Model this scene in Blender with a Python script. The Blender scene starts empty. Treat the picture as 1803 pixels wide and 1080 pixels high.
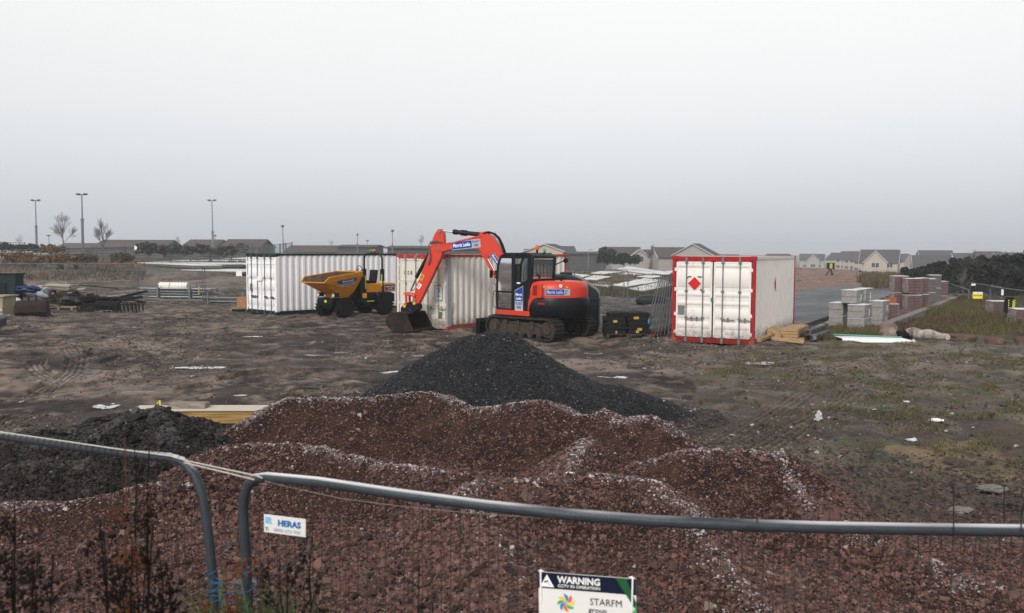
import bpy, math, random
import numpy as np
from mathutils import Vector, Matrix
random.seed(7); RNG = np.random.default_rng(11)
C = bpy.context.scene.collection
S = bpy.context.scene
R = math.radians
# ------------------------------------------------------------------ camera
CH, PITCH, ROLL, F = 2.73, 0.065, 0.003, 1500.0
cd = bpy.data.cameras.new('camera'); cam = bpy.data.objects.new('camera', cd); C.objects.link(cam); S.camera = cam
cd.sensor_width = 36; cd.lens = F/1803*36; cd.clip_start = .05; cd.clip_end = 5000
cam.matrix_world = Matrix.Translation((0,0,CH)) @ Matrix.Rotation(math.pi/2-PITCH,4,'X') @ Matrix.Rotation(ROLL,4,'Z')
cd.dof.use_dof = True; cd.dof.focus_distance = 22; cd.dof.aperture_fstop = 5.0
# ------------------------------------------------------------------ world / light
W = bpy.data.worlds.new('World'); S.world = W; W.use_nodes = True
nt = W.node_tree; N = nt.nodes; L = nt.links; N.clear()
out = N.new('ShaderNodeOutputWorld'); bg1 = N.new('ShaderNodeBackground'); bg2 = N.new('ShaderNodeBackground'); add = N.new('ShaderNodeAddShader')
SUN_EL, SUN_AZ = R(34), R(205)     # azimuth clockwise from +Y
sky = N.new('ShaderNodeTexSky'); sky.sky_type = 'NISHITA'; sky.sun_disc = False; sky.sun_elevation = SUN_EL; sky.sun_rotation = SUN_AZ
sky.dust_density = 6; sky.ozone_density = 1
hs = N.new('ShaderNodeHueSaturation'); hs.inputs['Saturation'].default_value = .25
L.new(sky.outputs[0], hs.inputs['Color']); L.new(hs.outputs[0], bg1.inputs[0]); bg1.inputs[1].default_value = .05
# overcast cloud sheet: luminance by elevation and by bearing to the hidden sun
tc = N.new('ShaderNodeTexCoord'); sep = N.new('ShaderNodeSeparateXYZ'); L.new(tc.outputs['Generated'], sep.inputs[0])
ramp = N.new('ShaderNodeValToRGB'); e = ramp.color_ramp
e.elements[0].position = 0.0; e.elements[0].color = (.57,.61,.66,1)
e.elements[1].position = 1.0; e.elements[1].color = (.50,.51,.53,1)
for p, c in ((.03,(.585,.62,.665)), (.08,(.645,.675,.71)), (.15,(.72,.73,.74)), (.23,(.785,.785,.775)), (.30,(.83,.83,.81)), (.42,(.70,.70,.70)), (.6,(.55,.56,.58))):
    k = e.elements.new(p); k.color = (*c,1)
nz = N.new('ShaderNodeTexNoise'); nz.inputs['Scale'].default_value = 1.6; nz.inputs['Detail'].default_value = 3
L.new(tc.outputs['Generated'], nz.inputs['Vector'])
ma = N.new('ShaderNodeMath'); ma.operation = 'MULTIPLY_ADD'; ma.inputs[1].default_value = .09; 
ms = N.new('ShaderNodeMath'); ms.operation = 'SUBTRACT'; ms.inputs[1].default_value = .045
L.new(nz.outputs[0], ma.inputs[0]); L.new(sep.outputs['Z'], ma.inputs[2]); L.new(ma.outputs[0], ms.inputs[0]); L.new(ms.outputs[0], ramp.inputs[0])
mr = N.new('ShaderNodeMapRange'); mr.inputs['From Min'].default_value = .2; mr.inputs['From Max'].default_value = -1
mr.inputs['To Min'].default_value = 1.0; mr.inputs['To Max'].default_value = 1.15
L.new(sep.outputs['Y'], mr.inputs['Value'])
vm = N.new('ShaderNodeVectorMath'); vm.operation = 'SCALE'; L.new(ramp.outputs[0], vm.inputs[0]); L.new(mr.outputs[0], vm.inputs['Scale'])
L.new(vm.outputs[0], bg2.inputs[0]); bg2.inputs[1].default_value = 1.0
L.new(bg1.outputs[0], add.inputs[0]); L.new(bg2.outputs[0], add.inputs[1]); L.new(add.outputs[0], out.inputs[0])
sl = bpy.data.lights.new('sun','SUN'); so = bpy.data.objects.new('sun', sl); C.objects.link(so)
sl.energy = 2.1; sl.angle = R(16); sl.color = (1,.95,.88)
sd = Vector((math.sin(SUN_AZ)*math.cos(SUN_EL), math.cos(SUN_AZ)*math.cos(SUN_EL), math.sin(SUN_EL)))
so.rotation_euler = (sd).to_track_quat('Z','Y').to_euler()
S.view_settings.view_transform = 'Standard'; S.view_settings.look = 'None'; S.view_settings.exposure = 0.0; S.view_settings.gamma = 1
# ------------------------------------------------------------------ pixel -> place helpers (authoring only)
def ray(px, py):
    u, v = px-901.5, py-540; cr, sr = math.cos(ROLL), math.sin(ROLL)
    u0, v0 = u*cr+v*sr, -u*sr+v*cr; c, s = math.cos(PITCH), math.sin(PITCH)
    return Vector((u0, F*c-v0*s, -F*s-v0*c))
def P(px, py, z=0.0):
    d = ray(px,py); t = (z-CH)/d.z; return Vector((d.x*t, d.y*t, z))
def PD(px, py, Y):
    d = ray(px,py); t = Y/d.y; return Vector((d.x*t, Y, CH+d.z*t))
def PLN(px, py, o, di):     # point on the vertical plane through o along di -> (s, z)
    d = ray(px,py); n = Vector((-di.y, di.x)); t = (n.x*o.x+n.y*o.y)/(n.x*d.x+n.y*d.y)
    return ((d.x*t-o.x)*di.x+(d.y*t-o.y)*di.y, CH+d.z*t)
# ------------------------------------------------------------------ noise (numpy)
def _h(i, j, s):
    n = (i.astype(np.int64)*374761393 + j.astype(np.int64)*668265263 + s*1442695041) & 0x7fffffff
    n = ((n ^ (n >> 13))*1274126177) & 0x7fffffff
    return ((n ^ (n >> 16)) & 0xffff)/65535.0
def vn(x, y, s=0):
    i = np.floor(x); j = np.floor(y); fx = x-i; fy = y-j; fx = fx*fx*(3-2*fx); fy = fy*fy*(3-2*fy)
    a = _h(i,j,s); b = _h(i+1,j,s); c = _h(i,j+1,s); d = _h(i+1,j+1,s)
    return (a*(1-fx)+b*fx)*(1-fy)+(c*(1-fx)+d*fx)*fy-.5
def fbm(x, y, sc, oc=4, s=0, g=.5):
    r = 0; a = 1.
    for k in range(oc):
        r = r+a*vn(x/sc+k*17.3, y/sc-k*9.1, s+k); sc *= .5; a *= g
    return r
def sst(a, b, x):
    t = np.clip((x-a)/(b-a),0,1); return t*t*(3-2*t)
def inpoly(x, y, poly):
    r = np.zeros(x.shape, bool); n = len(poly)
    for i in range(n):
        x1,y1 = poly[i][:2]; x2,y2 = poly[(i+1)%n][:2]
        if y1 == y2: continue
        r ^= ((y1 > y) != (y2 > y)) & (x < (x2-x1)*(y-y1)/(y2-y1)+x1)
    return r
def segdist(x, y, pl):      # distance to polyline, and interpolated z
    bd = np.full(x.shape, 1e9); bz = np.zeros(x.shape); bs = np.zeros(x.shape); acc = 0
    for a, b in zip(pl[:-1], pl[1:]):
        dx, dy = b[0]-a[0], b[1]-a[1]; l2 = dx*dx+dy*dy+1e-9
        t = np.clip(((x-a[0])*dx+(y-a[1])*dy)/l2, 0, 1)
        d = np.hypot(x-a[0]-t*dx, y-a[1]-t*dy); m = d < bd
        bd = np.where(m, d, bd); bz = np.where(m, a[2]+t*(b[2]-a[2]), bz); bs = np.where(m, acc+t*math.sqrt(l2), bs); acc += math.sqrt(l2)
    return bd, bz, bs
# ------------------------------------------------------------------ terrain
def G(x, y):                # broad lie of the land
    x = np.asarray(x, float); y = np.asarray(y, float)
    z = 1.05*sst(60,115,y)*sst(-8,-28,x)
    z = z - 6.2*sst(105,270,y)*sst(-40,45,x) 
    z = z + 1.0*np.exp(-((x-31.5)/6.5)**2-((y-90)/20)**2)
    z = z - 2.0*sst(120,400,y)
    return z
def Gz(x, y): return float(G(x,y))
def PG(px, py):
    z = 0.
    for _ in range(12): p = P(px,py,z); z = .5*z+.5*Gz(p.x,p.y)
    return Vector((p.x,p.y,z))
# ------------------------------------------------------------------ materials
MATS = {}
def mat(name, col, rough=.7, metal=0., var=.12, scale=6., bump=.0, bscale=40., col2=None, stretch=(1,1,1), thr=None, spec=.18, trans=0, emis=0, attr=False, alpha=1.):
    if name in MATS: return MATS[name]
    m = bpy.data.materials.new(name); m.use_nodes = True; t = m.node_tree; b = t.nodes['Principled BSDF']; MATS[name] = m
    b.inputs['Roughness'].default_value = rough; b.inputs['Metallic'].default_value = metal
    b.inputs['Specular IOR Level'].default_value = spec
    if trans: b.inputs['Transmission Weight'].default_value = trans
    if emis: b.inputs['Emission Color'].default_value = (*col,1); b.inputs['Emission Strength'].default_value = emis
    tc = t.nodes.new('ShaderNodeTexCoord'); mp = t.nodes.new('ShaderNodeMapping'); mp.inputs['Scale'].default_value = stretch
    t.links.new(tc.outputs['Object'], mp.inputs[0])
    nz = t.nodes.new('ShaderNodeTexNoise'); nz.inputs['Scale'].default_value = scale; nz.inputs['Detail'].default_value = 6; nz.inputs['Roughness'].default_value = .62
    t.links.new(mp.outputs[0], nz.inputs['Vector'])
    rp = t.nodes.new('ShaderNodeValToRGB'); t.links.new(nz.outputs[0], rp.inputs[0])
    if col2 is None:
        rp.color_ramp.elements[0].position = .3; rp.color_ramp.elements[1].position = .7
        a = [max(0,c*(1-var)) for c in col]; d = [min(1,c*(1+var)) for c in col]
    else:
        lo, hi = thr or (.45,.6); rp.color_ramp.elements[0].position = lo; rp.color_ramp.elements[1].position = hi; a = col; d = col2
    rp.color_ramp.elements[0].color = (*a,1); rp.color_ramp.elements[1].color = (*d,1)
    cout = rp.outputs[0]
    if attr:
        at = t.nodes.new('ShaderNodeAttribute'); at.attribute_name = 'Col'
        mx = t.nodes.new('ShaderNodeMix'); mx.data_type = 'RGBA'; mx.blend_type = 'MULTIPLY'; mx.inputs[0].default_value = 1
        t.links.new(at.outputs['Color'], mx.inputs[6]); t.links.new(cout, mx.inputs[7]); cout = mx.outputs[2]
    t.links.new(cout, b.inputs['Base Color'])
    if bump:
        n2 = t.nodes.new('ShaderNodeTexNoise'); n2.inputs['Scale'].default_value = bscale; n2.inputs['Detail'].default_value = 5
        t.links.new(tc.outputs['Object'], n2.inputs['Vector'])
        bp = t.nodes.new('ShaderNodeBump'); bp.inputs['Strength'].default_value = bump; bp.inputs['Distance'].default_value = .02
        t.links.new(n2.outputs[0], bp.inputs['Height']); t.links.new(bp.outputs[0], b.inputs['Normal'])
    return m
def dirt(m, zmax, amt=.8, col=(.13,.095,.07), sc=7):
    t=m.node_tree; b=t.nodes['Principled BSDF']; src=b.inputs['Base Color'].links[0].from_socket
    tc=t.nodes.new('ShaderNodeTexCoord'); s=t.nodes.new('ShaderNodeSeparateXYZ'); n=t.nodes.new('ShaderNodeTexNoise'); n.inputs['Scale'].default_value=sc; n.inputs['Detail'].default_value=8; n.inputs['Roughness'].default_value=.7
    t.links.new(tc.outputs['Object'],s.inputs[0]); t.links.new(tc.outputs['Object'],n.inputs['Vector'])
    r=t.nodes.new('ShaderNodeMapRange'); r.inputs['From Min'].default_value=zmax; r.inputs['From Max'].default_value=0; r.inputs['To Min'].default_value=-.45; r.inputs['To Max'].default_value=.35; t.links.new(s.outputs['Z'],r.inputs['Value'])
    a=t.nodes.new('ShaderNodeMath'); a.operation='ADD'; t.links.new(r.outputs[0],a.inputs[0]); t.links.new(n.outputs[0],a.inputs[1])
    q=t.nodes.new('ShaderNodeMapRange'); q.inputs['From Min'].default_value=.42; q.inputs['From Max'].default_value=.75; q.inputs['To Max'].default_value=amt; t.links.new(a.outputs[0],q.inputs['Value'])
    mx=t.nodes.new('ShaderNodeMix'); mx.data_type='RGBA'; t.links.new(q.outputs[0],mx.inputs[0]); t.links.new(src,mx.inputs[6]); mx.inputs[7].default_value=(*col,1); t.links.new(mx.outputs[2],b.inputs['Base Color'])
    return m
def glassmat(name, tint=(.55,.62,.62), rough=.03):
    if name in MATS: return MATS[name]
    m = bpy.data.materials.new(name); m.use_nodes = True; t = m.node_tree; t.nodes.clear(); MATS[name] = m
    o = t.nodes.new('ShaderNodeOutputMaterial'); mx = t.nodes.new('ShaderNodeMixShader'); tr = t.nodes.new('ShaderNodeBsdfTransparent'); gl = t.nodes.new('ShaderNodeBsdfGlossy')
    tr.inputs[0].default_value = (*tint,1); gl.inputs['Roughness'].default_value = rough; fr = t.nodes.new('ShaderNodeFresnel'); fr.inputs[0].default_value = 1.5
    t.links.new(fr.outputs[0], mx.inputs[0]); t.links.new(tr.outputs[0], mx.inputs[1]); t.links.new(gl.outputs[0], mx.inputs[2]); t.links.new(mx.outputs[0], o.inputs[0])
    return m
# ------------------------------------------------------------------ mesh builder
class MB:
    def __init__(s): s.v=[]; s.f=[]; s.m=[]
    def add(s, vs, fs, mi=0):
        o=len(s.v); s.v += [tuple(v) for v in vs]; s.f += [tuple(i+o for i in f) for f in fs]; s.m += [mi]*len(fs); return s
    def box(s, c, d, rz=0, mi=0, M=None):
        hx,hy,hz=d[0]/2,d[1]/2,d[2]/2; vs=[Vector((x*hx,y*hy,z*hz)) for x in(-1,1) for y in(-1,1) for z in(-1,1)]
        T=Matrix.Translation(c)@(M if M is not None else Matrix.Rotation(rz,4,'Z'))
        return s.add([T@v for v in vs],[(0,1,3,2),(4,6,7,5),(0,4,5,1),(2,3,7,6),(0,2,6,4),(1,5,7,3)],mi)
    def bb(s, x0,x1,y0,y1,z0,z1, mi=0): return s.box(((x0+x1)/2,(y0+y1)/2,(z0+z1)/2),(x1-x0,y1-y0,z1-z0),0,mi)
    def cyl(s, a, b, r, r2=None, n=10, mi=0, caps=True):
        a=Vector(a); b=Vector(b); r2=r if r2 is None else r2; d=(b-a)
        if d.length<1e-6: return s
        q=d.to_track_quat('Z','Y'); vs=[]
        for p,rr in((a,r),(b,r2)):
            for k in range(n):
                t=2*math.pi*k/n; vs.append(p+q@Vector((rr*math.cos(t),rr*math.sin(t),0)))
        fs=[(k,(k+1)%n,n+(k+1)%n,n+k) for k in range(n)]
        if caps: fs+=[tuple(range(n-1,-1,-1)),tuple(range(n,2*n))]
        return s.add(vs,fs,mi)
    def tube(s, pts, r, n=8, mi=0, rs=None):
        pts=[Vector(p) for p in pts]; vs=[]; K=len(pts); up=Vector((0,0,1)); prev=None
        for i,p in enumerate(pts):
            d=(pts[min(i+1,K-1)]-pts[max(i-1,0)]).normalized()
            if prev is None:
                a=up if abs(d.z)<.9 else Vector((1,0,0)); x=d.cross(a).normalized()
            else: x=(prev-d*prev.dot(d)).normalized()
            y=d.cross(x); prev=x; rr=rs[i] if rs else r
            for k in range(n):
                t=2*math.pi*k/n; vs.append(p+x*rr*math.cos(t)+y*rr*math.sin(t))
        fs=[(i*n+k,i*n+(k+1)%n,(i+1)*n+(k+1)%n,(i+1)*n+k) for i in range(K-1) for k in range(n)]
        fs+=[tuple(range(n-1,-1,-1)),tuple(range((K-1)*n,K*n))]
        return s.add(vs,fs,mi)
    def prism(s, prof, y0, y1, mi=0, M=None):     # profile in (x,z), extruded along y
        n=len(prof); vs=[Vector((p[0],y0,p[1])) for p in prof]+[Vector((p[0],y1,p[1])) for p in prof]
        if M is not None: vs=[M@v for v in vs]
        fs=[(k,(k+1)%n,n+(k+1)%n,n+k) for k in range(n)]+[tuple(range(n-1,-1,-1)),tuple(range(n,2*n))]
        return s.add(vs,fs,mi)
    def ball(s, c, r, n=10, m=6, sc=(1,1,1), mi=0):
        vs=[];fs=[]; c=Vector(c)
        for i in range(m+1):
            a=math.pi*i/m
            for k in range(n):
                t=2*math.pi*k/n; vs.append(c+Vector((r*sc[0]*math.sin(a)*math.cos(t),r*sc[1]*math.sin(a)*math.sin(t),r*sc[2]*math.cos(a))))
        for i in range(m):
            for k in range(n): fs.append((i*n+k,(i+1)*n+k,(i+1)*n+(k+1)%n,i*n+(k+1)%n))
        return s.add(vs,fs,mi)
    def lathe(s, prof, c, axis='Z', n=16, mi=0):   # prof (r,h)
        vs=[];K=len(prof)
        for r,h in prof:
            for k in range(n):
                t=2*math.pi*k/n; p=(r*math.cos(t),r*math.sin(t),h)
                if axis=='Y': p=(p[0],p[2],p[1])
                if axis=='X': p=(p[2],p[0],p[1])
                vs.append(Vector(p)+Vector(c))
        fs=[(i*n+k,i*n+(k+1)%n,(i+1)*n+(k+1)%n,(i+1)*n+k) for i in range(K-1) for k in range(n)]
        fs+=[tuple(range(n-1,-1,-1)),tuple(range((K-1)*n,K*n))]
        return s.add(vs,fs,mi)
    def text(s, txt, M, size=.1, mi=0, bold=.0, align='CENTER', sx=1.):
        cu=bpy.data.curves.new('t','FONT'); cu.body=txt; cu.size=size; cu.align_x=align; cu.align_y='CENTER'; cu.offset=bold*size; cu.resolution_u=2; cu.extrude=.0008
        ob=bpy.data.objects.new('t',cu); me=bpy.data.meshes.new_from_object(ob)
        s.add([M@Vector((v.co.x*sx,v.co.y,v.co.z)) for v in me.vertices],[tuple(p.vertices) for p in me.polygons],mi)
        bpy.data.objects.remove(ob); bpy.data.curves.remove(cu); bpy.data.meshes.remove(me); return s
    def build(s, name, mats, parent=None, smooth=35, bevel=0, **kw):
        me=bpy.data.meshes.new(name); me.from_pydata(s.v,[],s.f)
        ms=mats if isinstance(mats,(list,tuple)) else [mats]
        for m in ms: me.materials.append(m)
        me.polygons.foreach_set('material_index',s.m)
        if smooth:
            me.polygons.foreach_set('use_smooth',[True]*len(me.polygons)); me.set_sharp_from_angle(angle=R(smooth))
        me.update(); o=bpy.data.objects.new(name,me); C.objects.link(o)
        if parent: o.parent=parent
        if bevel:
            b=o.modifiers.new('b','BEVEL'); b.width=bevel; b.segments=2; b.limit_method='ANGLE'; b.angle_limit=R(40)
        if kw: tag(o,**kw)
        return o
def tag(o, label=None, cat=None, group=None, kind=None):
    if label: o['label']=label
    if cat: o['category']=cat
    if group: o['group']=group
    if kind: o['kind']=kind
    return o
def thing(name, label, cat, loc=(0,0,0), rz=0, group=None, M=None):
    o=bpy.data.objects.new(name,None); C.objects.link(o); o.empty_display_size=.2
    if M is not None: o.matrix_world=M
    else: o.location=loc; o.rotation_euler=(0,0,rz)
    return tag(o,label,cat,group)
def dup(root, loc, rz, label=None, rot=None):
    r=root.copy(); C.objects.link(r); r.location=loc; r.rotation_euler=rot or (0,0,rz)
    if label: r['label']=label
    for ch in list(root.children):
        c=ch.copy(); C.objects.link(c); c.parent=r
        for g in ch.children: d=g.copy(); C.objects.link(d); d.parent=c
    return r
def npmesh(name, V, Fc, mat_, col=None, smooth=False, parent=None):
    me=bpy.data.meshes.new(name); k=Fc.shape[1]; nf=len(Fc)
    me.vertices.add(len(V)); me.vertices.foreach_set('co',np.ascontiguousarray(V,np.float32).ravel())
    me.loops.add(nf*k); me.loops.foreach_set('vertex_index',np.ascontiguousarray(Fc,np.int32).ravel())
    me.polygons.add(nf); me.polygons.foreach_set('loop_start',np.arange(0,nf*k,k,dtype=np.int32)); me.polygons.foreach_set('loop_total',np.full(nf,k,np.int32))
    me.polygons.foreach_set('use_smooth',np.full(nf,smooth))
    if col is not None:
        a=me.color_attributes.new('Col','FLOAT_COLOR','POINT'); c4=np.ones((len(V),4),np.float32); c4[:,:3]=col; a.data.foreach_set('color',c4.ravel())
    me.materials.append(mat_); me.update(calc_edges=True); me.validate()
    o=bpy.data.objects.new(name,me); C.objects.link(o)
    if parent: o.parent=parent
    return o
CUBE=np.array([(x,y,z) for x in(-1,1) for y in(-1,1) for z in(-1,1)],float)
CT=np.array([(0,1,3,2),(4,6,7,5),(0,4,5,1),(2,3,7,6),(0,2,6,4),(1,5,7,3)])
def rndrot(n):
    q=RNG.normal(size=(n,4)); q/=np.linalg.norm(q,axis=1)[:,None]; w,x,y,z=q.T
    return np.stack([1-2*(y*y+z*z),2*(x*y-z*w),2*(x*z+y*w),2*(x*y+z*w),1-2*(x*x+z*z),2*(y*z-x*w),2*(x*z-y*w),2*(y*z+x*w),1-2*(x*x+y*y)],1).reshape(n,3,3)
def stones(pos, size, col, flat=.75):   # angular crushed stones as one numpy mesh
    n=len(pos); v=CUBE[None]*(1+RNG.uniform(-.45,.3,(n,8,3)))*.5
    v=v*RNG.uniform([.7,.5,.35],[1.3,1.,.8],(n,3))[:,None,:]
    v=np.einsum('nij,nkj->nki',rndrot(n),v)*size[:,None,None]; v[:,:,2]*=flat
    V=(v+pos[:,None,:]).reshape(-1,3); Fc=(CT[None]+8*np.arange(n)[:,None,None]).reshape(-1,4)
    return V,Fc,np.repeat(col,8,0)
def jit(base, n, v=.3, tint=.08):
    b=np.array(base)[None]*(1+RNG.uniform(-v,v,(n,1)))*(1+RNG.uniform(-tint,tint,(n,3))); return np.clip(b,0.004,1)
# ================================================================== ground
def gp(*pts): return [PG(a,b) for a,b in pts]
TRK = [[(90,630),(60,645),(98,672),(76,690),(20,706)],[(118,612),(134,628),(133,643),(123,660),(98,676)],[(246,606),(255,613),(246,621),(216,633),(176,642)],
       [(300,603),(316,613),(298,627)],[(163,630),(206,613),(266,597),(340,590)],[(0,600),(90,592),(200,600)],[(420,650),(520,630),(640,622),(760,606)],
       [(1300,640),(1450,652),(1600,640)],[(1240,800),(1340,740),(1420,690)],[(1290,820),(1390,760),(1500,690)],[(560,600),(700,612),(800,622)],[(1060,640),(1200,628),(1320,622)],
       [(380,580),(520,592),(640,586)],[(1080,625),(1240,618)],[(330,690),(430,664),(560,655)]]
TRK = [[tuple(PG(a,b)) for a,b in t] for t in TRK]
def smooth_pl(pl, k=8):
    if len(pl) < 3: return pl
    q=[pl[0]]+list(pl)+[pl[-1]]; o=[]
    for i in range(1,len(q)-2):
        a,b,c,d=[np.array(v) for v in q[i-1:i+3]]
        for j in range(k):
            t=j/k; o.append(tuple(.5*((2*b)+(-a+c)*t+(2*a-5*b+4*c-d)*t*t+(-a+3*b-3*c+d)*t**3)))
    return o+[pl[-1]]
TRK=[smooth_pl(t) for t in TRK]
Z_MEADOW=gp((1470,600),(1545,583),(1600,556),(1692,524),(1803,528),(2000,540),(2000,612),(1700,606),(1560,600))
Z_MID=gp((1180,640),(1450,604),(2100,600),(2400,900),(1250,790),(1190,700))
Z_SAND=gp((1595,790),(1640,757),(1720,742),(1850,720),(2100,730),(2100,860),(1750,846))
Z_REDG=gp((1215,850),(1380,800),(1560,840),(1900,850),(2300,1000),(1200,1000))
Z_REDE=gp((1390,605),(1575,522),(1700,520),(1560,584),(1470,606))
Z_MOUND=gp((1395,525),(1395,474),(1500,479),(1590,497),(1575,512),(1450,510))
Z_GREY=gp((1050,560),(1050,520),(1195,520),(1195,600),(1060,600))
Z_GSTRIP=gp((1040,522),(1030,505),(1200,505),(1200,522))
Z_PALE=gp((0,505),(0,488),(145,488),(120,497))
def zone(x, y, poly, wob=1.0, s=3):
    return inpoly(x+wob*fbm(x,y,2.5,4,s), y+wob*1.6*fbm(x,y,2.5,4,s+9), poly)
def ground_h(x, y):
    z = G(x,y); near = sst(150,60,y)
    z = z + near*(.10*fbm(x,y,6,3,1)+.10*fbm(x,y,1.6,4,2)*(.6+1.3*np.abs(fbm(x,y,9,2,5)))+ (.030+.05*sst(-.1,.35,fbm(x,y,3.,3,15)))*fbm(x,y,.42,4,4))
    z = z + near*.07*np.maximum(0,fbm(x,y,1.1,4,21)-.15)*3
    z = z + sst(60,90,y)*.25*fbm(x,y,9,4,8)
    for t in TRK:
        bx=[p[0] for p in t]; by=[p[1] for p in t]
        m=(x>min(bx)-.6)&(x<max(bx)+.6)&(y>min(by)-.6)&(y<max(by)+.6)
        if m.any():
            d,_,s=segdist(x[m],y[m],t); w=sst(.26,.2,d)
            z[m]=z[m]*(1-.6*w)+w*(-.020+.013*np.cos(2*np.pi*d/.12)+.007*np.sign(np.sin(s*2*np.pi/.14+d*14)))+sst(.34,.28,d)*sst(.22,.28,d)*.02
    return z
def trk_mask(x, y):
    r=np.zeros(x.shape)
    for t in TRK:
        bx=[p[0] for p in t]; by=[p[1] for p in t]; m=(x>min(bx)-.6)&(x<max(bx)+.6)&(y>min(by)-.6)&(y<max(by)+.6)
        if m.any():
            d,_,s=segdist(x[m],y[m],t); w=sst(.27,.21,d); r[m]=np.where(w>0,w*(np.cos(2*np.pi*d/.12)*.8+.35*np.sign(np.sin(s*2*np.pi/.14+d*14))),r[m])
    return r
ROAD=gp((1385,590),(1395,520),(1445,511),(1500,507),(1612,509))
PUD=[(190,719,48,9,'small bright puddle in the mud beside the timber bundle'),(352,649,82,5,'long thin icy puddle behind the timber bundle'),
 (700,656,60,6,'icy puddle left of the dark chippings heap'),(735,664,30,4,'small pale puddle beside the chippings heap'),(1338,636,62,5,'thin bright puddle in front of the red framed container'),
 (1085,661,50,3,'thin bright puddle right of the chippings heap'),(445,592,30,3,'little bright puddle before the green trimmed container'),(150,548,80,4,'icy puddle in front of the scrap heap'),
 (90,503,170,11,'broad shallow pool beyond the dark green skip'),(740,625,36,4,'little bright puddle in front of the digger bucket'),(560,622,44,3,'thin icy puddle in the open mud'),
 (1045,622,40,3,'thin puddle below the digger tracks'),(40,478,80,4,'distant strip of standing water behind the site fence'),(600,618,26,2.5,'short thin puddle right of the icy one in the open mud'),(420,700,26,2.5,'faint puddle just behind the red heap')]
def build_ground():
    u=np.concatenate([np.linspace(-14,-.72,60)[:-1]*1.0, np.linspace(-.72,.72,1250), np.linspace(.72,14,60)[1:]])
    ys=[-30,-22,-15,-10,-6,-3,0]; y=2.
    while y<9: ys.append(y); y+=.25
    while y<80: ys.append(y); y*=1.0027
    while y<900: ys.append(y); y*=1.03
    ys+= [1100,1500,2200,3000]
    ys=np.array(ys); w=np.maximum(ys,0)*.93+2.2
    X=(u[None,:]*w[:,None]); Y=np.repeat(ys[:,None],len(u),1)
    x=X.ravel(); y=Y.ravel(); z=ground_h(x,y)
    # albedo
    n1=fbm(x,y,3.5,5,31); n2=fbm(x,y,.5,4,37); n3=fbm(x,y,12,3,41)
    mud=np.array([.130,.096,.076]); dark=np.array([.026,.018,.014]); pale=np.array([.200,.158,.130])
    n6=fbm(x,y,.16,3,43)*sst(60,25,y); t=np.clip(.62+1.5*n1+1.6*n2+1.3*n6,0,1)[:,None]; c=dark*(1-t)+mud*t; n5=fbm(x,y,.42,4,4); c=c*(1+1.5*np.clip(n5,-.4,.5))[:,None]  # last factor repeats the clod height noise: shade between clods painted into albedo
    t=sst(.18,.55,n1+.7*n3+.25*n2)[:,None]; c=c*(1-t)+pale*t
    def put(mask,col,var=.35,amt=1.):
        nonlocal c
        k=(mask*amt)[:,None]; c=c*(1-k)+np.array(col)*(1+var*2*n2[:,None])*k
    put(zone(x,y,Z_MEADOW,.8),(.050,.044,.024)); 
    mm=zone(x,y,Z_MID,1.2)
    put(mm,(.105,.082,.062),.4,.7)
    put(mm*sst(.08,.3,fbm(x,y,1.3,4,55)),(.060,.064,.028),.3,.7)
    put(mm*sst(.34,.42,fbm(x,y,.9,5,58)),(.24,.25,.23),.2,.22)
    put(zone(x,y,Z_SAND,.8),(.175,.122,.065),.15,.95)
    put(zone(x,y,Z_SAND,1.5)*sst(.05,.2,fbm(x,y,1.5,3,77)),(.085,.070,.030),.15,.6)
    put(zone(x,y,Z_REDG,.8),(.062,.045,.036),.5)
    put(zone(x,y,Z_REDE,.3),(.120,.066,.055),.3)
    far=sst(70,100,y)
    put(far,(.110,.100,.070),.3)
    put(far*sst(.0,.3,fbm(x,y,14,4,61)),(.070,.068,.038),.3,.8)
    put(sst(46,64,y)*sst(-6,-22,x)*sst(-.1,.4,fbm(x,y,6,4,66)),(.115,.095,.062),.3,.6)
    put(zone(x,y,Z_MOUND,1.5),(.190,.120,.095),.2)
    put(zone(x,y,Z_GREY,.8),(.105,.095,.095),.5)
    put(zone(x,y,Z_GSTRIP,.8),(.075,.070,.040),.4)
    put(sst(150,260,y),(.060,.062,.035),.2)
    put(sst(.36,.46,fbm(x*.8,y*.5,1.7,5,91))*sst(55,42,y)*sst(17,20,y),(.30,.29,.29),.1,.12)
    # churned dark mud in the ruts and at the wheelings
    put(sst(.14,.34,fbm(x*.5,y,2.2,5,97,.65)+.3*n6)*sst(60,45,y),(.038,.027,.021),.2,.8)
    for a in PUD:
        q=P(a[0],a[1]); rx=a[2]/F*q.y*.5; ry=a[3]/2/F*q.y*q.y/CH; dd=np.hypot((x-q.x)/(rx+.35),(y-q.y)/(ry+.8))+.25*fbm(x,y,.8,3,88); put(sst(1.15,.75,dd),(.040,.029,.024),.2,.85)
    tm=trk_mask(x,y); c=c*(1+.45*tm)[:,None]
    c=np.clip(c,.006,.6)
    nu=len(u); a=(np.arange(len(ys)-1)[:,None]*nu+np.arange(nu-1)[None,:]).ravel()
    Fc=np.stack([a,a+1,a+nu+1,a+nu],1)
    m=mat('ground_earth',(.86,.86,.86),.82,var=.16,scale=9,bump=.55,bscale=22,attr=True,spec=.35)
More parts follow.
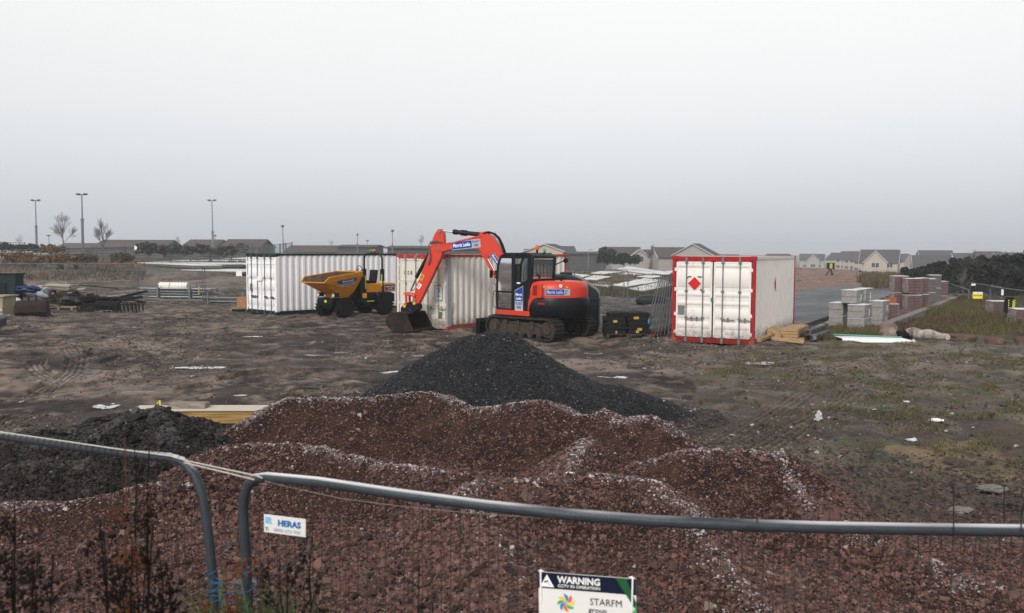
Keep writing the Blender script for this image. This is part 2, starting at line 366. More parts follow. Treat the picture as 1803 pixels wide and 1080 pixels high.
    t=m.node_tree; b=t.nodes['Principled BSDF']; n=t.nodes.new('ShaderNodeTexNoise'); n.inputs['Scale'].default_value=.9; n.inputs['Detail'].default_value=8; n.inputs['Roughness'].default_value=.7; tc=t.nodes.new('ShaderNodeTexCoord'); t.links.new(tc.outputs['Object'],n.inputs['Vector']); r=t.nodes.new('ShaderNodeMapRange'); r.inputs['From Min'].default_value=.54; r.inputs['From Max'].default_value=.66; r.inputs['To Min'].default_value=.9; r.inputs['To Max'].default_value=.4; t.links.new(n.outputs[0],r.inputs['Value']); t.links.new(r.outputs[0],b.inputs['Roughness'])
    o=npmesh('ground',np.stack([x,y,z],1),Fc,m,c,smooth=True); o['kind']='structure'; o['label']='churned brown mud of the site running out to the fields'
build_ground()
def gh(x, y):
    return float(ground_h(np.array([float(x)]),np.array([float(y)]))[0])
def PGH(px,py,dz=0):
    p=PG(px,py); return Vector((p.x,p.y,gh(p.x,p.y)+dz))
# ---- puddles: flat irregular sheets lying in the hollows
M_ICE=mat('puddle_water',(.10,.09,.085),.10,var=.3,scale=2.2,col2=(.55,.55,.56),thr=(.38,.6),spec=.8)
def puddle(px,py,wpx,hpx,label,mm=None):
    a=P(px-wpx/2,py); b=P(px+wpx/2,py); n_=P(px,py+hpx/2); f_=P(px,py-hpx/2)
    c=(a+b)/2; cy=(n_.y+f_.y)/2; rx=(b.x-a.x)/2; ry=(f_.y-n_.y)/2
    K=180; th=np.linspace(0,2*np.pi,K,endpoint=False); rr=1+.55*np.array([float(vn(np.array([math.cos(t)*2.2+px]),np.array([math.sin(t)*2.2+py]),5)[0]) for t in th])+.5*np.array([float(fbm(np.array([math.cos(t)*1.2+px]),np.array([math.sin(t)*1.2+py]),.5,4,6)[0]) for t in th])
    xs=c.x+rx*rr*np.cos(th); yy=cy+ry*rr*np.sin(th); z=ground_h(xs,yy); z0=float(np.percentile(z,58))+.008
    b_=MB(); b_.add([(c.x,cy,z0)]+[(q,w,z0) for q,w in zip(xs,yy)],[(0,1+k,1+(k+1)%K) for k in range(K)])
    o=b_.build('puddle',mm or M_ICE,smooth=0); tag(o,label,kind='structure')
for a in PUD:
    puddle(*a)
# ---- asphalt road slab
def road():
    pts=[Vector((p.x,p.y,0)) for p in ROAD]; K=len(pts)
    b=MB(); zt=[Gz(p.x,p.y)+.16 for p in pts]
    vs=[(p.x,p.y,z) for p,z in zip(pts,zt)]+[(p.x,p.y,-.3) for p in pts]
    b.add(vs,[tuple(range(K))[::-1]]+[(k,(k+1)%K,K+(k+1)%K,K+k) for k in range(K)])
    o=b.build('road',mat('asphalt',(.030,.031,.034),.5,var=.4,scale=.35,col2=(.085,.088,.092),thr=(.42,.62),bump=.2),smooth=0)
    tag(o,'short length of new wet asphalt road behind the red framed container',kind='structure')
road()
def kerb(name,pts,w,h,label,m):
    b=MB()
    q=[Vector((p.x,p.y,0)) for p in pts]
    for a,c in zip(q[:-1],q[1:]):
        d=(c-a).normalized(); n=Vector((-d.y,d.x,0))*w/2; z0=Gz(a.x,a.y)-.1; z1=Gz(c.x,c.y)-.1
        b.add([(*(a+n).xy,z0),(*(a-n).xy,z0),(*(c-n).xy,z1),(*(c+n).xy,z1),(*(a+n).xy,z0+.1+h),(*(a-n).xy,z0+.1+h),(*(c-n).xy,z1+.1+h),(*(c+n).xy,z1+.1+h)],[(0,3,2,1),(4,5,6,7),(0,1,5,4),(1,2,6,5),(2,3,7,6),(3,0,4,7)])
    o=b.build(name,m,smooth=0); tag(o,label,kind='structure')
M_KERB=mat('kerb_concrete',(.17,.155,.14),.85,var=.25,scale=2,bump=.3)
kerb('kerb',gp((1562,581),(1640,549),(1692,526)),.34,.26,'pale concrete kerb between brick packs and rough grass',M_KERB)
kerb('kerb',gp((1690,525),(1600,521)),.2,.12,'short pale kerb closing the far end of the brick bay',M_KERB)
kerb('kerb',gp((1400,592),(1460,569),(1576,522)),.14,.05,'light kerb line along the edge of the asphalt',mat('kerb_light',(.30,.29,.28),.8,var=.2))
# ================================================================== heaps
def rp(*pts): return [tuple(PD(a,b,Y)) for a,b,Y in pts]
RIDGES=[rp((395,757,11.2),(440,735,11.3),(500,707,11.5),(570,703,11.6),(650,702,11.6),(740,691,11.8),(795,696,11.6),(830,716,11.4)),
 rp((820,724,11.2),(850,719,11.1),(905,707,11.1),(962,703,11.0),(1000,717,10.9),(1030,738,10.8)),
 rp((1035,738,10.8),(1060,723,10.8),(1085,734,10.7)),
 rp((1075,752,10.5),(1110,739,10.5),(1145,734,10.5),(1180,748,10.4),(1218,780,10.2)),
 rp((1130,818,9.0),(1160,803,9.0),(1200,793,8.9),(1260,790,8.8),(1330,789,8.6),(1375,800,8.3)),
 rp((1375,800,8.3),(1400,860,7.9),(1450,895,7.5),(1540,950,6.9),(1660,1000,6.3),(1800,1050,5.7)),
 rp((345,805,9.4),(385,790,9.4),(440,783,9.3),(520,784,9.2),(600,800,9.0),(690,820,8.8),(830,832,8.6)),
 rp((800,880,7.6),(830,860,7.8),(870,846,8.0),(930,843,8.0),(1000,838,8.1),(1080,838,8.1),(1145,846,8.1)),
 rp((1145,846,8.1),(1175,868,7.8),(1215,890,7.4),(1250,955,6.6),(1310,1030,5.8),(1370,1110,5.0)),
 rp((830,860,7.8),(850,920,7.0),(900,1000,5.8),(940,1090,4.9)),
 rp((980,862,8.0),(1010,800,9.2),(1030,775,9.8)),
 rp((-300,900,7.7),(0,888,7.9),(120,880,8.05),(250,862,8.2),(345,845,8.6))]
BASEP=[tuple(PD(a,b,Y)) for a,b,Y in ((-300,1100,5.2),(600,1100,4.8),(1300,1100,4.8),(1900,1120,5.0))]
PILE=[(p.x,p.y) for p in [PD(-500,880,8.6),PD(60,862,9.0),PD(330,790,9.6),PD(380,760,11),PD(440,735,12.3),PD(700,690,12.9),PD(1050,720,12.3),PD(1235,770,11),PD(1400,800,10.3),PD(1560,850,9.4),PD(1803,868,9.0),PD(2400,900,8.2),PD(2400,1300,2.),PD(-700,1300,2.)]]
def dist_poly(x,y,poly):
    d,_,_=segdist(x,y,[(*p,0) for p in poly+[poly[0]]]); ins=inpoly(x,y,poly); return np.where(ins,d,-d)
def heap_h(x,y):
    wx=x+.10*fbm(x,y,.9,3,201); wy=y+.10*fbm(x,y,.9,3,207)
    d=dist_poly(wx,wy,PILE); base=-.06+.16*sst(-.1,2.0,d)+sst(7.0,4.6,y)*.16
    h=base.copy(); fr=np.full(x.shape,9.)
    for rd in RIDGES:
        q,z,_=segdist(wx,wy,rd)
        hh=z-.66*np.sqrt(q*q+.006)+.05
        k=.05; h=np.maximum(h,hh)+k*np.exp(-np.abs(h-hh)/k)*.5
        fr=np.minimum(fr,q+np.maximum(0,(h-hh))*1.5)
    h=h+.05*fbm(x,y,.7,4,211)+.028*fbm(x,y,.16,3,215)
    edge=sst(-.55,.15,d); return h*edge-.25*(1-edge), fr, d
def build_heap():
    u=np.linspace(-.78,.78,760); ys=[]; y=3.2
    while y<13.6: ys.append(y); y*=1.0042
    ys=np.array(ys); X=u[None]*(ys[:,None]*.93+1.2); Y=np.repeat(ys[:,None],len(u),1); x=X.ravel(); y=Y.ravel()
    h,fr,d=heap_h(x,y)
    n=fbm(x,y,.12,3,221); c=np.array([.036,.018,.013])*(1+1.1*n[:,None])
    c=c*(.85+.5*sst(-.3,.4,fbm(x,y,1.7,3,231)))[:,None]
    k=(sst(.13,.02,fr+.14*fbm(x,y,.3,3,225))*(fbm(x,y,.07,2,227)>.0)*sst(-.45,.05,fbm(x,y,1.3,3,228)))[:,None]*.6; c=c*(1-k)+np.array([.30,.27,.28])*k
    nu=len(u); a=(np.arange(len(ys)-1)[:,None]*nu+np.arange(nu-1)[None,:]).ravel(); Fc=np.stack([a,a+1,a+nu+1,a+nu],1)
    keep=(h.ravel()[Fc].max(1)>-.2); Fc=Fc[keep]
    m=mat('red_gravel_base',(.9,.9,.9),.95,var=.25,scale=60,bump=.9,bscale=55,attr=True,spec=.2)
    root=npmesh('red_gravel_heap',np.stack([x,y,h],1),Fc,m,np.clip(c,.01,.6),smooth=True)
    tag(root,'big ridged heap of crushed red stone with frosted crests behind the fence','gravel heap')
    # stones, denser towards the eye
    n=330000; yy=3.6*np.exp(RNG.uniform(0,1,n)*math.log(13.2/3.6)); xx=RNG.uniform(-.70,.70,n)*(yy*.93+.9)
    h,fr,d=heap_h(xx,yy); ok=(d>-.25)&(h>-.15); xx,yy,h,fr=[q[ok] for q in (xx,yy,h,fr)]; n=len(xx)
    coarse=sst(-.1,.5,fbm(xx,yy,1.4,3,241)+.25*sst(9,6,yy))
    sz=np.exp(RNG.normal(0,.38,n))*(.0155+.0105*coarse)*(1+.16*sst(7,11,yy)); big=RNG.uniform(size=n)<.008; sz[big]*=RNG.uniform(1.4,2.2,big.sum())
    col=jit((.100,.050,.041),n,.8,.10); g=RNG.uniform(size=n)
    k=g<.12; col[k]=jit((.15,.095,.080),k.sum(),.3); k=(g>.12)&(g<.22); col[k]=jit((.045,.040,.040),k.sum(),.4); k=(g>.22)&(g<.225); col[k]=jit((.30,.27,.24),k.sum(),.2)
    fz=(fr+.18*fbm(xx,yy,.3,3,225)<.085)&(RNG.uniform(size=n)<.25)&(fbm(xx,yy,1.3,3,228)>-.30); col[fz]=jit((.33,.30,.31),fz.sum(),.4,.03); sz[fz]*=.7
    fx=[];fy=[]
    for rd in RIDGES:
        for a,b in zip(rd[:-1],rd[1:]):
            l=math.hypot(b[0]-a[0],b[1]-a[1]); k=int(l*(380 if a[1]>7.5 else 300)); t_=RNG.uniform(0,1,k); cl=fbm(a[0]+t_*(b[0]-a[0]),a[1]+t_*(b[1]-a[1]),.5,3,251)>RNG.uniform(-.45,.25,k)
            g_=RNG.normal(0,.06,(k,2))*RNG.choice([.6,1.,2.2],(k,1)); fx.append((a[0]+t_*(b[0]-a[0])+g_[:,0])[cl]); fy.append((a[1]+t_*(b[1]-a[1])+g_[:,1])[cl])
    fx=np.concatenate(fx); fy=np.concatenate(fy); fx=fx-.10*fbm(fx,fy,.9,3,201); fy=fy-.10*fbm(fx,fy,.9,3,207)
    fh,_,fd=heap_h(fx,fy); q=fd>-.1; fx,fy,fh=fx[q],fy[q],fh[q]; k=len(fx); fs=np.exp(RNG.normal(0,.35,k))*.0150; fc=jit((.33,.30,.31),k,.5,.03)
    xx=np.concatenate([xx,fx]); yy=np.concatenate([yy,fy]); h=np.concatenate([h,fh]); sz=np.concatenate([sz,fs]); col=np.concatenate([col,fc])
    V,Fc,cc=stones(np.stack([xx,yy,h+sz*.12],1),sz,col)
    m2=mat('red_stone',(.95,.95,.95),.85,var=.2,scale=45,attr=True,spec=.25)
    o=npmesh('loose_stones',V,Fc,m2,cc,parent=root); o['kind']='stuff'
build_heap()
def cone_heap(name,label,ridges,slope,ext,n,size,base,var,mt,fr_col,spark=.0,rough=.05,seed=300,big=0.,ridge_fr=.1):
    allx=[p[0] for r in ridges for p in r]; ally=[p[1] for r in ridges for p in r]
    x0,x1,y0,y1=min(allx)-ext,max(allx)+ext,min(ally)-ext,max(ally)+ext
    def hf(x,y):
        h=np.full(x.shape,-9.); fr=np.full(x.shape,9.); wx=x+.12*fbm(x,y,.8,3,seed); wy=y+.12*fbm(x,y,.8,3,seed+3)
        for rd in ridges:
            q,z,_=segdist(wx,wy,rd); hh=z-slope*(np.sqrt(q*q+.03)-.17); h=np.maximum(h,hh); fr=np.minimum(fr,q)
        return h+rough*fbm(x,y,.5,4,seed+7),fr
    st=.035; xs=np.arange(x0,x1,st); ys=np.arange(y0,y1,st); X,Y=np.meshgrid(xs,ys); x=X.ravel(); y=Y.ravel(); h,fr=hf(x,y); z=h
    g0=ground_h(x,y)-.05; z=np.maximum(h,g0-.1)
    c=np.array(base)*(1+var*2*fbm(x,y,.1,2,seed+9)[:,None])*.8
    nu=len(xs); a=(np.arange(len(ys)-1)[:,None]*nu+np.arange(nu-1)[None,:]).ravel(); Fc=np.stack([a,a+1,a+nu+1,a+nu],1); Fc=Fc[(h-g0)[Fc].max(1)>0]
    root=npmesh(name,np.stack([x,y,z],1),Fc,mt,np.clip(c,.005,1),smooth=True); tag(root,label,'gravel heap')
    xx=RNG.uniform(x0,x1,n); yy=RNG.uniform(y0,y1,n); h,fr=hf(xx,yy); g=ground_h(xx,yy); ok=(h>g-.06)|((h>g-.35)&(RNG.uniform(size=n)<.25)); xx,yy,h,g,fr=[q[ok] for q in (xx,yy,h,g,fr)]; k=len(xx); h=np.maximum(h,g)
    sz=size*np.exp(RNG.normal(0,.35,k)); 
    if big: b=RNG.uniform(size=k)<big; sz[b]*=RNG.uniform(1.8,3.2,b.sum())
    col=jit(base,k,var*1.4,.06)
    if spark: s_=RNG.uniform(size=k)<spark; col[s_]=jit((.17,.17,.17),s_.sum(),.4,.03)
    f_=(fr<ridge_fr)&(RNG.uniform(size=k)<.55); 
    if fr_col: col[f_]=jit(fr_col,f_.sum(),.3,.03)
    V,Fc,cc=stones(np.stack([xx,yy,h+sz*.15],1),sz,col); o=npmesh('loose_stones',V,Fc,mt,cc,parent=root); o['kind']='stuff'
M_CHIP=mat('dark_chippings',(.95,.95,.95),.45,var=.2,scale=50,attr=True,spec=.3)
cone_heap('dark_chippings_heap','tall cone of wet dark grey chippings in front of the digger',
   [rp((836,590,14.9),(862,583,14.8),(890,587,14.7)),rp((790,612,14.9),(836,590,14.9)),rp((890,587,14.7),(940,613,14.6),(1000,652,14.5),(1060,682,14.3)),rp((1040,672,14.6),(1090,680,14.4),(1150,700,14.1)),rp((862,583,14.8),(870,660,13.9))],
   .64,2.4,190000,.0165,(.015,.016,.018),.5,M_CHIP,None,.02,.035,300)
cone_heap('dark_rubble_heap','low spread of broken black rubble with frosted lumps left of the red heap',
   [rp((-160,785,9.6),(-60,778,9.8),(60,765,10.1),(150,760,10.4)),rp((60,795,9.7),(160,775,10.2),(228,727,11.0),(262,724,11.0),(285,745,10.8)),rp((-100,818,9.3),(60,818,9.2),(130,822,9.3)),rp((285,745,10.8),(310,780,10.2))],
   .42,1.6,180000,.024,(.030,.026,.024),.8,mat('dark_rubble',(.95,.95,.95),.8,var=.35,scale=25,bump=.5,attr=True,spec=.15),(.065,.062,.062),.006,.12,340,big=.012,ridge_fr=.12)
# ---- scattered stones and clods over the site
def scatter():
    n=200000; y=9.5*np.exp(RNG.uniform(0,1,n)*math.log(60/9.5)); x=RNG.uniform(-.66,.66,n)*y
    right=(x>.22*y)&(y<17); ok=(RNG.uniform(size=n)<np.where(right,np.clip(.30+1.2*fbm(x,y,2,3,403),.08,.8)*np.where(zone(x,y,Z_SAND,.8),.12,1.),np.clip(.30+1.8*fbm(x,y,3,3,401),0.06,1)))
    x,y,right=x[ok],y[ok],right[ok]; n=len(x); sz=np.exp(RNG.normal(0,.45,n))*.021*(1+.014*y)
    col=jit((.085,.065,.054),n,.8,.08); k=RNG.uniform(size=n); col[k<.06]=jit((.25,.23,.22),(k<.06).sum(),.3,.03); q=(k>.6)&right&(y<10.8); col[q]=jit((.13,.065,.05),q.sum(),.3)
    V,Fc,cc=stones(np.stack([x,y,ground_h(x,y)+sz*.1],1),sz,col)
    o=npmesh('scattered_stones',V,Fc,mat('site_stone',(.95,.95,.95),.85,var=.2,scale=30,attr=True,spec=.3),cc); tag(o,'loose stones and clods scattered over the mud',kind='stuff')
scatter()
# ---- grass
def scatter_red():
    n=50000; xs=[p[0] for p in Z_REDG]; ys=[p[1] for p in Z_REDG]; x=RNG.uniform(-1,9,n); y=RNG.uniform(7.5,13,n); hp=dist_poly(x,y,PILE); ok=(x>.24*y)&(hp<1.8)&(RNG.uniform(size=n)<sst(12,9.2,y)*.95+.03)&(x<.66*y); x,y=x[ok],y[ok]; k=len(x); sz=np.exp(RNG.normal(0,.45,k))*.024; col=jit((.070,.048,.040),k,.7,.1); q=RNG.uniform(size=k)<.2; col[q]=jit((.05,.048,.045),q.sum(),.4)
    V,Fc,cc=stones(np.stack([x,y,np.maximum(ground_h(x,y),heap_h(x,y)[0])+sz*.1],1),sz,col); o=npmesh('spilled_gravel',V,Fc,MATS['red_stone'],cc); tag(o,'thin spill of red and grey gravel to the right of the red heap',kind='stuff')
scatter_red()
def blades(name,label,xs,ys,hts,col,wd=.012,lean=.5,z=None):
    n=len(xs); z=ground_h(xs,ys)-.01 if z is None else z; a=RNG.uniform(0,2*np.pi,n); la=RNG.uniform(0,2*np.pi,n); ln=RNG.uniform(.1,lean,n)*hts
    w=wd*RNG.uniform(.6,1.4,n); dx=np.cos(a)*w; dy=np.sin(a)*w
    b=np.stack([xs,ys,z],1); d=np.stack([dx,dy,0*dx],1); md=np.stack([np.cos(la)*ln*.35,np.sin(la)*ln*.35,hts*.6],1); tp=np.stack([np.cos(la)*ln,np.sin(la)*ln,hts],1)
    V=np.stack([b-d,b+d,b+md+d*.7,b+md-d*.7,b+tp+d*.1,b+tp-d*.1],1).reshape(-1,3)
    i=6*np.arange(n)[:,None]; Fc=np.concatenate([i+np.array([[0,1,2,3]]),i+np.array([[3,2,4,5]])],1).reshape(-1,4)
    o=npmesh(name,V,Fc,mat('grass_blade',(.95,.95,.95),.8,var=.15,scale=3,attr=True,spec=.2),np.repeat(col,6,0)); tag(o,label,kind='stuff'); return o
def pts_in(poly,n,nzs=None,thr=0,seed=1):
    xs=[p[0] for p in poly]; ys=[p[1] for p in poly]; y=RNG.uniform(min(ys),max(ys),n); x=RNG.uniform(min(xs),max(xs),n)
    ok=zone(x,y,poly,.8); 
    if nzs: ok&=fbm(x,y,nzs,3,seed)>thr
    return x[ok],y[ok]
ZM_vis=gp((1585,588),(1590,562),(1640,548),(1692,526),(1803,528),(1860,545),(1860,596),(1700,594))
x,y=pts_in(ZM_vis,150000); h=RNG.uniform(.10,.32,len(x))*(.5+1.0*sst(-.4,.5,fbm(x,y,2.5,3,501)))
c=jit((.098,.084,.036),len(x),.4,.15); k=fbm(x,y,3,3,505)>.05; c[k]=jit((.090,.058,.036),k.sum(),.4,.12)
blades('meadow_grass','rough brown and green grass between the kerb and the boulders',x,y,h,c,.016)
ZT=gp((1230,655),(1450,600),(1803,596),(1900,640),(1900,840),(1500,800),(1330,700))
x,y=pts_in(ZT,150000,.55,.2,511); k=len(x); c=jit((.070,.082,.028),k,.4,.2); q=RNG.uniform(size=k)<.35; c[q]=jit((.14,.105,.05),q.sum(),.3)
blades('grass_tufts','thin tufts of grass and moss pushing through the mud on the right',x,y,RNG.uniform(.02,.085,k),c,.007,1.2)
ZR=gp((1420,600),(1430,586),(1460,580),(1570,583),(1600,597),(1500,602))
x,y=pts_in(ZR,12000); k=len(x); c=jit((.10,.085,.035),k,.4,.2); blades('verge_grass','straggly yellow green grass at the foot of the grey block packs',x,y,RNG.uniform(.06,.26,k),c,.012)
y=RNG.uniform(72,150,60000); x=RNG.uniform(-.62,-.1,60000)*y; ok=(fbm(x,y,5,3,521)>RNG.uniform(-.3,.4,60000))&((x<-.43*y)|(y>104)); x,y=x[ok],y[ok]; k=len(x); c=jit((.095,.078,.052),k,.4,.1); q=(fbm(x,y,9,3,523)>.1)&(x<-.42*y); c[q]=jit((.15,.085,.045),q.sum(),.3,.1)
blades('field_grass','bleached rough grass and rusty bracken on the bank behind the fences',x,y,RNG.uniform(.08,.36,k)*(1+.8*q),c,.05,.8)
y=RNG.uniform(62,120,24000); x=RNG.uniform(.03,.3,24000)*y; k=len(x); c=jit((.12,.105,.06),k,.35,.1)
ok=fbm(x,y,8,3,525)>.05; blades('field_grass','pale winter grass beyond the stacked roof panels',x[ok],y[ok],RNG.uniform(.1,.4,ok.sum()),c[ok],.04,.8)
x,y=pts_in(gp((980,528),(980,500),(1200,500),(1200,524)),14000); k=len(x); blades('field_grass','strip of dull grass before the stacked roof panels',x,y,RNG.uniform(.1,.45,k),jit((.07,.065,.035),k,.4,.1),.02,.8)
x,y=pts_in(gp((1530,515),(1520,497),(1590,497),(1590,510)),9000); k=len(x); blades('field_grass','dead reeds and scrub at the end of the asphalt',x,y,RNG.uniform(.3,1.1,k),jit((.11,.085,.05),k,.4,.1),.03,.5)
# ---- haze: even air over everything
def haze():
    b=MB(); b.bb(-900,900,-60,1500,-12,17.5); o=b.build('haze',[],smooth=0); m=bpy.data.materials.new('haze'); m.use_nodes=True; t=m.node_tree; t.nodes.clear()
    oo=t.nodes.new('ShaderNodeOutputMaterial'); v=t.nodes.new('ShaderNodeVolumePrincipled'); v.inputs['Color'].default_value=(.93,.95,1,1); v.inputs['Density'].default_value=HAZE; v.inputs['Anisotropy'].default_value=.2
    t.links.new(v.outputs[0],oo.inputs['Volume']); o.data.materials.append(m); tag(o,'thin grey winter haze over the whole scene',kind='stuff')
HAZE=.0008
haze()
# ================================================================== containers
M_BLACK=mat('black_rubber',(.007,.007,.008),.75,var=.3,scale=8,spec=.15)
M_STEEL=mat('galvanised_steel',(.17,.18,.19),.45,.6,var=.2,scale=14)
M_WHITE=mat('white_paint',(.70,.69,.67),.55,var=.06,scale=3)
M_DARKM=mat('dark_metal',(.018,.020,.022),.55,.2,var=.3,scale=9)
def container(label,Nn,ang,Lc,Wc,H,z0,frame,wall,door,bar,ribs,pitch,base,decor=None,topbar=None,siderail=None):
    M=Matrix.Translation((Nn[0],Nn[1],z0))@Matrix.Rotation(ang,4,'Z'); t=thing('shipping_container',label,'container',M=M)
    f=MB(); p=.10
    f2=MB()
    for x,F_ in ((0,f),(Lc-p,f2)):
        for y in (0,Wc-p): F_.bb(x,x+p,y,y+p,.0,H)
    for y in (0,Wc-.06): sr=MB(); sr.bb(p,Lc-p,y+.004,y+.056,H-.09,H-.004); sr.build('top_rail',siderail or topbar or frame,t)
    ds=MB(); ds.bb(.078,.084,p,Wc-p,.15,H-.15); ds.build('door_seal',M_BLACK,t)
    f.bb(.006,.094,p,Wc-p,H-.15,H-.004); f2.bb(Lc-.094,Lc-.006,p,Wc-p,H-.12,H-.004)
    for x,F_ in ((-.01,f),(Lc-.16,f2)):
        for y in (-.01,Wc-.15):
            for z in (-.006,H-.112): F_.bb(x,x+.17,y,y+.16,z,z+.118); 
    f.build('front_frame',topbar or frame,t,bevel=.006); f2.build('rear_frame',topbar or frame,t,bevel=.006)
    b=MB()
    for y in (0,Wc-.08): b.bb(p,Lc-p,y+.006,y+.07,.0,.16)
    b.bb(.010,.09,p,Wc-p,.0,.15); b.bb(Lc-.09,Lc-.01,p,Wc-p,.0,.15)
    for x in np.arange(.6,Lc-.3,.45): b.bb(x,x+.06,.08,Wc-.09,.03,.14)
    b.build('base_rail',base,t)
    # corrugated sides
    for y0,s in ((.012,1),(Wc-.012,-1)):
        w=MB(); pr=[]; x=p; k=0
        while x<Lc-p-pitch*.5:
            pr+=[(x,0),(x+pitch*.28,0),(x+pitch*.5,.036),(x+pitch*.78,.036)]; x+=pitch
        pr.append((Lc-p,0)); n=len(pr)
        vs=[(q[0],y0+s*q[1],.16) for q in pr]+[(q[0],y0+s*q[1],H-.09) for q in pr]+[(q[0],y0+s*(q[1]+.004),.16) for q in pr]+[(q[0],y0+s*(q[1]+.004),H-.09) for q in pr]
        w.add(vs,[(k,k+1,n+k+1,n+k) for k in range(n-1)]+[(2*n+k+1,2*n+k,3*n+k,3*n+k+1) for k in range(n-1)]); w.build('side_wall',wall,t,smooth=0)
    r=MB(); r.bb(p,Lc-p,.06,Wc-.06,H-.05,H-.02)
    for x in np.arange(.3,Lc-.3,.4): r.bb(x,x+.2,.1,Wc-.1,H-.02,H-.008)
    r.build('roof',mat('roof_pinkish',(.34,.27,.26),.7,var=.2,scale=2,col2=(.5,.46,.45),thr=(.4,.6)),t)
    e=MB(); e.bb(Lc-.06,Lc-.03,p,Wc-p,.15,H-.12); e.build('end_wall',wall,t)
    # doors on x=0
    dw=(Wc-2*p)/2
    for i in (0,1):
        y0=p+i*dw; d=MB(); zb,zt=.16,H-.16
        d.bb(.035,.075,y0+.022,y0+dw-.022,zb+.01,zt-.01)
        d.bb(.012,.034,y0+.022,y0+.075,zb+.01,zt-.01); d.bb(.012,.034,y0+dw-.075,y0+dw-.022,zb+.01,zt-.01); d.bb(.012,.034,y0+.075,y0+dw-.075,zb,zb+.06); d.bb(.012,.034,y0+.075,y0+dw-.075,zt-.06,zt)
        for zr,hr in ribs: d.prism([(.036,zr),(.012,zr+.035),(.012,zr+hr-.035),(.036,zr+hr)],y0+.075,y0+dw-.075,M=None)
        do=d.build('door',door,t,bevel=.004)
        for j,fy in enumerate((.30,.74) if i==0 else (.26,.70)):
            y=y0+dw*fy; q=MB(); q.cyl((-.008,y,.05),(-.008,y,H-.04),.017,n=8)
            for z in (.1,.75,1.55,H-.2): q.bb(-.03,.012,y-.045,y+.045,z-.025,z+.025)
            for z in (.07,H-.10): q.bb(-.035,.01,y-.03,y+.03,z-.07,z+.07)
            q.build('locking_bar',bar,do)
            h=MB(); sgn=1 if j==0 else -1
            if i==0 and j==0: sgn=-1
            h.bb(-.045,-.024,min(y,y+sgn*.38),max(y,y+sgn*.38),.70,.725); h.bb(-.05,.012,y+sgn*.17-.02,y+sgn*.17+.02,.66,.78); h.build('handle',bar,do)
        for z in (.3,.85,1.6,2.2):
            q=MB(); yy=y0+.01 if i==0 else y0+dw-.01; q.bb(-.012,.03,yy-.035,yy+.035,z-.05,z+.05); q.build('hinge',door,do)
    if decor: decor(t,Lc,Wc,H)
    return t
def M_face_door(y,z,off=-.0):     # text frame on the x=0 face seen from outside
    return Matrix(((0,0,-1,off),(-1,0,0,y),(0,1,0,z),(0,0,0,1)))
def M_side(x,z,y=0.,rot=0):       # text frame on a y=const face seen from -y
    return Matrix(((1,0,0,x),(0,0,-1,y),(0,1,0,z),(0,0,0,1)))@Matrix.Rotation(rot,4,'Z')
RED=mat('red_frame_paint',(.30,.010,.012),.5,var=.25,scale=5,bump=.1,bscale=20)
R_WALL=mat('ivory_corrugated',(.70,.67,.64),.6,col2=(.58,.52,.46),thr=(.45,.8),scale=5,stretch=(1,1,.3))
R_DOOR=mat('white_door_paint',(.66,.63,.60),.5,col2=(.46,.41,.36),thr=(.55,.85),scale=3.5,stretch=(1,1,.35))
BAR=mat('bar_steel',(.16,.165,.165),.5,.4,var=.3,scale=12)
BARD=mat('bar_steel_dark',(.10,.105,.11),.5,.4,var=.3,scale=12)
M_SIGNR=mat('placard_red',(.50,.012,.014),.5)
def dec_R(t,Lc,Wc,H):
    b=MB(); y,z=Wc-.69,H-.82
    s=.20; b.add([(.004,y,z+s),(.004,y-s,z),(.004,y,z-s),(.004,y+s,z),(.010,y,z+s),(.010,y-s,z),(.010,y,z-s),(.010,y+s,z)],[(0,1,2,3),(7,6,5,4),(0,4,5,1),(1,5,6,2),(2,6,7,3),(3,7,4,0)],0)
    for dy,dz,w in ((-.16,.20,.13),(.15,.2,.1),(.22,.17,.06),(-.2,-.18,.05)): b.box((.0035,y+dy,z+dz),(.003,w,.035),mi=1)
    b.build('hazard_placard',[M_SIGNR,M_BLACK],t,smooth=0)
    b=MB(); b.bb(.002,.011,Wc-.40,Wc-.19,.82,1.11); b.build('data_plate',mat('plate_grey',(.16,.16,.15),.5,.3),t)
    b=MB(); x,z=3.0,H-.90; s=.23; b.add([(x,-.003,z+s),(x-s,-.003,z),(x,-.003,z-s),(x+s*.0,.0,z-s),(x,.0,z+s),(x-s,.0,z)],[(0,1,2),(4,3,5),(0,4,5,1),(1,5,3,2),(2,3,4,0)]); b.build('hazard_placard',M_SIGNR,t,smooth=0)
    b=MB(); b.bb(-.018,-.006,Wc/2-.03,Wc/2+.05,1.25,1.36); b.cyl((-.03,Wc/2,1.28),(-.03,Wc/2,1.1),.012); b.build('padlock',mat('green_tape',(.03,.16,.13),.5),t)
container('white container with red frame, red diamond placard on its closed doors',(7.10,24.86),1.077,6.39,2.50,2.6,-.01,RED,R_WALL,R_DOOR,BAR,[(.42,.22),(.72,.32),(1.12,.14),(1.38,.16),(1.66,.56),(2.26,.14)],.145,mat('red_dark_paint',(.16,.010,.010),.6,var=.3),dec_R,RED,R_WALL)
M_WALLM=mat('rust_streaked_cream',(.64,.61,.56),.7,col2=(.20,.125,.085),thr=(.58,.74),scale=5.5,stretch=(1.2,1.2,.16))
M_DOORM=mat('cream_door_paint',(.58,.55,.48),.65,col2=(.34,.29,.22),thr=(.58,.8),scale=4,stretch=(1,1,.4))
REDW=mat('red_weathered',(.33,.022,.018),.65,col2=(.45,.40,.36),thr=(.56,.68),scale=9)
GREYP=mat('grey_post',(.27,.27,.29),.6,var=.1)
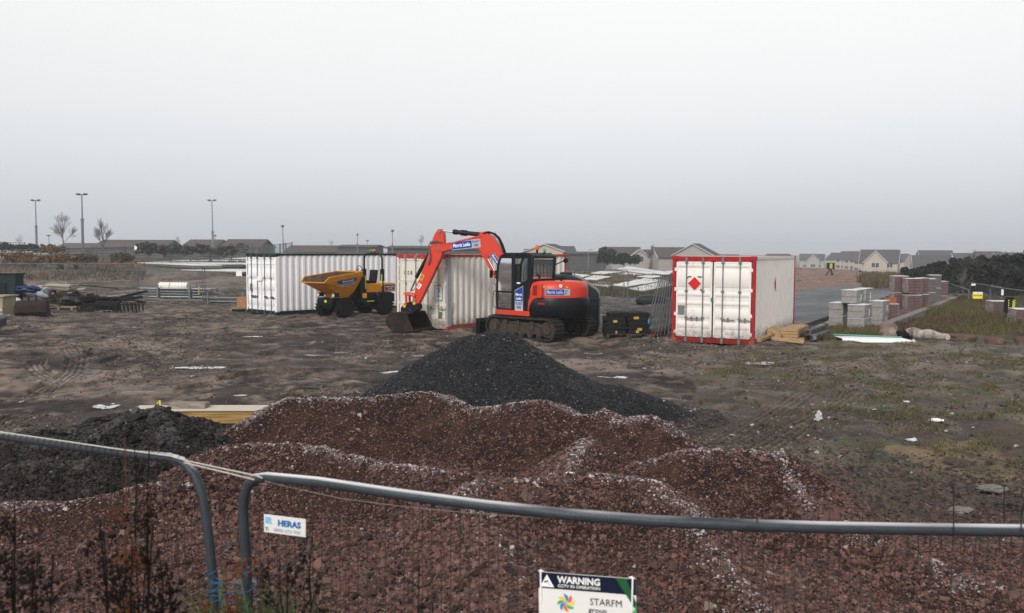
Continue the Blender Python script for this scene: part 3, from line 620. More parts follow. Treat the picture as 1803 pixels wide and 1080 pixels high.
def dec_M(t,Lc,Wc,H):
    b=MB(); b.bb(-.008,-.002,Wc-.11,Wc+.004,.0,H-.12); b.build('left_post_skin',M_DOORM,t)
    b=MB(); b.bb(-.008,-.002,.13,Wc-.11,.02,.15); b.build('sill_skin',M_DOORM,t)
    b=MB(); yD=Wc-.30
    b.text('C 0 8',M_face_door(Wc-.34,H-.68,.0335),.21,0,.02,'LEFT'); b.build('stencilled_number',M_DARKM,t,smooth=0)
    b=MB(); b.bb(.004,.010,.28,.68,.99,1.52); b.text('2',M_face_door(.48,1.26,.002),.46,1,.0); 
    for (y0,y1,z0,z1) in ((.28,.30,.99,1.52),(.66,.68,.99,1.52),(.30,.66,.99,1.01),(.30,.66,1.50,1.52)): b.bb(.000,.0035,y0,y1,z0,z1,1)
    b.build('painted_number',[mat('white_patch',(.52,.55,.55),.6),mat('blue_marker',(.10,.19,.28),.6)],t,smooth=0)
    b=MB(); b.bb(.003,.010,.30,.50,.36,.60); b.build('data_plate',mat('plate_grey',(.16,.16,.15),.5,.3),t)
    b=MB(); b.bb(-.006,-.002,-.0,.13,.0,H-.12); b.bb(.0,.15,-.006,-.002,.02,H-.12); b.build('corner_post_sheet',GREYP,t)
container('cream container with rust streaks, C08 on the door, behind the digger bucket',(-2.212,29.28),.82,6.4,2.72,2.6,.01,REDW,M_WALLM,M_DOORM,mat('bar_cream',(.30,.28,.25),.6,.2,var=.4,scale=9),[(.18,.3),(.80,.05),(1.62,.05)],.28,RED,dec_M,REDW)
GREENF=mat('dark_green_paint',(.005,.020,.018),.5,var=.2)
L_WALL=mat('clean_white_corrugated',(.72,.715,.725),.5,col2=(.55,.53,.52),thr=(.58,.85),scale=3,stretch=(1,1,.3))
def dec_L(t,Lc,Wc,H):
    f=MB()
    f.bb(-.008,-.002,.0,.14,.12,H-.16); f.bb(.0,.14,-.006,-.002,.13,H-.14); f.bb(Lc-.12,Lc,-.006,-.002,.05,H-.12); f.bb(-.006,-.002,Wc-.10,Wc,.12,H-.16); f.build('white_post_skin',L_WALL,t)
    b=MB(); b.bb(.004,.011,Wc-.50,Wc-.30,.95,1.28); b.build('data_plate',mat('plate_grey',(.16,.16,.15),.5,.3),t)
    b=MB(); b.bb(-.05,.0,Wc/2-.12,Wc/2+.28,1.42,1.60); b.build('lock_box',L_WALL,t)
container('clean white container with dark green frame behind the yellow dumper',(-9.905,35.81),.798,6.32,2.53,2.6,-.0,GREENF,L_WALL,L_WALL,BARD,[(.35,.45),(1.02,.42),(1.5,.44),(2.1,.12)],.30,GREENF,dec_L,GREENF)
for _m in (R_WALL,R_DOOR,M_DOORM,M_WALLM): dirt(_m,.9,.75)
dirt(L_WALL,.5,.6); dirt(RED,.7,.6)
# ================================================================== decals
M_BLUE=mat('sticker_blue',(.012,.045,.26),.4,var=.03); M_SGREY=mat('sticker_grey',(.36,.38,.42),.4,var=.03); M_SWHITE=mat('sticker_white',(.80,.80,.80),.4,var=.03)
M_ORANGE=mat('orange_red_paint',(.52,.032,.010),.40,col2=(.24,.040,.022),thr=(.58,.82),scale=5,spec=.4); M_YEL=mat('hazard_yellow',(.62,.33,.02),.45,var=.1)
M_MBLK=mat('machine_black',(.005,.006,.009),.4,var=.3,scale=4,spec=.2); M_CHROME=mat('chrome_rod',(.75,.75,.77),.12,1.,var=.02)
M_MUDDY=mat('mud_caked_steel',(.045,.036,.028),.9,var=.5,scale=9,bump=.8,bscale=30); M_RUST=mat('rusty_worn_steel',(.034,.019,.014),.8,col2=(.010,.009,.009),thr=(.4,.6),scale=5,bump=.4)
GLASS=glassmat('cab_glass',(.34,.41,.42))
dirt(M_ORANGE,1.5,.55,(.12,.075,.05),9)
def decal_wide(t,M,w,h,bs=.14):       # blue field with white words, grey field with blue words
    b=MB(); k=.70
    def q(x0,x1,y0,y1,z,mi): b.add([M@Vector(v) for v in ((x0,y0,z),(x1,y0,z),(x1,y1,z),(x0,y1,z))],[(0,1,2,3)],mi)
    q(-w/2,w/2,-h/2,h/2,0,1); q(-w/2+.03*h,-w/2+k*w,-h/2+.08*h,h/2-.08*h,.002,0)
    b.text('Morris Leslie',M@Matrix.Translation((-w/2+k*w/2,0,.004)),h*.62,2,.02,sx=min(1,k*w*.9/(h*.62*5.6)))
    b.text('PLANT',M@Matrix.Translation((w/2-(1-k)*w/2,h*.22,.004)),h*.40,0,.02,sx=.85*(1-k)*w/(h*.40*3.1)); b.text('HIRE',M@Matrix.Translation((w/2-(1-k)*w/2,-h*.22,.004)),h*.40,0,.02,sx=.85*(1-k)*w/(h*.40*3.1))
    return b.build('name_decal',[M_BLUE,M_SGREY,M_SWHITE],t,smooth=0)
# ================================================================== excavator
def excavator():
    O=Vector((.93,27.2,0)); a=R(42); M0=Matrix.Translation((O.x,O.y,-.02))@Matrix.Rotation(math.pi-a,4,'Z')   # local +x forward, +y machine left (towards the viewer)
    t=thing('excavator','orange and black tracked digger with its arm raised over the yard','excavator',M=M0)
    # --- undercarriage
    for sy in (1,-1):
        y0,y1=(.60,1.06) if sy>0 else (-1.06,-.60)
        def belt(r): 
            pr=[]
            for k in range(13): th=math.pi/2-math.pi*k/12; pr.append((1.10+r*math.cos(th),.36+r*math.sin(th)))
            for k in range(13): th=-math.pi/2-math.pi*k/12; pr.append((-1.10+r*math.cos(th),.36+r*math.sin(th)))
            return pr
        o_=belt(.34); i_=belt(.285); n=len(o_); b=MB()
        vs=[(p[0],y,p[1]) for y in (y0,y1) for p in o_]+[(p[0],y,p[1]) for y in (y0,y1) for p in i_]
        for k in range(n):
            j=(k+1)%n; b.add([vs[k],vs[j],vs[n+j],vs[n+k]],[(0,1,2,3)]); b.add([vs[2*n+k],vs[2*n+j],vs[3*n+j],vs[3*n+k]],[(3,2,1,0)]); b.add([vs[k],vs[j],vs[2*n+j],vs[2*n+k]],[(3,2,1,0)]); b.add([vs[n+k],vs[n+j],vs[3*n+j],vs[3*n+k]],[(0,1,2,3)])
        per=2*2.2+2*math.pi*.35; K=52
        for k in range(K):     # lugs
            s=per*k/K
            if s<2.2: p=(-1.1+s,.715); th=0
            elif s<2.2+math.pi*.35: q=(s-2.2)/.35; p=(1.1+.355*math.sin(q),.36+.355*math.cos(q)); th=-q
            elif s<4.4+math.pi*.35: p=(1.1-(s-2.2-math.pi*.35),.005); th=0
            else: q=(s-4.4-math.pi*.35)/.35; p=(-1.1-.355*math.sin(q),.36-.355*math.cos(q)); th=-q
            b.box((p[0],(y0+y1)/2,p[1]),(.055,.44,.035),M=Matrix.Rotation(-th,4,'Y'))
        tr=b.build('track',mat('track_rubber',(.020,.018,.017),.8,var=.3,col2=(.045,.036,.028),thr=(.5,.7),scale=8,bump=.4),t,smooth=25)
        f=MB(); ys=y1 if sy>0 else y0; f.bb(-.95,.95,min(ys,ys-sy*.3)+.0,max(ys,ys-sy*.3)-.05,.20,.44)
        f.prism([(-.9,.44),(-.7,.54),(.75,.54),(.95,.44)],(y0+y1)/2-.12,(y0+y1)/2+.12)
        for x in (-.5,.1,.62): f.bb(x-.07,x+.07,ys-sy*.10,ys-sy*.02,.30,.58)
        f.build('track_frame',M_MUDDY,tr,bevel=.01)
        for k,x in enumerate((-.78,-.42,-.06,.30,.66)):
            r=MB(); r.cyl((x,ys-sy*.12,.17),(x,ys-sy*.02,.17),.10,n=14); r.cyl((x,ys-sy*.03,.17),(x,ys+sy*.01,.17),.045,n=10); r.build('roller',M_MUDDY,tr)
        for x,rr in ((1.10,.24),(-1.10,.25)):
            r=MB(); r.cyl((x,ys-sy*.16,.36),(x,ys-sy*.05,.36),rr,n=20); r.cyl((x,ys-sy*.06,.36),(x,ys-sy*.01,.36),rr*.6,n=16)
            for k in range(8): th=k*math.pi/4; r.cyl((x+rr*.8*math.cos(th),ys-sy*.05,.36+rr*.8*math.sin(th)),(x+rr*.8*math.cos(th),ys-sy*.03,.36+rr*.8*math.sin(th)),.02,n=6)
            r.build('sprocket',M_MUDDY,tr)
    b=MB(); b.bb(-.7,.7,-.62,.62,.34,.60); b.cyl((0,0,.58),(0,0,.74),.50,n=24); b.build('undercarriage',M_MBLK,t,bevel=.02)
    b=MB(); pr=[(1.78,.02),(1.84,.02),(1.80,.14),(1.77,.30),(1.80,.46),(1.87,.56),(1.82,.57),(1.74,.47),(1.70,.30),(1.73,.14)]
    b.prism(pr,-1.1,1.1); 
    for y in (-.45,.45): b.prism([(.6,.30),(1.74,.22),(1.74,.36),(.6,.46)],y-.06,y+.06)
    for y in (-1.1,1.06): b.bb(1.68,1.84,y,y+.04,.04,.56)
    b.cyl((.8,0,.42),(1.72,0,.40),.05); b.build('dozer_blade',M_MBLK,t,bevel=.006)
    # --- house: black lower body + orange hood
    def outline(s=1.):   # plan outline of the tail
        pts=[(1.02,1.02),(.20,1.05),(-.6,1.05)]
        for k in range(13): th=math.pi/2+math.pi*k/12; pts.append((-.62+1.02*math.cos(th)*s,1.04*math.sin(th)*s))
        return pts+[(-.6,-1.05),(1.02,-1.05)]
    def loft(profiles,name,m,bv=.015):  # list of (outline, z or zfunc)
        b=MB(); n=len(profiles[0][0]); vs=[]
        for ol,zf in profiles:
            for p in ol: vs.append((p[0],p[1],zf(p) if callable(zf) else zf))
        fs=[(i*n+(k+1)%n,i*n+k,(i+1)*n+k,(i+1)*n+(k+1)%n) for i in range(len(profiles)-1) for k in range(n)]
        fs+=[tuple(range(n)),tuple(range((len(profiles)-1)*n+n-1,(len(profiles)-1)*n-1,-1))]
        b.add(vs,fs); return b.build(name,m,t,smooth=40)
    ol=outline(); sc=lambda k,dx=0: [((p[0]+.62)*k-.62+dx if p[0]<-.3 else p[0]+dx, p[1]*k) for p in ol]
    tail=[(-.38,1.05)]+ol[2:-1]+[(-.38,-1.05)]
    tl=lambda k,x0: [(x0 if abs(p[0]+.38)<.01 else (p[0]+.62)*k-.62, p[1]*k) for p in tail]
    loft([(tl(.94,-.30),.74),(tl(1.0,-.30),.82),(tl(1.02,-.30),1.05),(tl(1.02,-.30),1.26),(tl(.99,-.30),1.33)],'counterweight',M_MBLK)
    b=MB(); b.bb(-.34,1.0,-1.02,1.02,.74,.90); b.build('deck',M_MBLK,t,bevel=.02)
    b=MB(); b.bb(-.42,1.01,.98,1.065,.745,.90); b.build('side_skirt',M_ORANGE,t,bevel=.012)
    b=MB(); b.bb(.62,1.0,1.066,1.069,.80,.825); b.build('sill_step',M_STEEL,t)
    hood=loft([(tl(.985,-.30),1.332),(tl(.985,-.30),1.60),(tl(.95,-.34),1.74),(tl(.86,-.40),1.81),(tl(.6,-.45),1.83)],'hood',M_ORANGE)
    # curved orange quarter sweeping down behind the cab door
    b=MB(); pr=[(-.36,.92),(-.42,1.10),(-.52,1.33),(-.98,1.33),(-.98,1.70),(-.80,1.78),(-.62,1.62),(-.50,1.42),(-.40,1.20)]
    pr=[(-.355,.92),(-.40,.92),(-.44,1.08),(-.53,1.22),(-.66,1.31),(-.92,1.34),(-.92,1.76),(-.70,1.78),(-.58,1.66),(-.47,1.45),(-.39,1.20)]
    b.prism(pr,1.0,1.078); b.build('quarter_panel',M_ORANGE,t,bevel=.012)
    v=MB(); 
    for k in range(7): v.box((-.66+.012*k*0-.0,1.081,1.42+k*.045),(.17,.006,.026))
    v.build('vent_grille',M_MBLK,t)
    th0=math.pi/2+R(28)
    def tailM(deg,z,off=.012):   # frame on the curved tail wall
        th=math.pi/2+R(deg); n=Vector((math.cos(th),math.sin(th),0)); c=Vector((-.62+(1.02*.985)*math.cos(th),1.04*.985*math.sin(th),z))+n*off
        x=Vector((-math.sin(th),math.cos(th),0)); return Matrix(((x.x,0,n.x,c.x),(x.y,0,n.y,c.y),(0,1,0,c.z),(0,0,0,1)))
    # hood sticker follows the curve: built in short bent strips
    b=MB(); deg0,deg1=20,64; K=12
    def strip(d0,d1,z0,z1,off,mi):
        for k in range(K):
            A=tailM(d0+(d1-d0)*k/K,0,off).translation; B=tailM(d0+(d1-d0)*(k+1)/K,0,off).translation
            b.add([(A.x,A.y,z0),(B.x,B.y,z0),(B.x,B.y,z1),(A.x,A.y,z1)],[(0,1,2,3)],mi)
    strip(deg0,deg1,1.41,1.61,.010,1); strip(deg0+1,deg1-11,1.425,1.595,.012,0)
    tb=MB(); tb.text('Morris Leslie',Matrix.Identity(4),.155,0,.02,'LEFT',.80); xs=[v[0] for v in tb.v]; wmax=max(xs)
    def bend(v):
        d=deg0+3+(deg1-deg0-16)*v[0]/wmax; A=tailM(d,0,.0145).translation; return (A.x,A.y,1.51+v[1])
    b.add([bend(v) for v in tb.v],tb.f,2)
    for s_,zz in (('PLANT',1.55),('HIRE',1.47)):
        tb=MB(); tb.text(s_,Matrix.Identity(4),.062,0,.02,'LEFT',.8); b.add([tuple(Vector((*tailM(deg1-10+v[0]*40,0,.0145).translation.xy,zz+v[1]))) for v in tb.v],tb.f,0)
    b.build('name_decal',[M_BLUE,M_SGREY,M_SWHITE],t,smooth=0)
    b=MB(); 
    for d0,z,w,h in ((17,1.67,.10,.07),(10,1.735,.15,.02),(58,1.66,.08,.06)):
        Mx=tailM(d0,z,.012); b=MB(); b.box((0,0,0),(w,h,.004),M=Mx); b.build('warning_label',M_YEL,t)
    b=MB(); Mx=tailM(47,1.70,.0); b.cyl(Mx@Vector((0,0,0)),Mx@Vector((0,0,.02)),.05,n=16); b.text('k',Mx@Matrix.Translation((0,0,.0215)),.08,1,.03); b.build('round_badge',[M_SWHITE,M_ORANGE],t)
    b=MB(); Mx=tailM(14,1.16,.03); b.box((0,0,0),(.22,.05,.012),M=Mx); b.build('reflector',mat('red_reflector',(.35,.01,.012),.3),t)
    # --- cab
    ch=2.66; cy0,cy1=-.10,1.045; xr,xf=-.50,.98
    side=[(.96,.90),(.985,1.35),(.93,2.30),(.80,2.58),(.64,2.64),(-.34,2.64),(-.50,2.56),(-.46,1.86),(-.40,1.60),(-.40,.90)]
    cab=MB()
    def bar(p,q,y,w=.075,d=.07): 
        pa,pb=Vector((p[0],y,p[1])),Vector((q[0],y,q[1])); v=(pb-pa); L_=v.length; ang=math.atan2(v.z,v.x); cab.box((pa+pb)/2,(L_+w*.8,d,w),M=Matrix.Rotation(-ang,4,'Y'))
    for y in (cy0+.035,cy1-.035):
        for k in range(len(side)): bar(side[k],side[(k+1)%len(side)],y)
    for k in range(len(side)):     # cross members
        p=side[k]; cab.box((p[0],(cy0+cy1)/2,p[1]),(.07,cy1-cy0-.01,.07))
    cab.prism([(.70,2.61),(.60,2.70),(-.34,2.70),(-.49,2.60),(-.49,2.52),(.82,2.52)],cy0+.01,cy1-.01)    # roof
    # solid lower rear and B pillar
    bar((.28,.92),(.28,2.60),cy1-.03,.13,.065); bar((-.40,1.9),(-.40,2.6),cy1-.03,.16,.065)
    cab.prism([(.22,.90),(.22,1.80),(-.20,1.80),(-.33,1.90),(-.46,1.90),(-.40,.92)],cy1-.065,cy1-.004)
    cab.prism([(-.38,.92),(-.46,1.86),(-.36,1.86),(-.32,.92)],cy0+.03,cy1-.03)
    cab.bb(.86,.96,cy0+.03,cy1-.03,.90,1.12)
    bar((.97,1.47),(.28,1.47),cy1-.03,.06,.06)
    c_=cab.build('cab',M_MBLK,t,bevel=.014)
    def pane(pts,name='window'):
        b=MB(); n=len(pts); b.add(pts,[tuple(range(n))]); return b.build(name,GLASS,c_,smooth=0)
    pane([(.30,cy1-.02,1.50),(.95,cy1-.02,1.50),(.90,cy1-.02,2.30),(.78,cy1-.02,2.52),(.30,cy1-.02,2.52)]); pane([(.30,cy1-.02,.95),(.93,cy1-.02,.95),(.96,cy1-.02,1.44),(.30,cy1-.02,1.44)])
    pane([(.22,cy1-.02,1.80),(-.20,cy1-.02,1.80),(-.36,cy1-.02,1.92),(-.34,cy1-.02,2.52),(.22,cy1-.02,2.52)])
    pane([(-.455,cy0+.06,1.9),(-.455,cy1-.06,1.9),(-.49,cy1-.06,2.5),(-.49,cy0+.06,2.5)]); pane([(.965,cy0+.06,1.4),(.965,cy1-.06,1.4),(.92,cy1-.06,2.3),(.92,cy0+.06,2.3)])
    pane([(.90,cy0+.02,1.2),(-.3,cy0+.02,1.2),(-.36,cy0+.02,2.5),(.80,cy0+.02,2.5)])
    # inner frame lining seen round the rear side pane
    b=MB(); b.bb(-.38,-.24,.40,.86,1.25,1.38); b.prism([(-.22,1.05),(.25,1.05),(.25,1.18),(-.15,1.20),(-.24,1.86),(-.33,1.86)],.30,.82); b.ball((-.28,.58,2.02),.13,sc=(.5,1.2,1)); b.build('seat',M_BLACK,t)
    b=MB(); b.cyl((.55,.25,.92),(.62,.25,1.5),.02); b.cyl((.55,.75,.92),(.62,.75,1.5),.02); b.bb(.4,.62,.2,.3,1.0,1.35); b.build('control_levers',M_BLACK,t)
    b=MB(); Mx=Matrix(((-1,0,0,.02),(0,0,1,cy1+.005),(0,1,0,1.22),(0,0,0,1)))
    q=[(-.17,-.32),(.17,-.32),(.17,.46),(-.17,.31)]
    b.add([Mx@Vector((*p,0)) for p in q],[(0,1,2,3)],1)
    q=[(-.155,-.02),(.155,-.02),(.155,.435),(-.155,.295)]; b.add([Mx@Vector((*p,.002)) for p in q],[(0,1,2,3)],0)
    for s_,y_,mi in (('Morris',.18,2),('Leslie',.06,2),('PLANT',-.10,0),('HIRE',-.22,0)): b.text(s_,Mx@Matrix.Translation((0,y_,.004)),.115,mi,.02,sx=.82)
    b.build('name_decal',[M_BLUE,M_SGREY,M_SWHITE],t,smooth=0)
    b=MB(); b.add([Mx@Vector(p) for p in ((-.09,.52,.003),(.06,.52,.003),(.06,.56,.003),(-.09,.56,.003))],[(0,1,2,3)]); b.build('small_label',M_SWHITE,t,smooth=0)
    b=MB(); b.tube([(1.0,cy1-.05,1.50),(1.12,cy1-.02,1.46),(1.13,cy1,1.20),(1.12,cy1,.98),(1.0,cy1-.05,.94)],.012); b.tube([(.98,cy1-.05,1.95),(1.08,cy1,1.93),(1.09,cy1,1.70),(.99,cy1-.05,1.66)],.012); b.build('grab_rail',M_BLACK,t)
    b=MB(); b.cyl((-.18,.42,2.70),(-.18,.42,2.80),.035); b.lathe([(.062,2.80),(.065,2.86),(.05,2.92),(.015,2.94)],(-.18,.42,0),mi=1); b.build('orange_beacon',[M_BLACK,mat('beacon_orange',(.65,.10,.02),.3)],t)
    b=MB(); b.cyl((-.30,.22,2.66),(-.32,.22,2.74),.03); b.lathe([(.05,2.74),(.052,2.79),(.03,2.83),(.01,2.84)],(-.32,.22,0),mi=1); b.build('green_beacon',[M_BLACK,mat('beacon_green',(.01,.35,.12),.3)],t)
    b=MB(); b.tube([(-.45,-.10,2.30),(-.50,-.42,2.42),(-.52,-.52,2.45)],.018); b.ball((-.54,-.56,2.45),.10,sc=(.5,1.2,.8)); b.build('mirror',M_BLACK,t)
    b=MB(); b.tube([(.96,1.0,1.95),(1.10,1.12,2.05)],.012); b.box((1.12,1.14,2.02),(.05,.1,.24)); b.build('mirror',M_BLACK,t)
    b=MB(); b.tube([(-.9,.1,1.82),(-.9,.1,1.90),(-1.0,.1,1.93)],.04); b.build('exhaust_pipe',M_BLACK,t)
    # --- working arm, in its own vertical plane (swung towards the left of the photo)
    bd=R(20); u=Vector((-math.cos(bd),math.sin(bd),0)); K0=O+Vector((-math.cos(a),math.sin(a),0))*1.15; di=Vector((u.x,u.y))
    MA=M0.inverted()@(Matrix.Translation((K0.x,K0.y,0))@Matrix.Rotation(math.pi-bd,4,'Z'))
    q=lambda px,py: PLN(px,py,K0,di)
    def plate(name,pts,w,m=M_ORANGE,y=0,bev=.012,parent=t):
        pr=[q(*p) for p in pts]; b=MB(); b.prism(pr,y-w/2,y+w/2,M=MA); return b.build(name,m,parent,bevel=bev)
    boom=plate('boom',[(771.5,440),(773,433),(779,430),(800,426),(830,419),(852,413),(860,412),(868,416),(876,427),(884,440),(892,455),(908,492),(914,508),(902,510),(893,494),(880,471),(872,458),(866,452),(858,449.5),(851,446),(846,440),(838,437),(815,437.5),(795,440),(783,443.5),(775,444.5)],.26)
    plate('cylinder_bracket',[(845,414),(848,409),(857,407.5),(862,412),(858,418)],.20,y=0,parent=boom)
    plate('boom_lug',[(846,441),(868,444),(866,451),(860,455),(851,452)],.22,parent=boom)
    def rod(name,p1,p2,r,m,y=0,n=12,par=t):
        a_,b_=q(*p1),q(*p2); b=MB(); b.cyl(MA@Vector((a_[0],y,a_[1])),MA@Vector((b_[0],y,b_[1])),r,n=n); return b.build(name,m,par)
    # dipper ram on top
    b=MB(); A=q(849,413.5); B=q(798,408.5); Cc=q(780,407)
    v=lambda p,y=0: MA@Vector((p[0],y,p[1]))
    b.cyl(v(A),v(B),.075,n=14); b.cyl(v(q(812,410)),v(q(822,411)),.10,n=14); b.cyl(v(q(799,408.6)),v(q(805,409.2)),.09,n=14); dr=b.build('dipper_ram',M_MBLK,t)
    rod('ram_rod',(800,408.7),(779,407),.035,M_CHROME,par=dr)
    bm=rod('boom_ram',(871,478),(893,520),.085,M_MBLK,y=0); rod('ram_rod',(857,452),(872,480),.04,M_CHROME,par=bm)
    plate('ram_guard',[(852,453),(857,452),(876,487),(872,489)],.20,y=0,bev=.004)
    dip=plate('dipper',[(773,404),(777,403.5),(781,406),(783,414),(783.5,424),(782.5,440),(778,455),(762,489),(746.6,521),(742,530),(738,535.5),(728,533.5),(728.5,526),(735.5,504),(746.6,475),(754,455),(760,436),(762,426),(767,413)],.21)
    br=rod('bucket_ram',(756,446),(733,489),.065,M_MBLK,y=.0); 
    rod('ram_rod',(734,487),(723,513),.03,M_STEEL,par=br)
    lk=MB()
    for y in (-.13,.13):
        for p1,p2 in (((716,516.5),(733,521)),((718,517),(718.5,537))):
            lk.cyl(MA@Vector((q(*p1)[0],y,q(*p1)[1])),MA@Vector((q(*p2)[0],y,q(*p2)[1])),.045,n=8)
    for p in ((716,516.5),(733,521),(718.5,536)): lk.cyl(v(q(*p),-.17),v(q(*p),.17),.035,n=10)
    lk.build('bucket_linkage',M_ORANGE,t)
    pn=MB()
    for p in ((774.5,437.5),(776,408),(733,529)): pn.cyl(v(q(*p),-.15),v(q(*p),.15),.05,n=12)
    pn.build('pivot_pin',M_STEEL,t)
    cp=MB(); A=q(711,545); B=q(733,531); cp.prism([q(709,549),(q(709,542)),q(716,534),q(728,531),q(739,535),q(741,543),q(733,550)],-.16,.16,M=MA); 
    cp.cyl(v(q(733,534),-.18),v(q(733,534),.18),.055,n=12,mi=1); cp.cyl(v(q(716,539),-.18),v(q(716,539),.18),.055,n=12,mi=1)
    cp.build('quick_hitch',[M_MBLK,M_YEL],t,bevel=.01)
    ho=MB(); ho.tube([v(q(716,545),-.05),v(q(722,550),.0),v(q(728,548),.12),v(q(724,544),.18)],.035); ho.tube([v(q(716,549),.1),v(q(722,552),.2),v(q(729,550),.1)],.03); ho.build('hitch_hose',mat('blue_hose',(.015,.05,.16),.5),t)
    # bucket: wide grading bucket, side profile with a curled back and an open front facing the machine
    c0=q(722,566); sx,zx=c0; ground=.0
    ou=[(-.52,.05),(-.30,.01),(.10,.0),(.34,.05),(.50,.18),(.56,.36),(.48,.54),(.30,.64),(.05,.66),(-.22,.62)]
    inn=[(-.20,.58),(.05,.61),(.28,.59),(.43,.50),(.50,.35),(.45,.20),(.31,.09),(.10,.045),(-.30,.05),(-.52,.07)]
    pr=[(sx+p[0],p[1]+.0) for p in ou]+[(sx+p[0],p[1]) for p in inn]
    b=MB(); n=len(ou); 
    for k in range(n-1):
        quad=[pr[k],pr[k+1],pr[2*n-2-k],pr[2*n-1-k]]; b.prism(quad,-.72,.72,M=MA)
    sidep=[(sx+p[0],p[1]) for p in ou]
    for y in (-.74,.72): b.prism(sidep,y,y+.02,M=MA)
    b.prism([(sx-.60,.03),(sx-.50,.04),(sx-.50,.08),(sx-.60,.045)],-.74,.74,M=MA); b.build('bucket',M_RUST,t,smooth=30)
    # hoses over the boom
    h=MB()
    for k,y in enumerate((.08,.02,-.04,.13)):
        o_=k*1.1; h.tube([v(q(*p),y) for p in ((853,413-o_*.3),(862,409.5-o_*.4),(871,413-o_*.6),(879,421-o_*.8),(885,434-o_),(889,446-o_),(897,462))],.022,n=6)
    h.build('hydraulic_hose',M_BLACK,t)
    h=MB()
    for y,k in ((.14,0),(.155,1)):
        h.tube([v(q(*p),y) for p in ((781,428-k),(772,426-2*k),(762,428-2*k),(757+k,434),(759+k,445),(760+k*1.5,454),(756.5+k*1.5,466))],.020,n=6)
    h.build('hydraulic_hose',mat('hose_sleeve',(.13,.10,.10),.7,var=.4,scale=40),t)
    h=MB(); h.tube([v(q(*p),.05) for p in ((727,513),(731,509),(735,510),(736,516))],.014,n=6); h.build('hydraulic_hose',M_BLACK,t)
    h=MB(); h.tube([v(q(*p),.135) for p in ((783,430),(800,428),(830,421.5),(852,416))],.014,n=6); h.build('hydraulic_hose',M_ORANGE,t)
    # boom decals
    def adecal(cx,cy,ex,ey,w,h):
        A,B=Vector((*q(cx,cy),)),Vector((*q(ex,ey),)); d=(B-A).normalized(); c=(A+B)/2   # A=left end in photo
        X=Vector((d.x,0,d.y)); Z=Vector((0,1,0)); Y=Z.cross(X); 
        Mx=MA@Matrix(((X.x,Y.x,0,c.x),(X.y,Y.y,1,.132),(X.z,Y.z,0,c.y),(0,0,0,1))); return Mx,(B-A).length
    Mx,w=adecal(797.5,434,849,428,0,0); decal_wide(boom,Mx,w*.98,.215*1.3)
    Mx,w=adecal(868,447,888,476,0,0); decal_wide(boom,Mx,w*.95,.17)
    for (x1,y1,x2,y2,m,hh) in ((743,493,748,484,M_YEL,.12),(738,508,743,500,M_SWHITE,.12)):
        Mx,w=adecal(x1,y1,x2,y2,0,0); Mx=Mx@Matrix.Translation((0,0,-.02)); b=MB(); b.add([Mx@Vector(p) for p in ((-w/2,-hh/2,0),(w/2,-hh/2,0),(w/2,hh/2,0),(-w/2,hh/2,0))],[(0,1,2,3)]); 
        for k in (-.2,.15): b.add([Mx@Vector(p) for p in ((-w*.35,k*hh,.002),(w*.35,k*hh,.002),(w*.35,k*hh+.02,.002),(-w*.35,k*hh+.02,.002))],[(0,1,2,3)],1)
        b.build('warning_label',[m,M_DARKM],dip,smooth=0)
    b=MB(); sw=M0.inverted()@Matrix.Translation((K0.x,K0.y,0)); b.cyl(sw@Vector((0,0,.78)),sw@Vector((0,0,1.3)),.13,n=16); b.cyl(sw@Vector((-.12,.05,.8)),sw@Vector((.25,-.1,.8)),.10,n=12); b.box((1.0,0,1.0),(.34,.5,.4)); b.build('swing_bracket',M_MBLK,t,bevel=.02)
excavator()
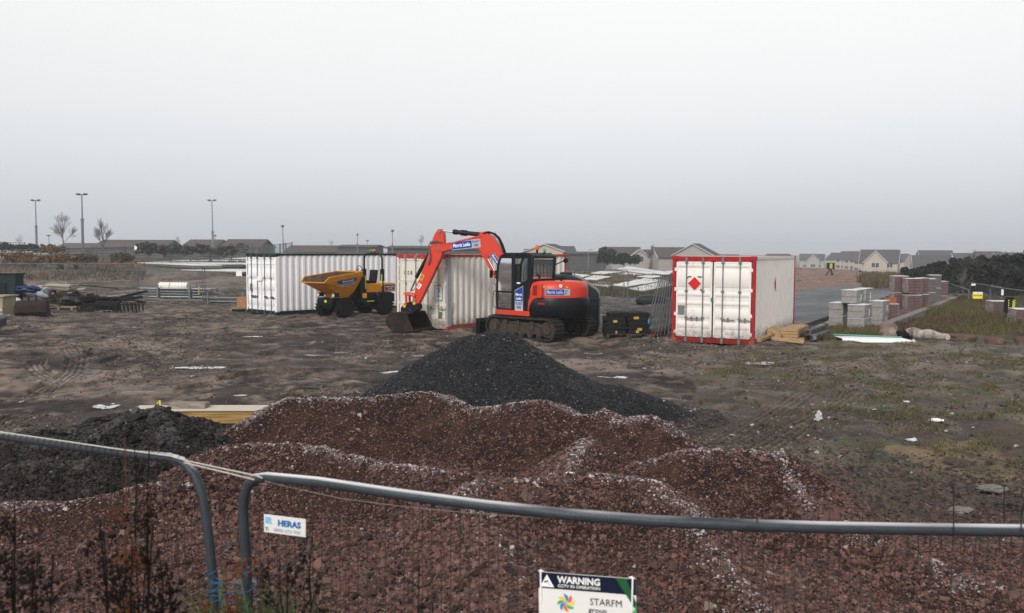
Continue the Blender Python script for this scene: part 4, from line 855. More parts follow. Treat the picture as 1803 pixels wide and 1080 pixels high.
# ================================================================== site dumper
def dumper():
    fw=Vector((-.62,-.785,0)).normalized(); ang=math.atan2(fw.y,fw.x); O=Vector((-7.27,34.87,0)); M0=Matrix.Translation(O)@Matrix.Rotation(ang,4,'Z')
    t=thing('site_dumper','yellow site dumper with roll bar and tipped skip beside the white container','dumper truck',M=M0)
    YP=mat('dumper_yellow',(.60,.23,.012),.5,col2=(.30,.13,.03),thr=(.52,.8),scale=5); 
    def wheel(x,y,sg):
        w=MB(); Rr,wd=.40,.30; w.lathe([(.24,-wd/2),(Rr-.06,-wd/2),(Rr-.015,-wd/2+.05),(Rr-.015,wd/2-.05),(Rr-.06,wd/2),(.24,wd/2)],(x,y,Rr),'Y',28)
        for k in range(18):
            th=2*math.pi*k/18
            for s in (-1,1):
                c=Vector((x+(Rr-.002)*math.cos(th+s*.09),y+s*wd*.27,Rr+(Rr-.002)*math.sin(th+s*.09))); w.box(c,(.045,wd*.52,.05),M=Matrix.Rotation(-th,4,'Y')@Matrix.Rotation(math.pi/2,4,'Y')@Matrix.Rotation(s*.6,4,'Z'))
        wo=w.build('wheel',M_BLACK,t,smooth=30); r=MB(); yy=y+sg*wd*.28; r.lathe([(.23,-.05),(.22,.05),(.12,.03),(.05,.06)],(x,yy,Rr),'Y',20)
        r.build('rim',M_MBLK,wo)
    for x in (0,-2.2):
        for s in (1,-1): wheel(x,s*.60,s)
    b=MB(); b.bb(-2.9,-.9,-.38,.38,.42,.80); b.bb(-1.0,.42,-.30,.30,.38,.78); b.cyl((0,-.5,.4),(0,.5,.4),.10); b.cyl((-2.2,-.5,.4),(-2.2,.5,.4),.10); b.bb(-1.5,-1.05,-.55,.55,.40,.60); b.bb(-1.75,-.95,.36,.56,.55,.98)
    b.prism([(-1.72,.55),(-2.66,.55),(-2.66,.90),(-2.45,.98),(-1.95,.98),(-1.72,.86)],.40,.74); b.prism([(-1.72,.85),(-2.66,.85),(-2.66,.98),(-1.72,.98)],-.74,-.40); b.build('chassis',M_MBLK,t,bevel=.02)
    b=MB(); b.bb(.40,.52,-.46,.46,.52,.82); b.build('front_bumper',M_MBLK,t,bevel=.015)
    for y in (.52,-.42):
        b=MB(); b.cyl((.36,y,.93),(.50,y,.93),.075,.085,n=14); b.cyl((.50,y,.93),(.515,y,.93),.07,n=14,mi=1); b.bb(.30,.42,y-.12,y+.12,.86,1.02); b.build('headlight',[M_MBLK,mat('lamp_lens',(.55,.55,.52),.15,spec=.8)],t)
    b=MB(); b.box((.525,.06,.68),(.008,.12,.10)); b.build('warning_label',mat('hivis_yellow',(.55,.58,.03),.5),t)
    # skip as a thin open shell
    hw,hb=.72,.42
    top=[(1.10,1.46,hw),(-.78,1.82,hw+.02)]; 
    sec=[ # x, z, halfwidth of rim / knee / bottom
     ]
    b=MB()
    A=lambda s:[Vector((1.12,s*hw,1.45)),Vector((.92,s*(hw+.06),1.66)),Vector((-.80,s*(hw+.08),1.86)),Vector((-.86,s*(hw+.04),1.70)),Vector((-.62,s*.46,1.05)),Vector((-.42,s*.36,.84)),Vector((.10,s*.36,.82)),Vector((.20,s*.42,.96)),Vector((.98,s*hw*.9,1.40))]
    Lf,Rt=A(1),A(-1)
    def sh(vs): 
        c=sum(vs,Vector())/len(vs); n=(vs[1]-vs[0]).cross(vs[2]-vs[0]).normalized()*.012; b.add([v+n for v in vs]+[v-n for v in vs],[tuple(range(len(vs))),tuple(range(2*len(vs)-1,len(vs)-1,-1))]+[(k,k+len(vs),(k+1)%len(vs)+len(vs),(k+1)%len(vs)) for k in range(len(vs))])
    for s,Q in ((1,Lf),(-1,Rt)):
        sh([Q[0],Q[1],Q[2],Q[3]]); sh([Q[0],Q[3],Q[4],Q[7],Q[8]]) ; sh([Q[4],Q[5],Q[6],Q[7]])
    for i,j in ((0,8),(8,7),(7,6),(6,5),(5,4),(4,3),(3,2)):
        sh([Lf[i],Rt[i],Rt[j],Lf[j]])
    rimc=mat('worn_skip_inside',(.075,.045,.030),.85,var=.4,scale=6,col2=(.16,.10,.06),thr=(.4,.7),bump=.4)
    sk=b.build('skip',YP,t,smooth=0)
    b2=b; b=MB()
    ins=lambda v: v+(Vector((.1,0,1.4))-v)*.03+Vector((0,0,.0))
    for s,Q in ((1,Lf),(-1,Rt)): sh([ins(Q[1]),ins(Q[2]),ins(Q[3]),ins(Q[4]),ins(Q[7]),ins(Q[8]),ins(Q[0])])
    for i,j in ((0,8),(8,7),(7,6),(6,5),(5,4),(4,3),(3,2)): sh([ins(Lf[i]),ins(Rt[i]),ins(Rt[j]),ins(Lf[j])])
    b.build('skip_lining',rimc,sk,smooth=0)
    b=MB(); 
    for s in (1,-1): b.tube([A(s)[0],A(s)[1],A(s)[2]],.022)
    b.tube([Lf[0],Rt[0]],.022); b.tube([Lf[2],Rt[2]],.022); b.build('skip_rim',YP,sk)
    # decal lies on the flat side plate of the skip
    p0,p1,p2=Lf[0],Lf[3],Lf[4]; n=(p1-p0).cross(p2-p0).normalized(); n=n if n.y>0 else -n; X=(p0-p1).normalized(); X=-X if False else X
    X=(p1-p0).normalized(); Yv=n.cross(X); 
    if Yv.z<0: Yv=-Yv
    c=(Lf[0]*.30+Lf[3]*.42+Lf[4]*.12+Lf[7]*.16)+n*.02
    Mx=Matrix(((X.x,Yv.x,n.x,c.x),(X.y,Yv.y,n.y,c.y),(X.z,Yv.z,n.z,c.z),(0,0,0,1))); d=MB()
    d.add([Mx@Vector(p) for p in ((-.55,.17,0),(.50,.17,0),(.46,.0,0),(-.40,.0,0))],[(0,3,2,1)],0); d.add([Mx@Vector(p) for p in ((-.40,.0,0),(.46,.0,0),(.40,-.15,0),(-.26,-.15,0))],[(0,3,2,1)],1)
    d.text('Morris Leslie',Mx@Matrix.Translation((.06,.085,.003)),.135,2,.02,sx=.85); d.text('PLANT HIRE',Mx@Matrix.Translation((.08,-.08,.003)),.085,0,.01,sx=.9); d.build('name_decal',[M_BLUE,M_SGREY,M_SWHITE],sk,smooth=0)
    # bodywork behind
    b=MB(); b.prism([(-1.30,.98),(-2.95,.98),(-2.98,1.28),(-2.9,1.34),(-1.30,1.34)],-.50,.50); eng=b.build('engine_cover',YP,t,bevel=.02)
    Mx=Matrix(((-1,0,0,-2.62),(0,0,1,.503),(0,1,0,1.16),(0,0,0,1))); d=MB(); 
    d.add([Mx@Vector(p) for p in ((-.25,-.10,0),(.25,-.10,0),(.25,.10,0),(-.25,.10,0))],[(0,1,2,3)],0); d.text('Morris Leslie',Mx@Matrix.Translation((0,.03,.003)),.095,1,.02,sx=.8); d.text('PLANT HIRE',Mx@Matrix.Translation((0,-.06,.003)),.05,1,.01); d.build('name_decal',[M_BLUE,M_SWHITE],eng,smooth=0)
    b=MB(); b.prism([(-.95,.75),(-1.28,.75),(-1.20,1.60),(-1.02,1.90),(-.90,1.80)],-.40,.52); b.build('front_console',M_MBLK,t,bevel=.02)
    b=MB(); b.tube([(-1.05,.1,1.8),(-1.22,.1,1.98)],.02); 
    b.tube([(-1.25+.02*math.sin(k),.1+.17*math.cos(k*math.pi/6),1.98+.12*math.sin(k*math.pi/6)) for k in range(13)],.016,n=6); b.build('steering_wheel',M_BLACK,t)
    b=MB(); b.prism([(-1.65,1.34),(-2.1,1.34),(-2.1,1.44),(-1.65,1.48)],-.25,.25); b.prism([(-2.05,1.40),(-2.15,1.40),(-2.22,1.90),(-2.12,1.92)],-.22,.22); b.build('seat',M_BLACK,t,bevel=.03)
    b=MB(); x=-2.12; pts=[(x-.05,.56,.95),(x,.56,1.6),(x,.56,2.35)]+[(x,.56-.22*(1-math.cos(k*math.pi/10)),2.35+.25*math.sin(k*math.pi/10)) for k in range(1,6)]
    pts+= [(p[0],-p[1],p[2]) for p in reversed(pts)]; b.tube(pts,.042,n=10); 
    for s in (1,-1): b.bb(x-.07,x+.07,s*.56-.06,s*.56+.06,1.45,1.95)
    b.build('roll_bar',M_MBLK,t)
    for c_,d_ in (((-2.04,.615,1.48),(.035,.02,.50)),((-1.20,.535,1.42),(.035,.02,.55)),((-1.45,.565,.62),(.38,.02,.035))): b=MB(); b.box(c_,d_); b.build('hivis_strip',mat('hivis_yellow',(.55,.58,.03),.5),t)
    b=MB(); b.box((-1.12,.57,.86),(.22,.01,.20)); b.build('warning_label',M_YEL,t)
    for y,c,nm in ((.08,(.65,.10,.02),'orange'),(-.10,(.01,.30,.10),'green')):
        b=MB(); b.cyl((x,y,2.62),(x,y,2.70),.03); b.cyl((x,y,2.70),(x,y,2.80),.065,.055,n=12,mi=1); b.build(nm+'_beacon',[M_BLACK,mat('beacon_'+nm,c,.3)],t)
dumper()
# ================================================================== tank, fence feet, leaning panels
def tank():
    t=thing('fuel_tank','dark green moulded fuel tank with sloping shoulders behind the digger tail','storage tank',loc=(2.05,29.2,0),rz=R(-8))
    g=mat('tank_green',(.006,.014,.016),.4,var=.2,spec=.3)
    b=MB(); prof=[(-.95,.10),(.95,.10),(.95,1.12),(.94,1.32),(.86,1.45),(.60,1.62),(.36,1.80),(.05,1.92),(-.50,1.95),(-.95,1.90)]
    b.prism(prof,-.75,.75); b.build('tank_body',g,t,bevel=.06)
    b=MB(); b.bb(-.99,.99,-.79,.79,1.10,1.16); b.build('seam_flange',g,t,bevel=.01)
    b=MB(); b.bb(-.9,.9,-.7,.7,-.05,.10); b.build('skid_base',M_BLACK,t)
    b=MB(); b.lathe([(.22,0),(.22,.06),(.18,.09)],(-.2,0,1.93),n=18); b.build('lid',g,t)
tank()
M_HALF=mat('foot_rubber',(.009,.009,.010),.75,var=.4,scale=15,bump=.5)
def foot_mesh():
    b=MB(); b.prism([(-.35,0),(.35,0),(.33,.10),(.26,.125),(-.26,.125),(-.33,.10)],-.115,.115)
    for x in (-.2,-.07,.07,.2): b.cyl((x,0,.12),(x,0,.132),.028,n=10)
    return b
def fence_feet():
    base=P(1104,597); al=R(2)
    t=thing('pallet','dark wooden pallet under the stacked black fence feet','pallet',loc=(base.x,base.y+.35,gh(base.x,base.y+.35)+.01),rz=al)
    m=mat('dark_wood',(.05,.038,.028),.85,var=.3,scale=8,stretch=(1,6,6))
    for k in range(5): b=MB(); b.bb(-.68,.68,-.42+k*.19,-.34+k*.19,.11,.13); b.build('deck_board',m,t)
    for x in (-.63,0,.63): b=MB(); b.bb(x-.04,x+.04,-.42,.42,.0,.11); b.build('bearer',m,t)
    root=None; z=gh(base.x,base.y+.35)+.145
    for k in range(5):
        for i,x in enumerate((-.36,.36)):
            for j,y in enumerate((-.24,.0,.24)):
                if k==4 and (i==0): x2=x+.15
                else: x2=x
                ox,oy=RNG.uniform(-.03,.03,2); loc=(base.x+x2+ox,base.y+.35+y+oy,z+k*.133); rz=al+RNG.uniform(-.06,.06)
                if root is None:
                    b=foot_mesh(); root=b.build('rubber_block',[M_HALF],None,bevel=.01); tag(root,'black moulded fence foot in the tight stack on the dark pallet','fence foot','black fence feet stacked on the pallet'); root.location=loc; root.rotation_euler=(0,0,rz)
                    yb=MB(); yb.bb(.345,.352,-.05,.05,.03,.09); o=root
                else: o=root.copy(); C.objects.link(o); o.location=loc; o.rotation_euler=(0,0,rz)
                o['label']='black moulded fence foot, '+['bottom','second','middle','fourth','top'][k]+' layer, '+['left','right'][i]+' column of the stack on the pallet'
    for (px,py,w) in ((1120,560,.16),(1126,580,.14),(1122,584,.10),(1083,566,.12),(1085,585,.05)):
        p=PD(px,py,base.y+.0); b=MB(); b.bb(-w/2,w/2,-.012,.012,-.04,.04); o=b.build('reflector_block',mat('reflector_yellow',(.36,.24,.03),.45)); o.location=(p.x,base.y-.04,p.z); tag(o,'yellow reflector on the face of the black fence foot stack','reflector','yellow reflectors on the fence feet')
fence_feet()
M_FSTEEL=mat('fence_steel',(.115,.125,.135),.5,.5,var=.2,scale=9)
M_MESHW=mat('fence_wire',(.10,.11,.115),.55,.4,var=.2)
def fence_panel(label,a,b,z0,Hh=2.0,mesh=.10,wr=.0022,tr=.019,group='mesh fence panels on the site',hz=.45,feet=False,brace=False,cols=None):
    a=Vector((a.x,a.y,0)); b=Vector((b.x,b.y,0)); d=(b-a); Lp=d.length; ang=math.atan2(d.y,d.x)
    t=thing('mesh_fence',label,'fence panel',loc=(a.x,a.y,z0),rz=ang,group=group)
    f=MB(); r=.14; pts=[(0,0,.05),(0,0,Hh-r)]+[(r-r*math.cos(k*math.pi/8),0,Hh-r+r*math.sin(k*math.pi/8)) for k in range(1,5)]
    pts+=[(Lp-r+r*math.sin(k*math.pi/8),0,Hh-r+r*math.cos(k*math.pi/8)) for k in range(0,4)]+[(Lp,0,Hh-r),(Lp,0,.05)]
    f.tube(pts,tr,n=6); f.cyl((0,0,.18),(Lp,0,.18),tr*.8,n=6); f.build('frame',M_FSTEEL,t)
    w=MB(); n=int(Lp/mesh)
    for k in range(1,n): x=k*Lp/n; w.cyl((x,0,.18),(x,0,Hh),wr,n=3,caps=False)
    z=.18+hz
    while z<Hh-.05: w.cyl((0,0,z),(Lp,0,z),wr,n=3,caps=False); z+=hz
    w.build('wire_mesh',M_MESHW,t,smooth=0)
    if feet:
        for x in (0,Lp): q=MB(); q.prism([(-.33,-.0),(.33,-.0),(.28,.12),(-.28,.12)],-.11,.11,M=Matrix.Translation((x,0,0))@Matrix.Rotation(math.pi/2,4,'Z')); q.build('foot',M_HALF,t)
    if brace: q=MB(); q.cyl((Lp*.5,0,1.6),(Lp*.5,1.3,.05),.018); q.build('brace',M_FSTEEL,t)
    return t
def leaning():
    N0=Vector((7.10,24.86,0)); e=Vector((math.cos(1.077),math.sin(1.077),0)); n=Vector((-e.y,e.x,0)); D=N0+n*2.50
    src=None
    for k in range(11):
        ob=.20+.085*k+.02*math.sin(k*5); ot=.04+.048*k; s=.30+.16*((k*7)%4)/3; Hh=2.02
        a=D+n*ob+e*s; top=n*(ot-ob); hz=math.sqrt(max(.1,Hh*Hh-(ot-ob)**2)); upv=(top+Vector((0,0,hz))).normalized(); nn=e.cross(upv).normalized()
        M=Matrix(((e.x,nn.x,upv.x,a.x),(e.y,nn.y,upv.y,a.y),(e.z,nn.z,upv.z,gh(a.x,a.y)+.02),(0,0,0,1)))
        if src is None:
            src=fence_panel('galvanised fence panel in the leaning row against the red framed container',Vector((0,0,0)),Vector((3.45,0,0)),0,group='fence panels leaning on the container',mesh=.16,tr=.016); src.matrix_world=M; r=src
        else: r=dup(src,(0,0,0),0); r.matrix_world=M
        r['label']=['innermost','second','third','fourth','fifth','sixth','seventh','eighth','ninth','tenth','outermost'][k]+' galvanised fence panel counted from the container in the leaning row'
leaning()
def fp(label,pa,pb,za=None,**kw):
    a,b=PG(*pa),PG(*pb); return fence_panel(label,a,b,Gz(a.x,a.y)-.05,**kw)
def fpd(label,pa,Ya,pb,Yb,**kw):
    a,b=PD(*pa,Ya),PD(*pb,Yb); z=min(a.z,b.z)-kw.get('Hh',2.0); a.z=b.z=0; return fence_panel(label,a,b,z,**kw)
fpd('lone fence panel standing in front of the pale roof panels',(1003,474),37.5,(1106,474),36.0,mesh=.25)
fpd('second fence panel doubled up behind the lone one by the roof panels',(1012,476),38.2,(1099,474),36.6,mesh=.25,group='mesh fence panels on the site')
for i,(a,Ya,b,Yb,lb) in enumerate((((-60,464),47,(118,464.5),46,'long left panel of the site fence, hung with a small dark box'),((122,464),46,(240,464),45,'fence panel in the middle of the left run behind the timber heap'),
        ((243,466),45,(356,473),43,'fence panel behind the steel tubes, dipping to the right'),((360,472.5),43,(440,472),42,'last fence panel before the green trimmed container'))):
    fpd(lb,a,Ya,b,Yb,mesh=.2,wr=.0035,tr=.024,group='left run of site fence')
for px,py,w,h,Y,m,lb in ((107,470.5,.26,.19,45.9,M_DARKM,'small dark box hung at the right end of the long left fence panel'),(134,471,.24,.2,45.9,M_DARKM,'small dark box hung at the left end of the middle fence panel'),(421,482,.28,.24,41.5,M_WHITE,'little white notice on the fence beside the green trimmed container')):
    p=PD(px,py,Y); b=MB(); b.prism([(-w/2,h/2),(w/2,h/2),(w*.38,-h/2),(-w*.38,-h/2)] if m is M_DARKM else [(-w/2,-h/2),(w/2,-h/2),(w/2,h/2),(-w/2,h/2)],-.03,.03); o=b.build('fence_box' if m is M_DARKM else 'notice',m); o.location=p; tag(o,lb,'box' if m is M_DARKM else 'sign')
# right run
for i,(a,Ya,b,Yb,lb) in enumerate((((1590,488),62,(1665,496),60,'fence panel just behind the tallest brick packs'),((1666,497),58,(1706,503),46,'fence panel running away right of the brick packs'),((1708,498),46,(1764,505),40,'fence panel carrying the yellow safety sign'),
      ((1744,505),36,(1842,511),30,'near right fence panel beside the lone brick pack'),((1673,495),59,(1750,501),56,'farther fence panel behind the yellow safety sign'),((1752,501),56,(1850,508),48,'far right fence panel against the dark bushes'),((1480,484),80,(1590,488),64,'distant fence panel at the end of the asphalt'))):
    fpd(lb,a,Ya,b,Yb,mesh=.2,wr=.003,tr=.024,group='right run of site fence',brace=i in (1,2,3))
def sign_y():
    p=PD(1721.5,520.5,43.2); t=thing('safety_sign','small yellow and white safety sign hanging on the right hand fence','sign',loc=p,rz=R(-12))
    b=MB(); b.prism([(-.24,-.13),(-.19,-.17),(.23,-.16),(.23,.18),(-.23,.18)],-.005,.005); b.build('board',mat('sign_yellow',(.68,.60,.03),.5,var=.05),t)
    b=MB(); b.bb(-.225,.225,-.008,-.0065,.07,.175); b.build('header',M_WHITE,t)
    b=MB(); b.text('DANGER',M_side(0,.0,-.0085),.10,0,.02); b.add([(-.03,-.0095,.10),(.03,-.0095,.10),(0,-.0095,.155)],[(0,1,2)]); b.build('lettering',M_DARKM,t,smooth=0)
sign_y()
for (px,py,Y,w,h,lb) in ((1714,501.5,44,.22,.10,'small white tag high on the fence panel with the yellow sign'),(1765,515,34,.09,.23,'tall narrow white tag on the near right fence panel'),(242,437.5,104,.75,.62,'white notice on the far dark timber fence')):
    b=MB(); b.bb(-w/2,w/2,-.008,.008,-h/2,h/2); o=b.build('fence_tag',M_WHITE); o.location=PD(px,py,Y); tag(o,lb,'sign')
# ================================================================== block and brick packs
def pack(kind,label,group,c,w,dp,h,rz,z,mats,rows,wrap=True):
    t=thing(kind,label,'pack of blocks' if 'block' in kind or 'slab' in kind else 'pack of bricks',loc=(c[0],c[1],z),rz=rz,group=group)
    b=MB(); rh=h/rows
    for k in range(rows):
        nx=2 if 'brick' in kind else 1
        for i in range(nx): b.bb(-w/2+i*w/nx+.006,-w/2+(i+1)*w/nx-.006,.0+RNG.uniform(0,.012),dp-RNG.uniform(0,.012),k*rh+.004,(k+1)*rh-.004)
    b.build('blocks',mats[0],t,bevel=.006)
    q=MB(); q.bb(-w/2-.004,w/2+.004,-.004,dp+.004,h+.002,h+.018); q.build('top_sheet',mats[1],t,bevel=.006)
    if wrap:
        for x in (-w*.5,w*.5): s=MB(); s.bb(x-.006,x+.006,.02,dp-.02,.02,h); s.build('wrap',mats[2],t)
    return t
M_BLK=mat('concrete_block',(.25,.245,.235),.85,var=.2,scale=5,bump=.3,col2=(.16,.155,.148),thr=(.45,.7)); M_SNOW=mat('frosted_top',(.62,.62,.63),.7,var=.08); M_WRAP=mat('pale_wrap',(.36,.355,.36),.5,var=.2,scale=3)
M_BRK=mat('mauve_brick',(.100,.062,.062),.75,var=.25,scale=14,col2=(.18,.125,.12),thr=(.5,.75),bump=.3); M_BWR=mat('cloudy_wrap',(.30,.26,.26),.45,var=.25,scale=4,col2=(.15,.10,.10),thr=(.4,.62)); M_SLB=mat('grey_slab',(.105,.10,.095),.85,var=.3,scale=9)
zb=.02; ra=R(-38)
GB='grey concrete block packs by the asphalt'
def PB(px,py): p=P(px,py); return (p.x,p.y)
blocks=[('left pack in the bottom row of grey concrete blocks',(1471,579),.50,0),('middle pack in the bottom row of grey concrete blocks',(1506,583),.58,0),('right pack in the bottom row of grey concrete blocks',(1541,574),.48,0),
 ('left pack in the middle row of grey concrete blocks',(1471,579),.50,1),('middle pack in the middle row of grey concrete blocks',(1506,583),.58,1),('right pack in the middle row of grey concrete blocks, white mark on its side',(1541,574),.50,1),
 ('front pack of the topmost two grey block packs',(1493,581),.52,2),('rear pack of the topmost two grey block packs',(1512,574),.46,2)]
for lb,(px,py),w,k in blocks:
    c=PB(px,py); o=pack('block_pack',lb,GB,c,w,.92,.45,ra+RNG.uniform(-.02,.02),gh(*c)-.03+k*.475,(M_BLK,M_SNOW,M_WRAP),2,False)
    b=MB(); x=w/2+.006; b.box((x,.55,.20),(.004,.10,.20)); b.box((x,.50,.10),(.004,.05,.10)); b.build('white_mark',M_SNOW,o)
GK='wrapped mauve brick packs'
bricks=[('small leaning mauve brick pack nearest the grey blocks',(1567,559),.66,.62,0,R(-14)),
 ('lower left pack of the mauve brick wall of packs',(1586,545),.66,.74,0,R(-8)),('upper left mauve brick pack with a frosted top',(1586,545),.66,.74,1,R(-8)),
 ('lower middle mauve brick pack in the row of stacks',(1609.5,547.5),.62,.70,0,R(-8)),('upper middle mauve brick pack, its wrap torn at the foot',(1609.5,547.5),.62,.68,1,R(-6)),
 ('lower narrow mauve brick pack before the grey slab stack',(1628,544),.40,.70,0,R(-8)),('upper narrow mauve brick pack before the grey slab stack',(1627,544),.40,.70,1,R(-8))]
for lb,(px,py),w,h,k,rz in bricks:
    c=PB(px,py); pack('brick_pack',lb,GK,c,w,.80,h,rz,gh(*c)+k*.80,(M_BRK,M_SNOW,M_BWR),5)
for lb,(px,py),k in (('lower pack of thin grey slabs',(1636,537),0),('upper pack of thin grey slabs with frost on top',(1636,537),1),('lower rear pack of thin grey slabs',(1646,531),0),('upper rear pack of thin grey slabs',(1646,531),1)):
    c=PB(px,py); pack('slab_pack',lb,'thin grey slab packs',c,.62,.8,.66,R(-15),gh(*c)+k*.72,(M_SLB,M_SNOW,M_WRAP),9,False)
for lb,(px,py),w,h,Y in (('mauve brick pack standing alone behind the slab stack',(1656,523),.82,.92,0),('far low mauve brick pack half hidden at the left of the stacks',(1568,508),.7,.5,0),('lone mauve brick pack by the tripod camera in the grass',(1766,561),.82,.68,0),('frosted brick pack cut by the right edge of the photo',(1812,579),.9,.62,0)):
    c=PB(px,py); pack('brick_pack',lb,GK,c,w,.8,h,R(-10),gh(*c),(M_BRK,M_SNOW,M_BWR),5)
c=PB(1567,559); b=MB(); 
for k in range(3):
    for i in range(3): b.bb(-.23+i*.155,-.08+i*.155,.05+.01*k,.45,k*.075+.002,k*.075+.072)
o=b.build('loose_bricks',mat('orange_brick',(.28,.075,.035),.85,var=.2,scale=20)); o.location=(c[0]+.05,c[1]+.1,gh(*c)+.645); o.rotation_euler=(0,0,R(-20)); tag(o,'small pile of bright orange bricks on top of the leaning mauve pack','bricks')
o=b.build('loose_bricks',mat('orange_brick',(.28,.075,.035))); p=PD(1611,518.5,40.6); o.location=(p.x-.2,p.y-.25,.76); o.scale=(.8,.5,.35); tag(o,'few orange bricks lying between the upper and lower mauve packs','bricks')
# ================================================================== timber, boulders and litter on the right
M_NEWW=mat('fresh_timber',(.42,.30,.17),.7,col2=(.22,.11,.045),thr=(.35,.7),scale=4,stretch=(1,9,9)); M_OLDW=mat('weathered_timber',(.26,.20,.14),.8,col2=(.10,.07,.05),thr=(.35,.7),scale=4,stretch=(1,8,8)); M_ENDW=mat('timber_end',(.30,.10,.03),.8,var=.3,scale=20)
def plank(name,label,cat,p,q,w,h,m,group=None,roll=0,mend=None):
    p=Vector(p); q=Vector(q); d=q-p; L_=d.length; x=d.normalized(); y=Vector((-x.y,x.x,0)).normalized(); z=x.cross(y)
    b=MB(); b.box((0,0,0),(L_,w,h)); o=b.build(name,m,bevel=.004); c=(p+q)/2
    o.matrix_world=Matrix(((x.x,y.x,z.x,c.x),(x.y,y.y,z.y,c.y),(x.z,y.z,z.z,c.z),(0,0,0,1)))@Matrix.Rotation(roll,4,'X'); return tag(o,label,cat,group)
def onG(px,py,z=0): p=PGH(px,py); return Vector((p.x,p.y,p.z+z))
GT='fresh timber by the red framed container'
for k in range(4):
    lbk=['lowest','second lowest','third','topmost'][k]
    p=onG(1381,601,.10+k*.085); d=Vector((math.cos(R(62)),math.sin(R(62)),0)); plank('timber_block',lbk+' thick fresh board in the neat square stack by the container',"timber",p+Vector((.14,0,0)),p+Vector((.14,0,0))+d*1.9+Vector((.0,0,0)),.52 if k else .5,.075,M_NEWW,GT)
plank('timber_block','short orange beam end standing at the left of the timber stack','timber',onG(1357,600,.18),onG(1357,600,.18)+Vector((.6,1.3,0)),.22,.32,M_NEWW,GT)
plank('timber_block','tilted orange offcut leaning on the square timber stack','timber',onG(1367,601,.22),onG(1367,601,.26)+Vector((.5,1.1,0)),.30,.10,M_NEWW,GT,R(25))
plank('timber_block','tilted lower offcut under the leaning orange one','timber',onG(1369,602,.12),onG(1369,602,.12)+Vector((.5,1.0,0)),.16,.22,M_NEWW,GT,R(-15))
plank('timber_block','pale plank lying in the mud right beside the container corner','timber',onG(1334,606,.06),onG(1362,597,.08),.16,.09,M_NEWW,GT)
plank('timber_block','long low orange plank under the front of the stack','timber',onG(1361,605,.05),onG(1415,607,.05),.16,.09,M_NEWW,GT); plank('timber_block','second low plank behind the front one under the stack','timber',onG(1374,601,.06),onG(1415,601,.06),.12,.07,M_NEWW,GT)
plank('timber_block','thin brown lath reaching past the black steel lengths','timber',onG(1440,598,.03),onG(1473,598,.03),.14,.04,M_OLDW)
for lb,a,b_ in (('upper square black steel length with frosted top',(1422,601),(1449,588)),('lower square black steel length lying beside its twin',(1431,605),(1459,592))):
    z=.24 if 'upper' in lb else .12
    p=onG(*a,z); q=onG(*b_,z*.8); b=MB(); plank('steel_box_section',lb,'steel section',p,q,.20,.17,mat('frosted_dark_steel',(.014,.014,.016),.6,col2=(.20,.20,.20),thr=(.46,.7),scale=9))
plank('red_rail','red painted steel rail lying behind the black steel lengths','rail',onG(1405,588,.14),onG(1449,591,.10),.12,.10,RED); plank('red_rail','second red rail, nearer the container corner','rail',onG(1400,586,.2),onG(1425,589,.2),.08,.06,RED)
def lump(name,label,cat,c,sz,rz,m,seed,rough=.18,flat=False):
    b=MB(); n,mm=22,14; vs=[]
    b.ball((0,0,0),1,n,mm); 
    r=[]
    for v in b.v:
        a=np.array(v); q=np.sign(a)*np.abs(a)**.75; f=1+rough*float(fbm(np.array([a[0]*1.7+seed]),np.array([a[1]*1.7+a[2]*2.3]),1.,4,seed)[0])*2; r.append((q[0]*sz[0]*f,q[1]*sz[1]*f,q[2]*sz[2]*f))
    b.v=r; o=b.build(name,m,smooth=30); o.location=c; o.rotation_euler=(0,0,rz); return tag(o,label,cat)
M_BLD=mat('boulder_stone',(.165,.125,.105),.9,col2=(.33,.29,.27),thr=(.5,.75),scale=3,bump=.7,bscale=12)
M_BLD2=mat('brown_boulder',(.085,.055,.042),.9,col2=(.19,.15,.13),thr=(.55,.8),scale=3,bump=.7,bscale=12)
for lb,px,py,wpx,hpx,m,sd in (('big rounded grey boulder at the near end of the kerb',1567,594,34,24,M_BLD,3),('low brown rock just left of the big rounded boulder',1513,593,36,8,M_BLD2,9),('low brown mossy boulder with a frosted back right of the log',1700,602,52,13,M_BLD2,5),('squat brown square stone near the right tripod',1757,607,34,13,M_BLD2,8),('brown stone at the right edge of the photo',1803,606,24,10,M_BLD2,12)):
    p=PGH(px,py); k=p.y/F; lump('boulder',lb,'boulder',(p.x,p.y+wpx*k*.3,p.z+hpx*k*.30),(wpx*k*.5,wpx*k*.35,hpx*k*.72),R(-10),m,sd)
def logt():
    a=onG(1600,594,.16); b_=onG(1668,603,.09); b=MB(); pts=[a+(b_-a)*k/8+Vector((0,0,.03*math.sin(k*1.7))) for k in range(9)]; b.tube(pts,.2,n=12,rs=[.15,.17,.18,.17,.18,.16,.15,.13,.10])
    o=b.build('fallen_log',mat('frosted_bark',(.15,.115,.09),.9,col2=(.44,.41,.39),thr=(.42,.62),scale=2.6,bump=.8,bscale=14)); tag(o,'frosted pale log lying at the foot of the rough grass','log')
    o=lump('charred_stump','short black charred lump at the left end of the frosted log','stump',tuple(onG(1592,594,.1)),(.28,.2,.13),0,M_BLACK,4)
logt()
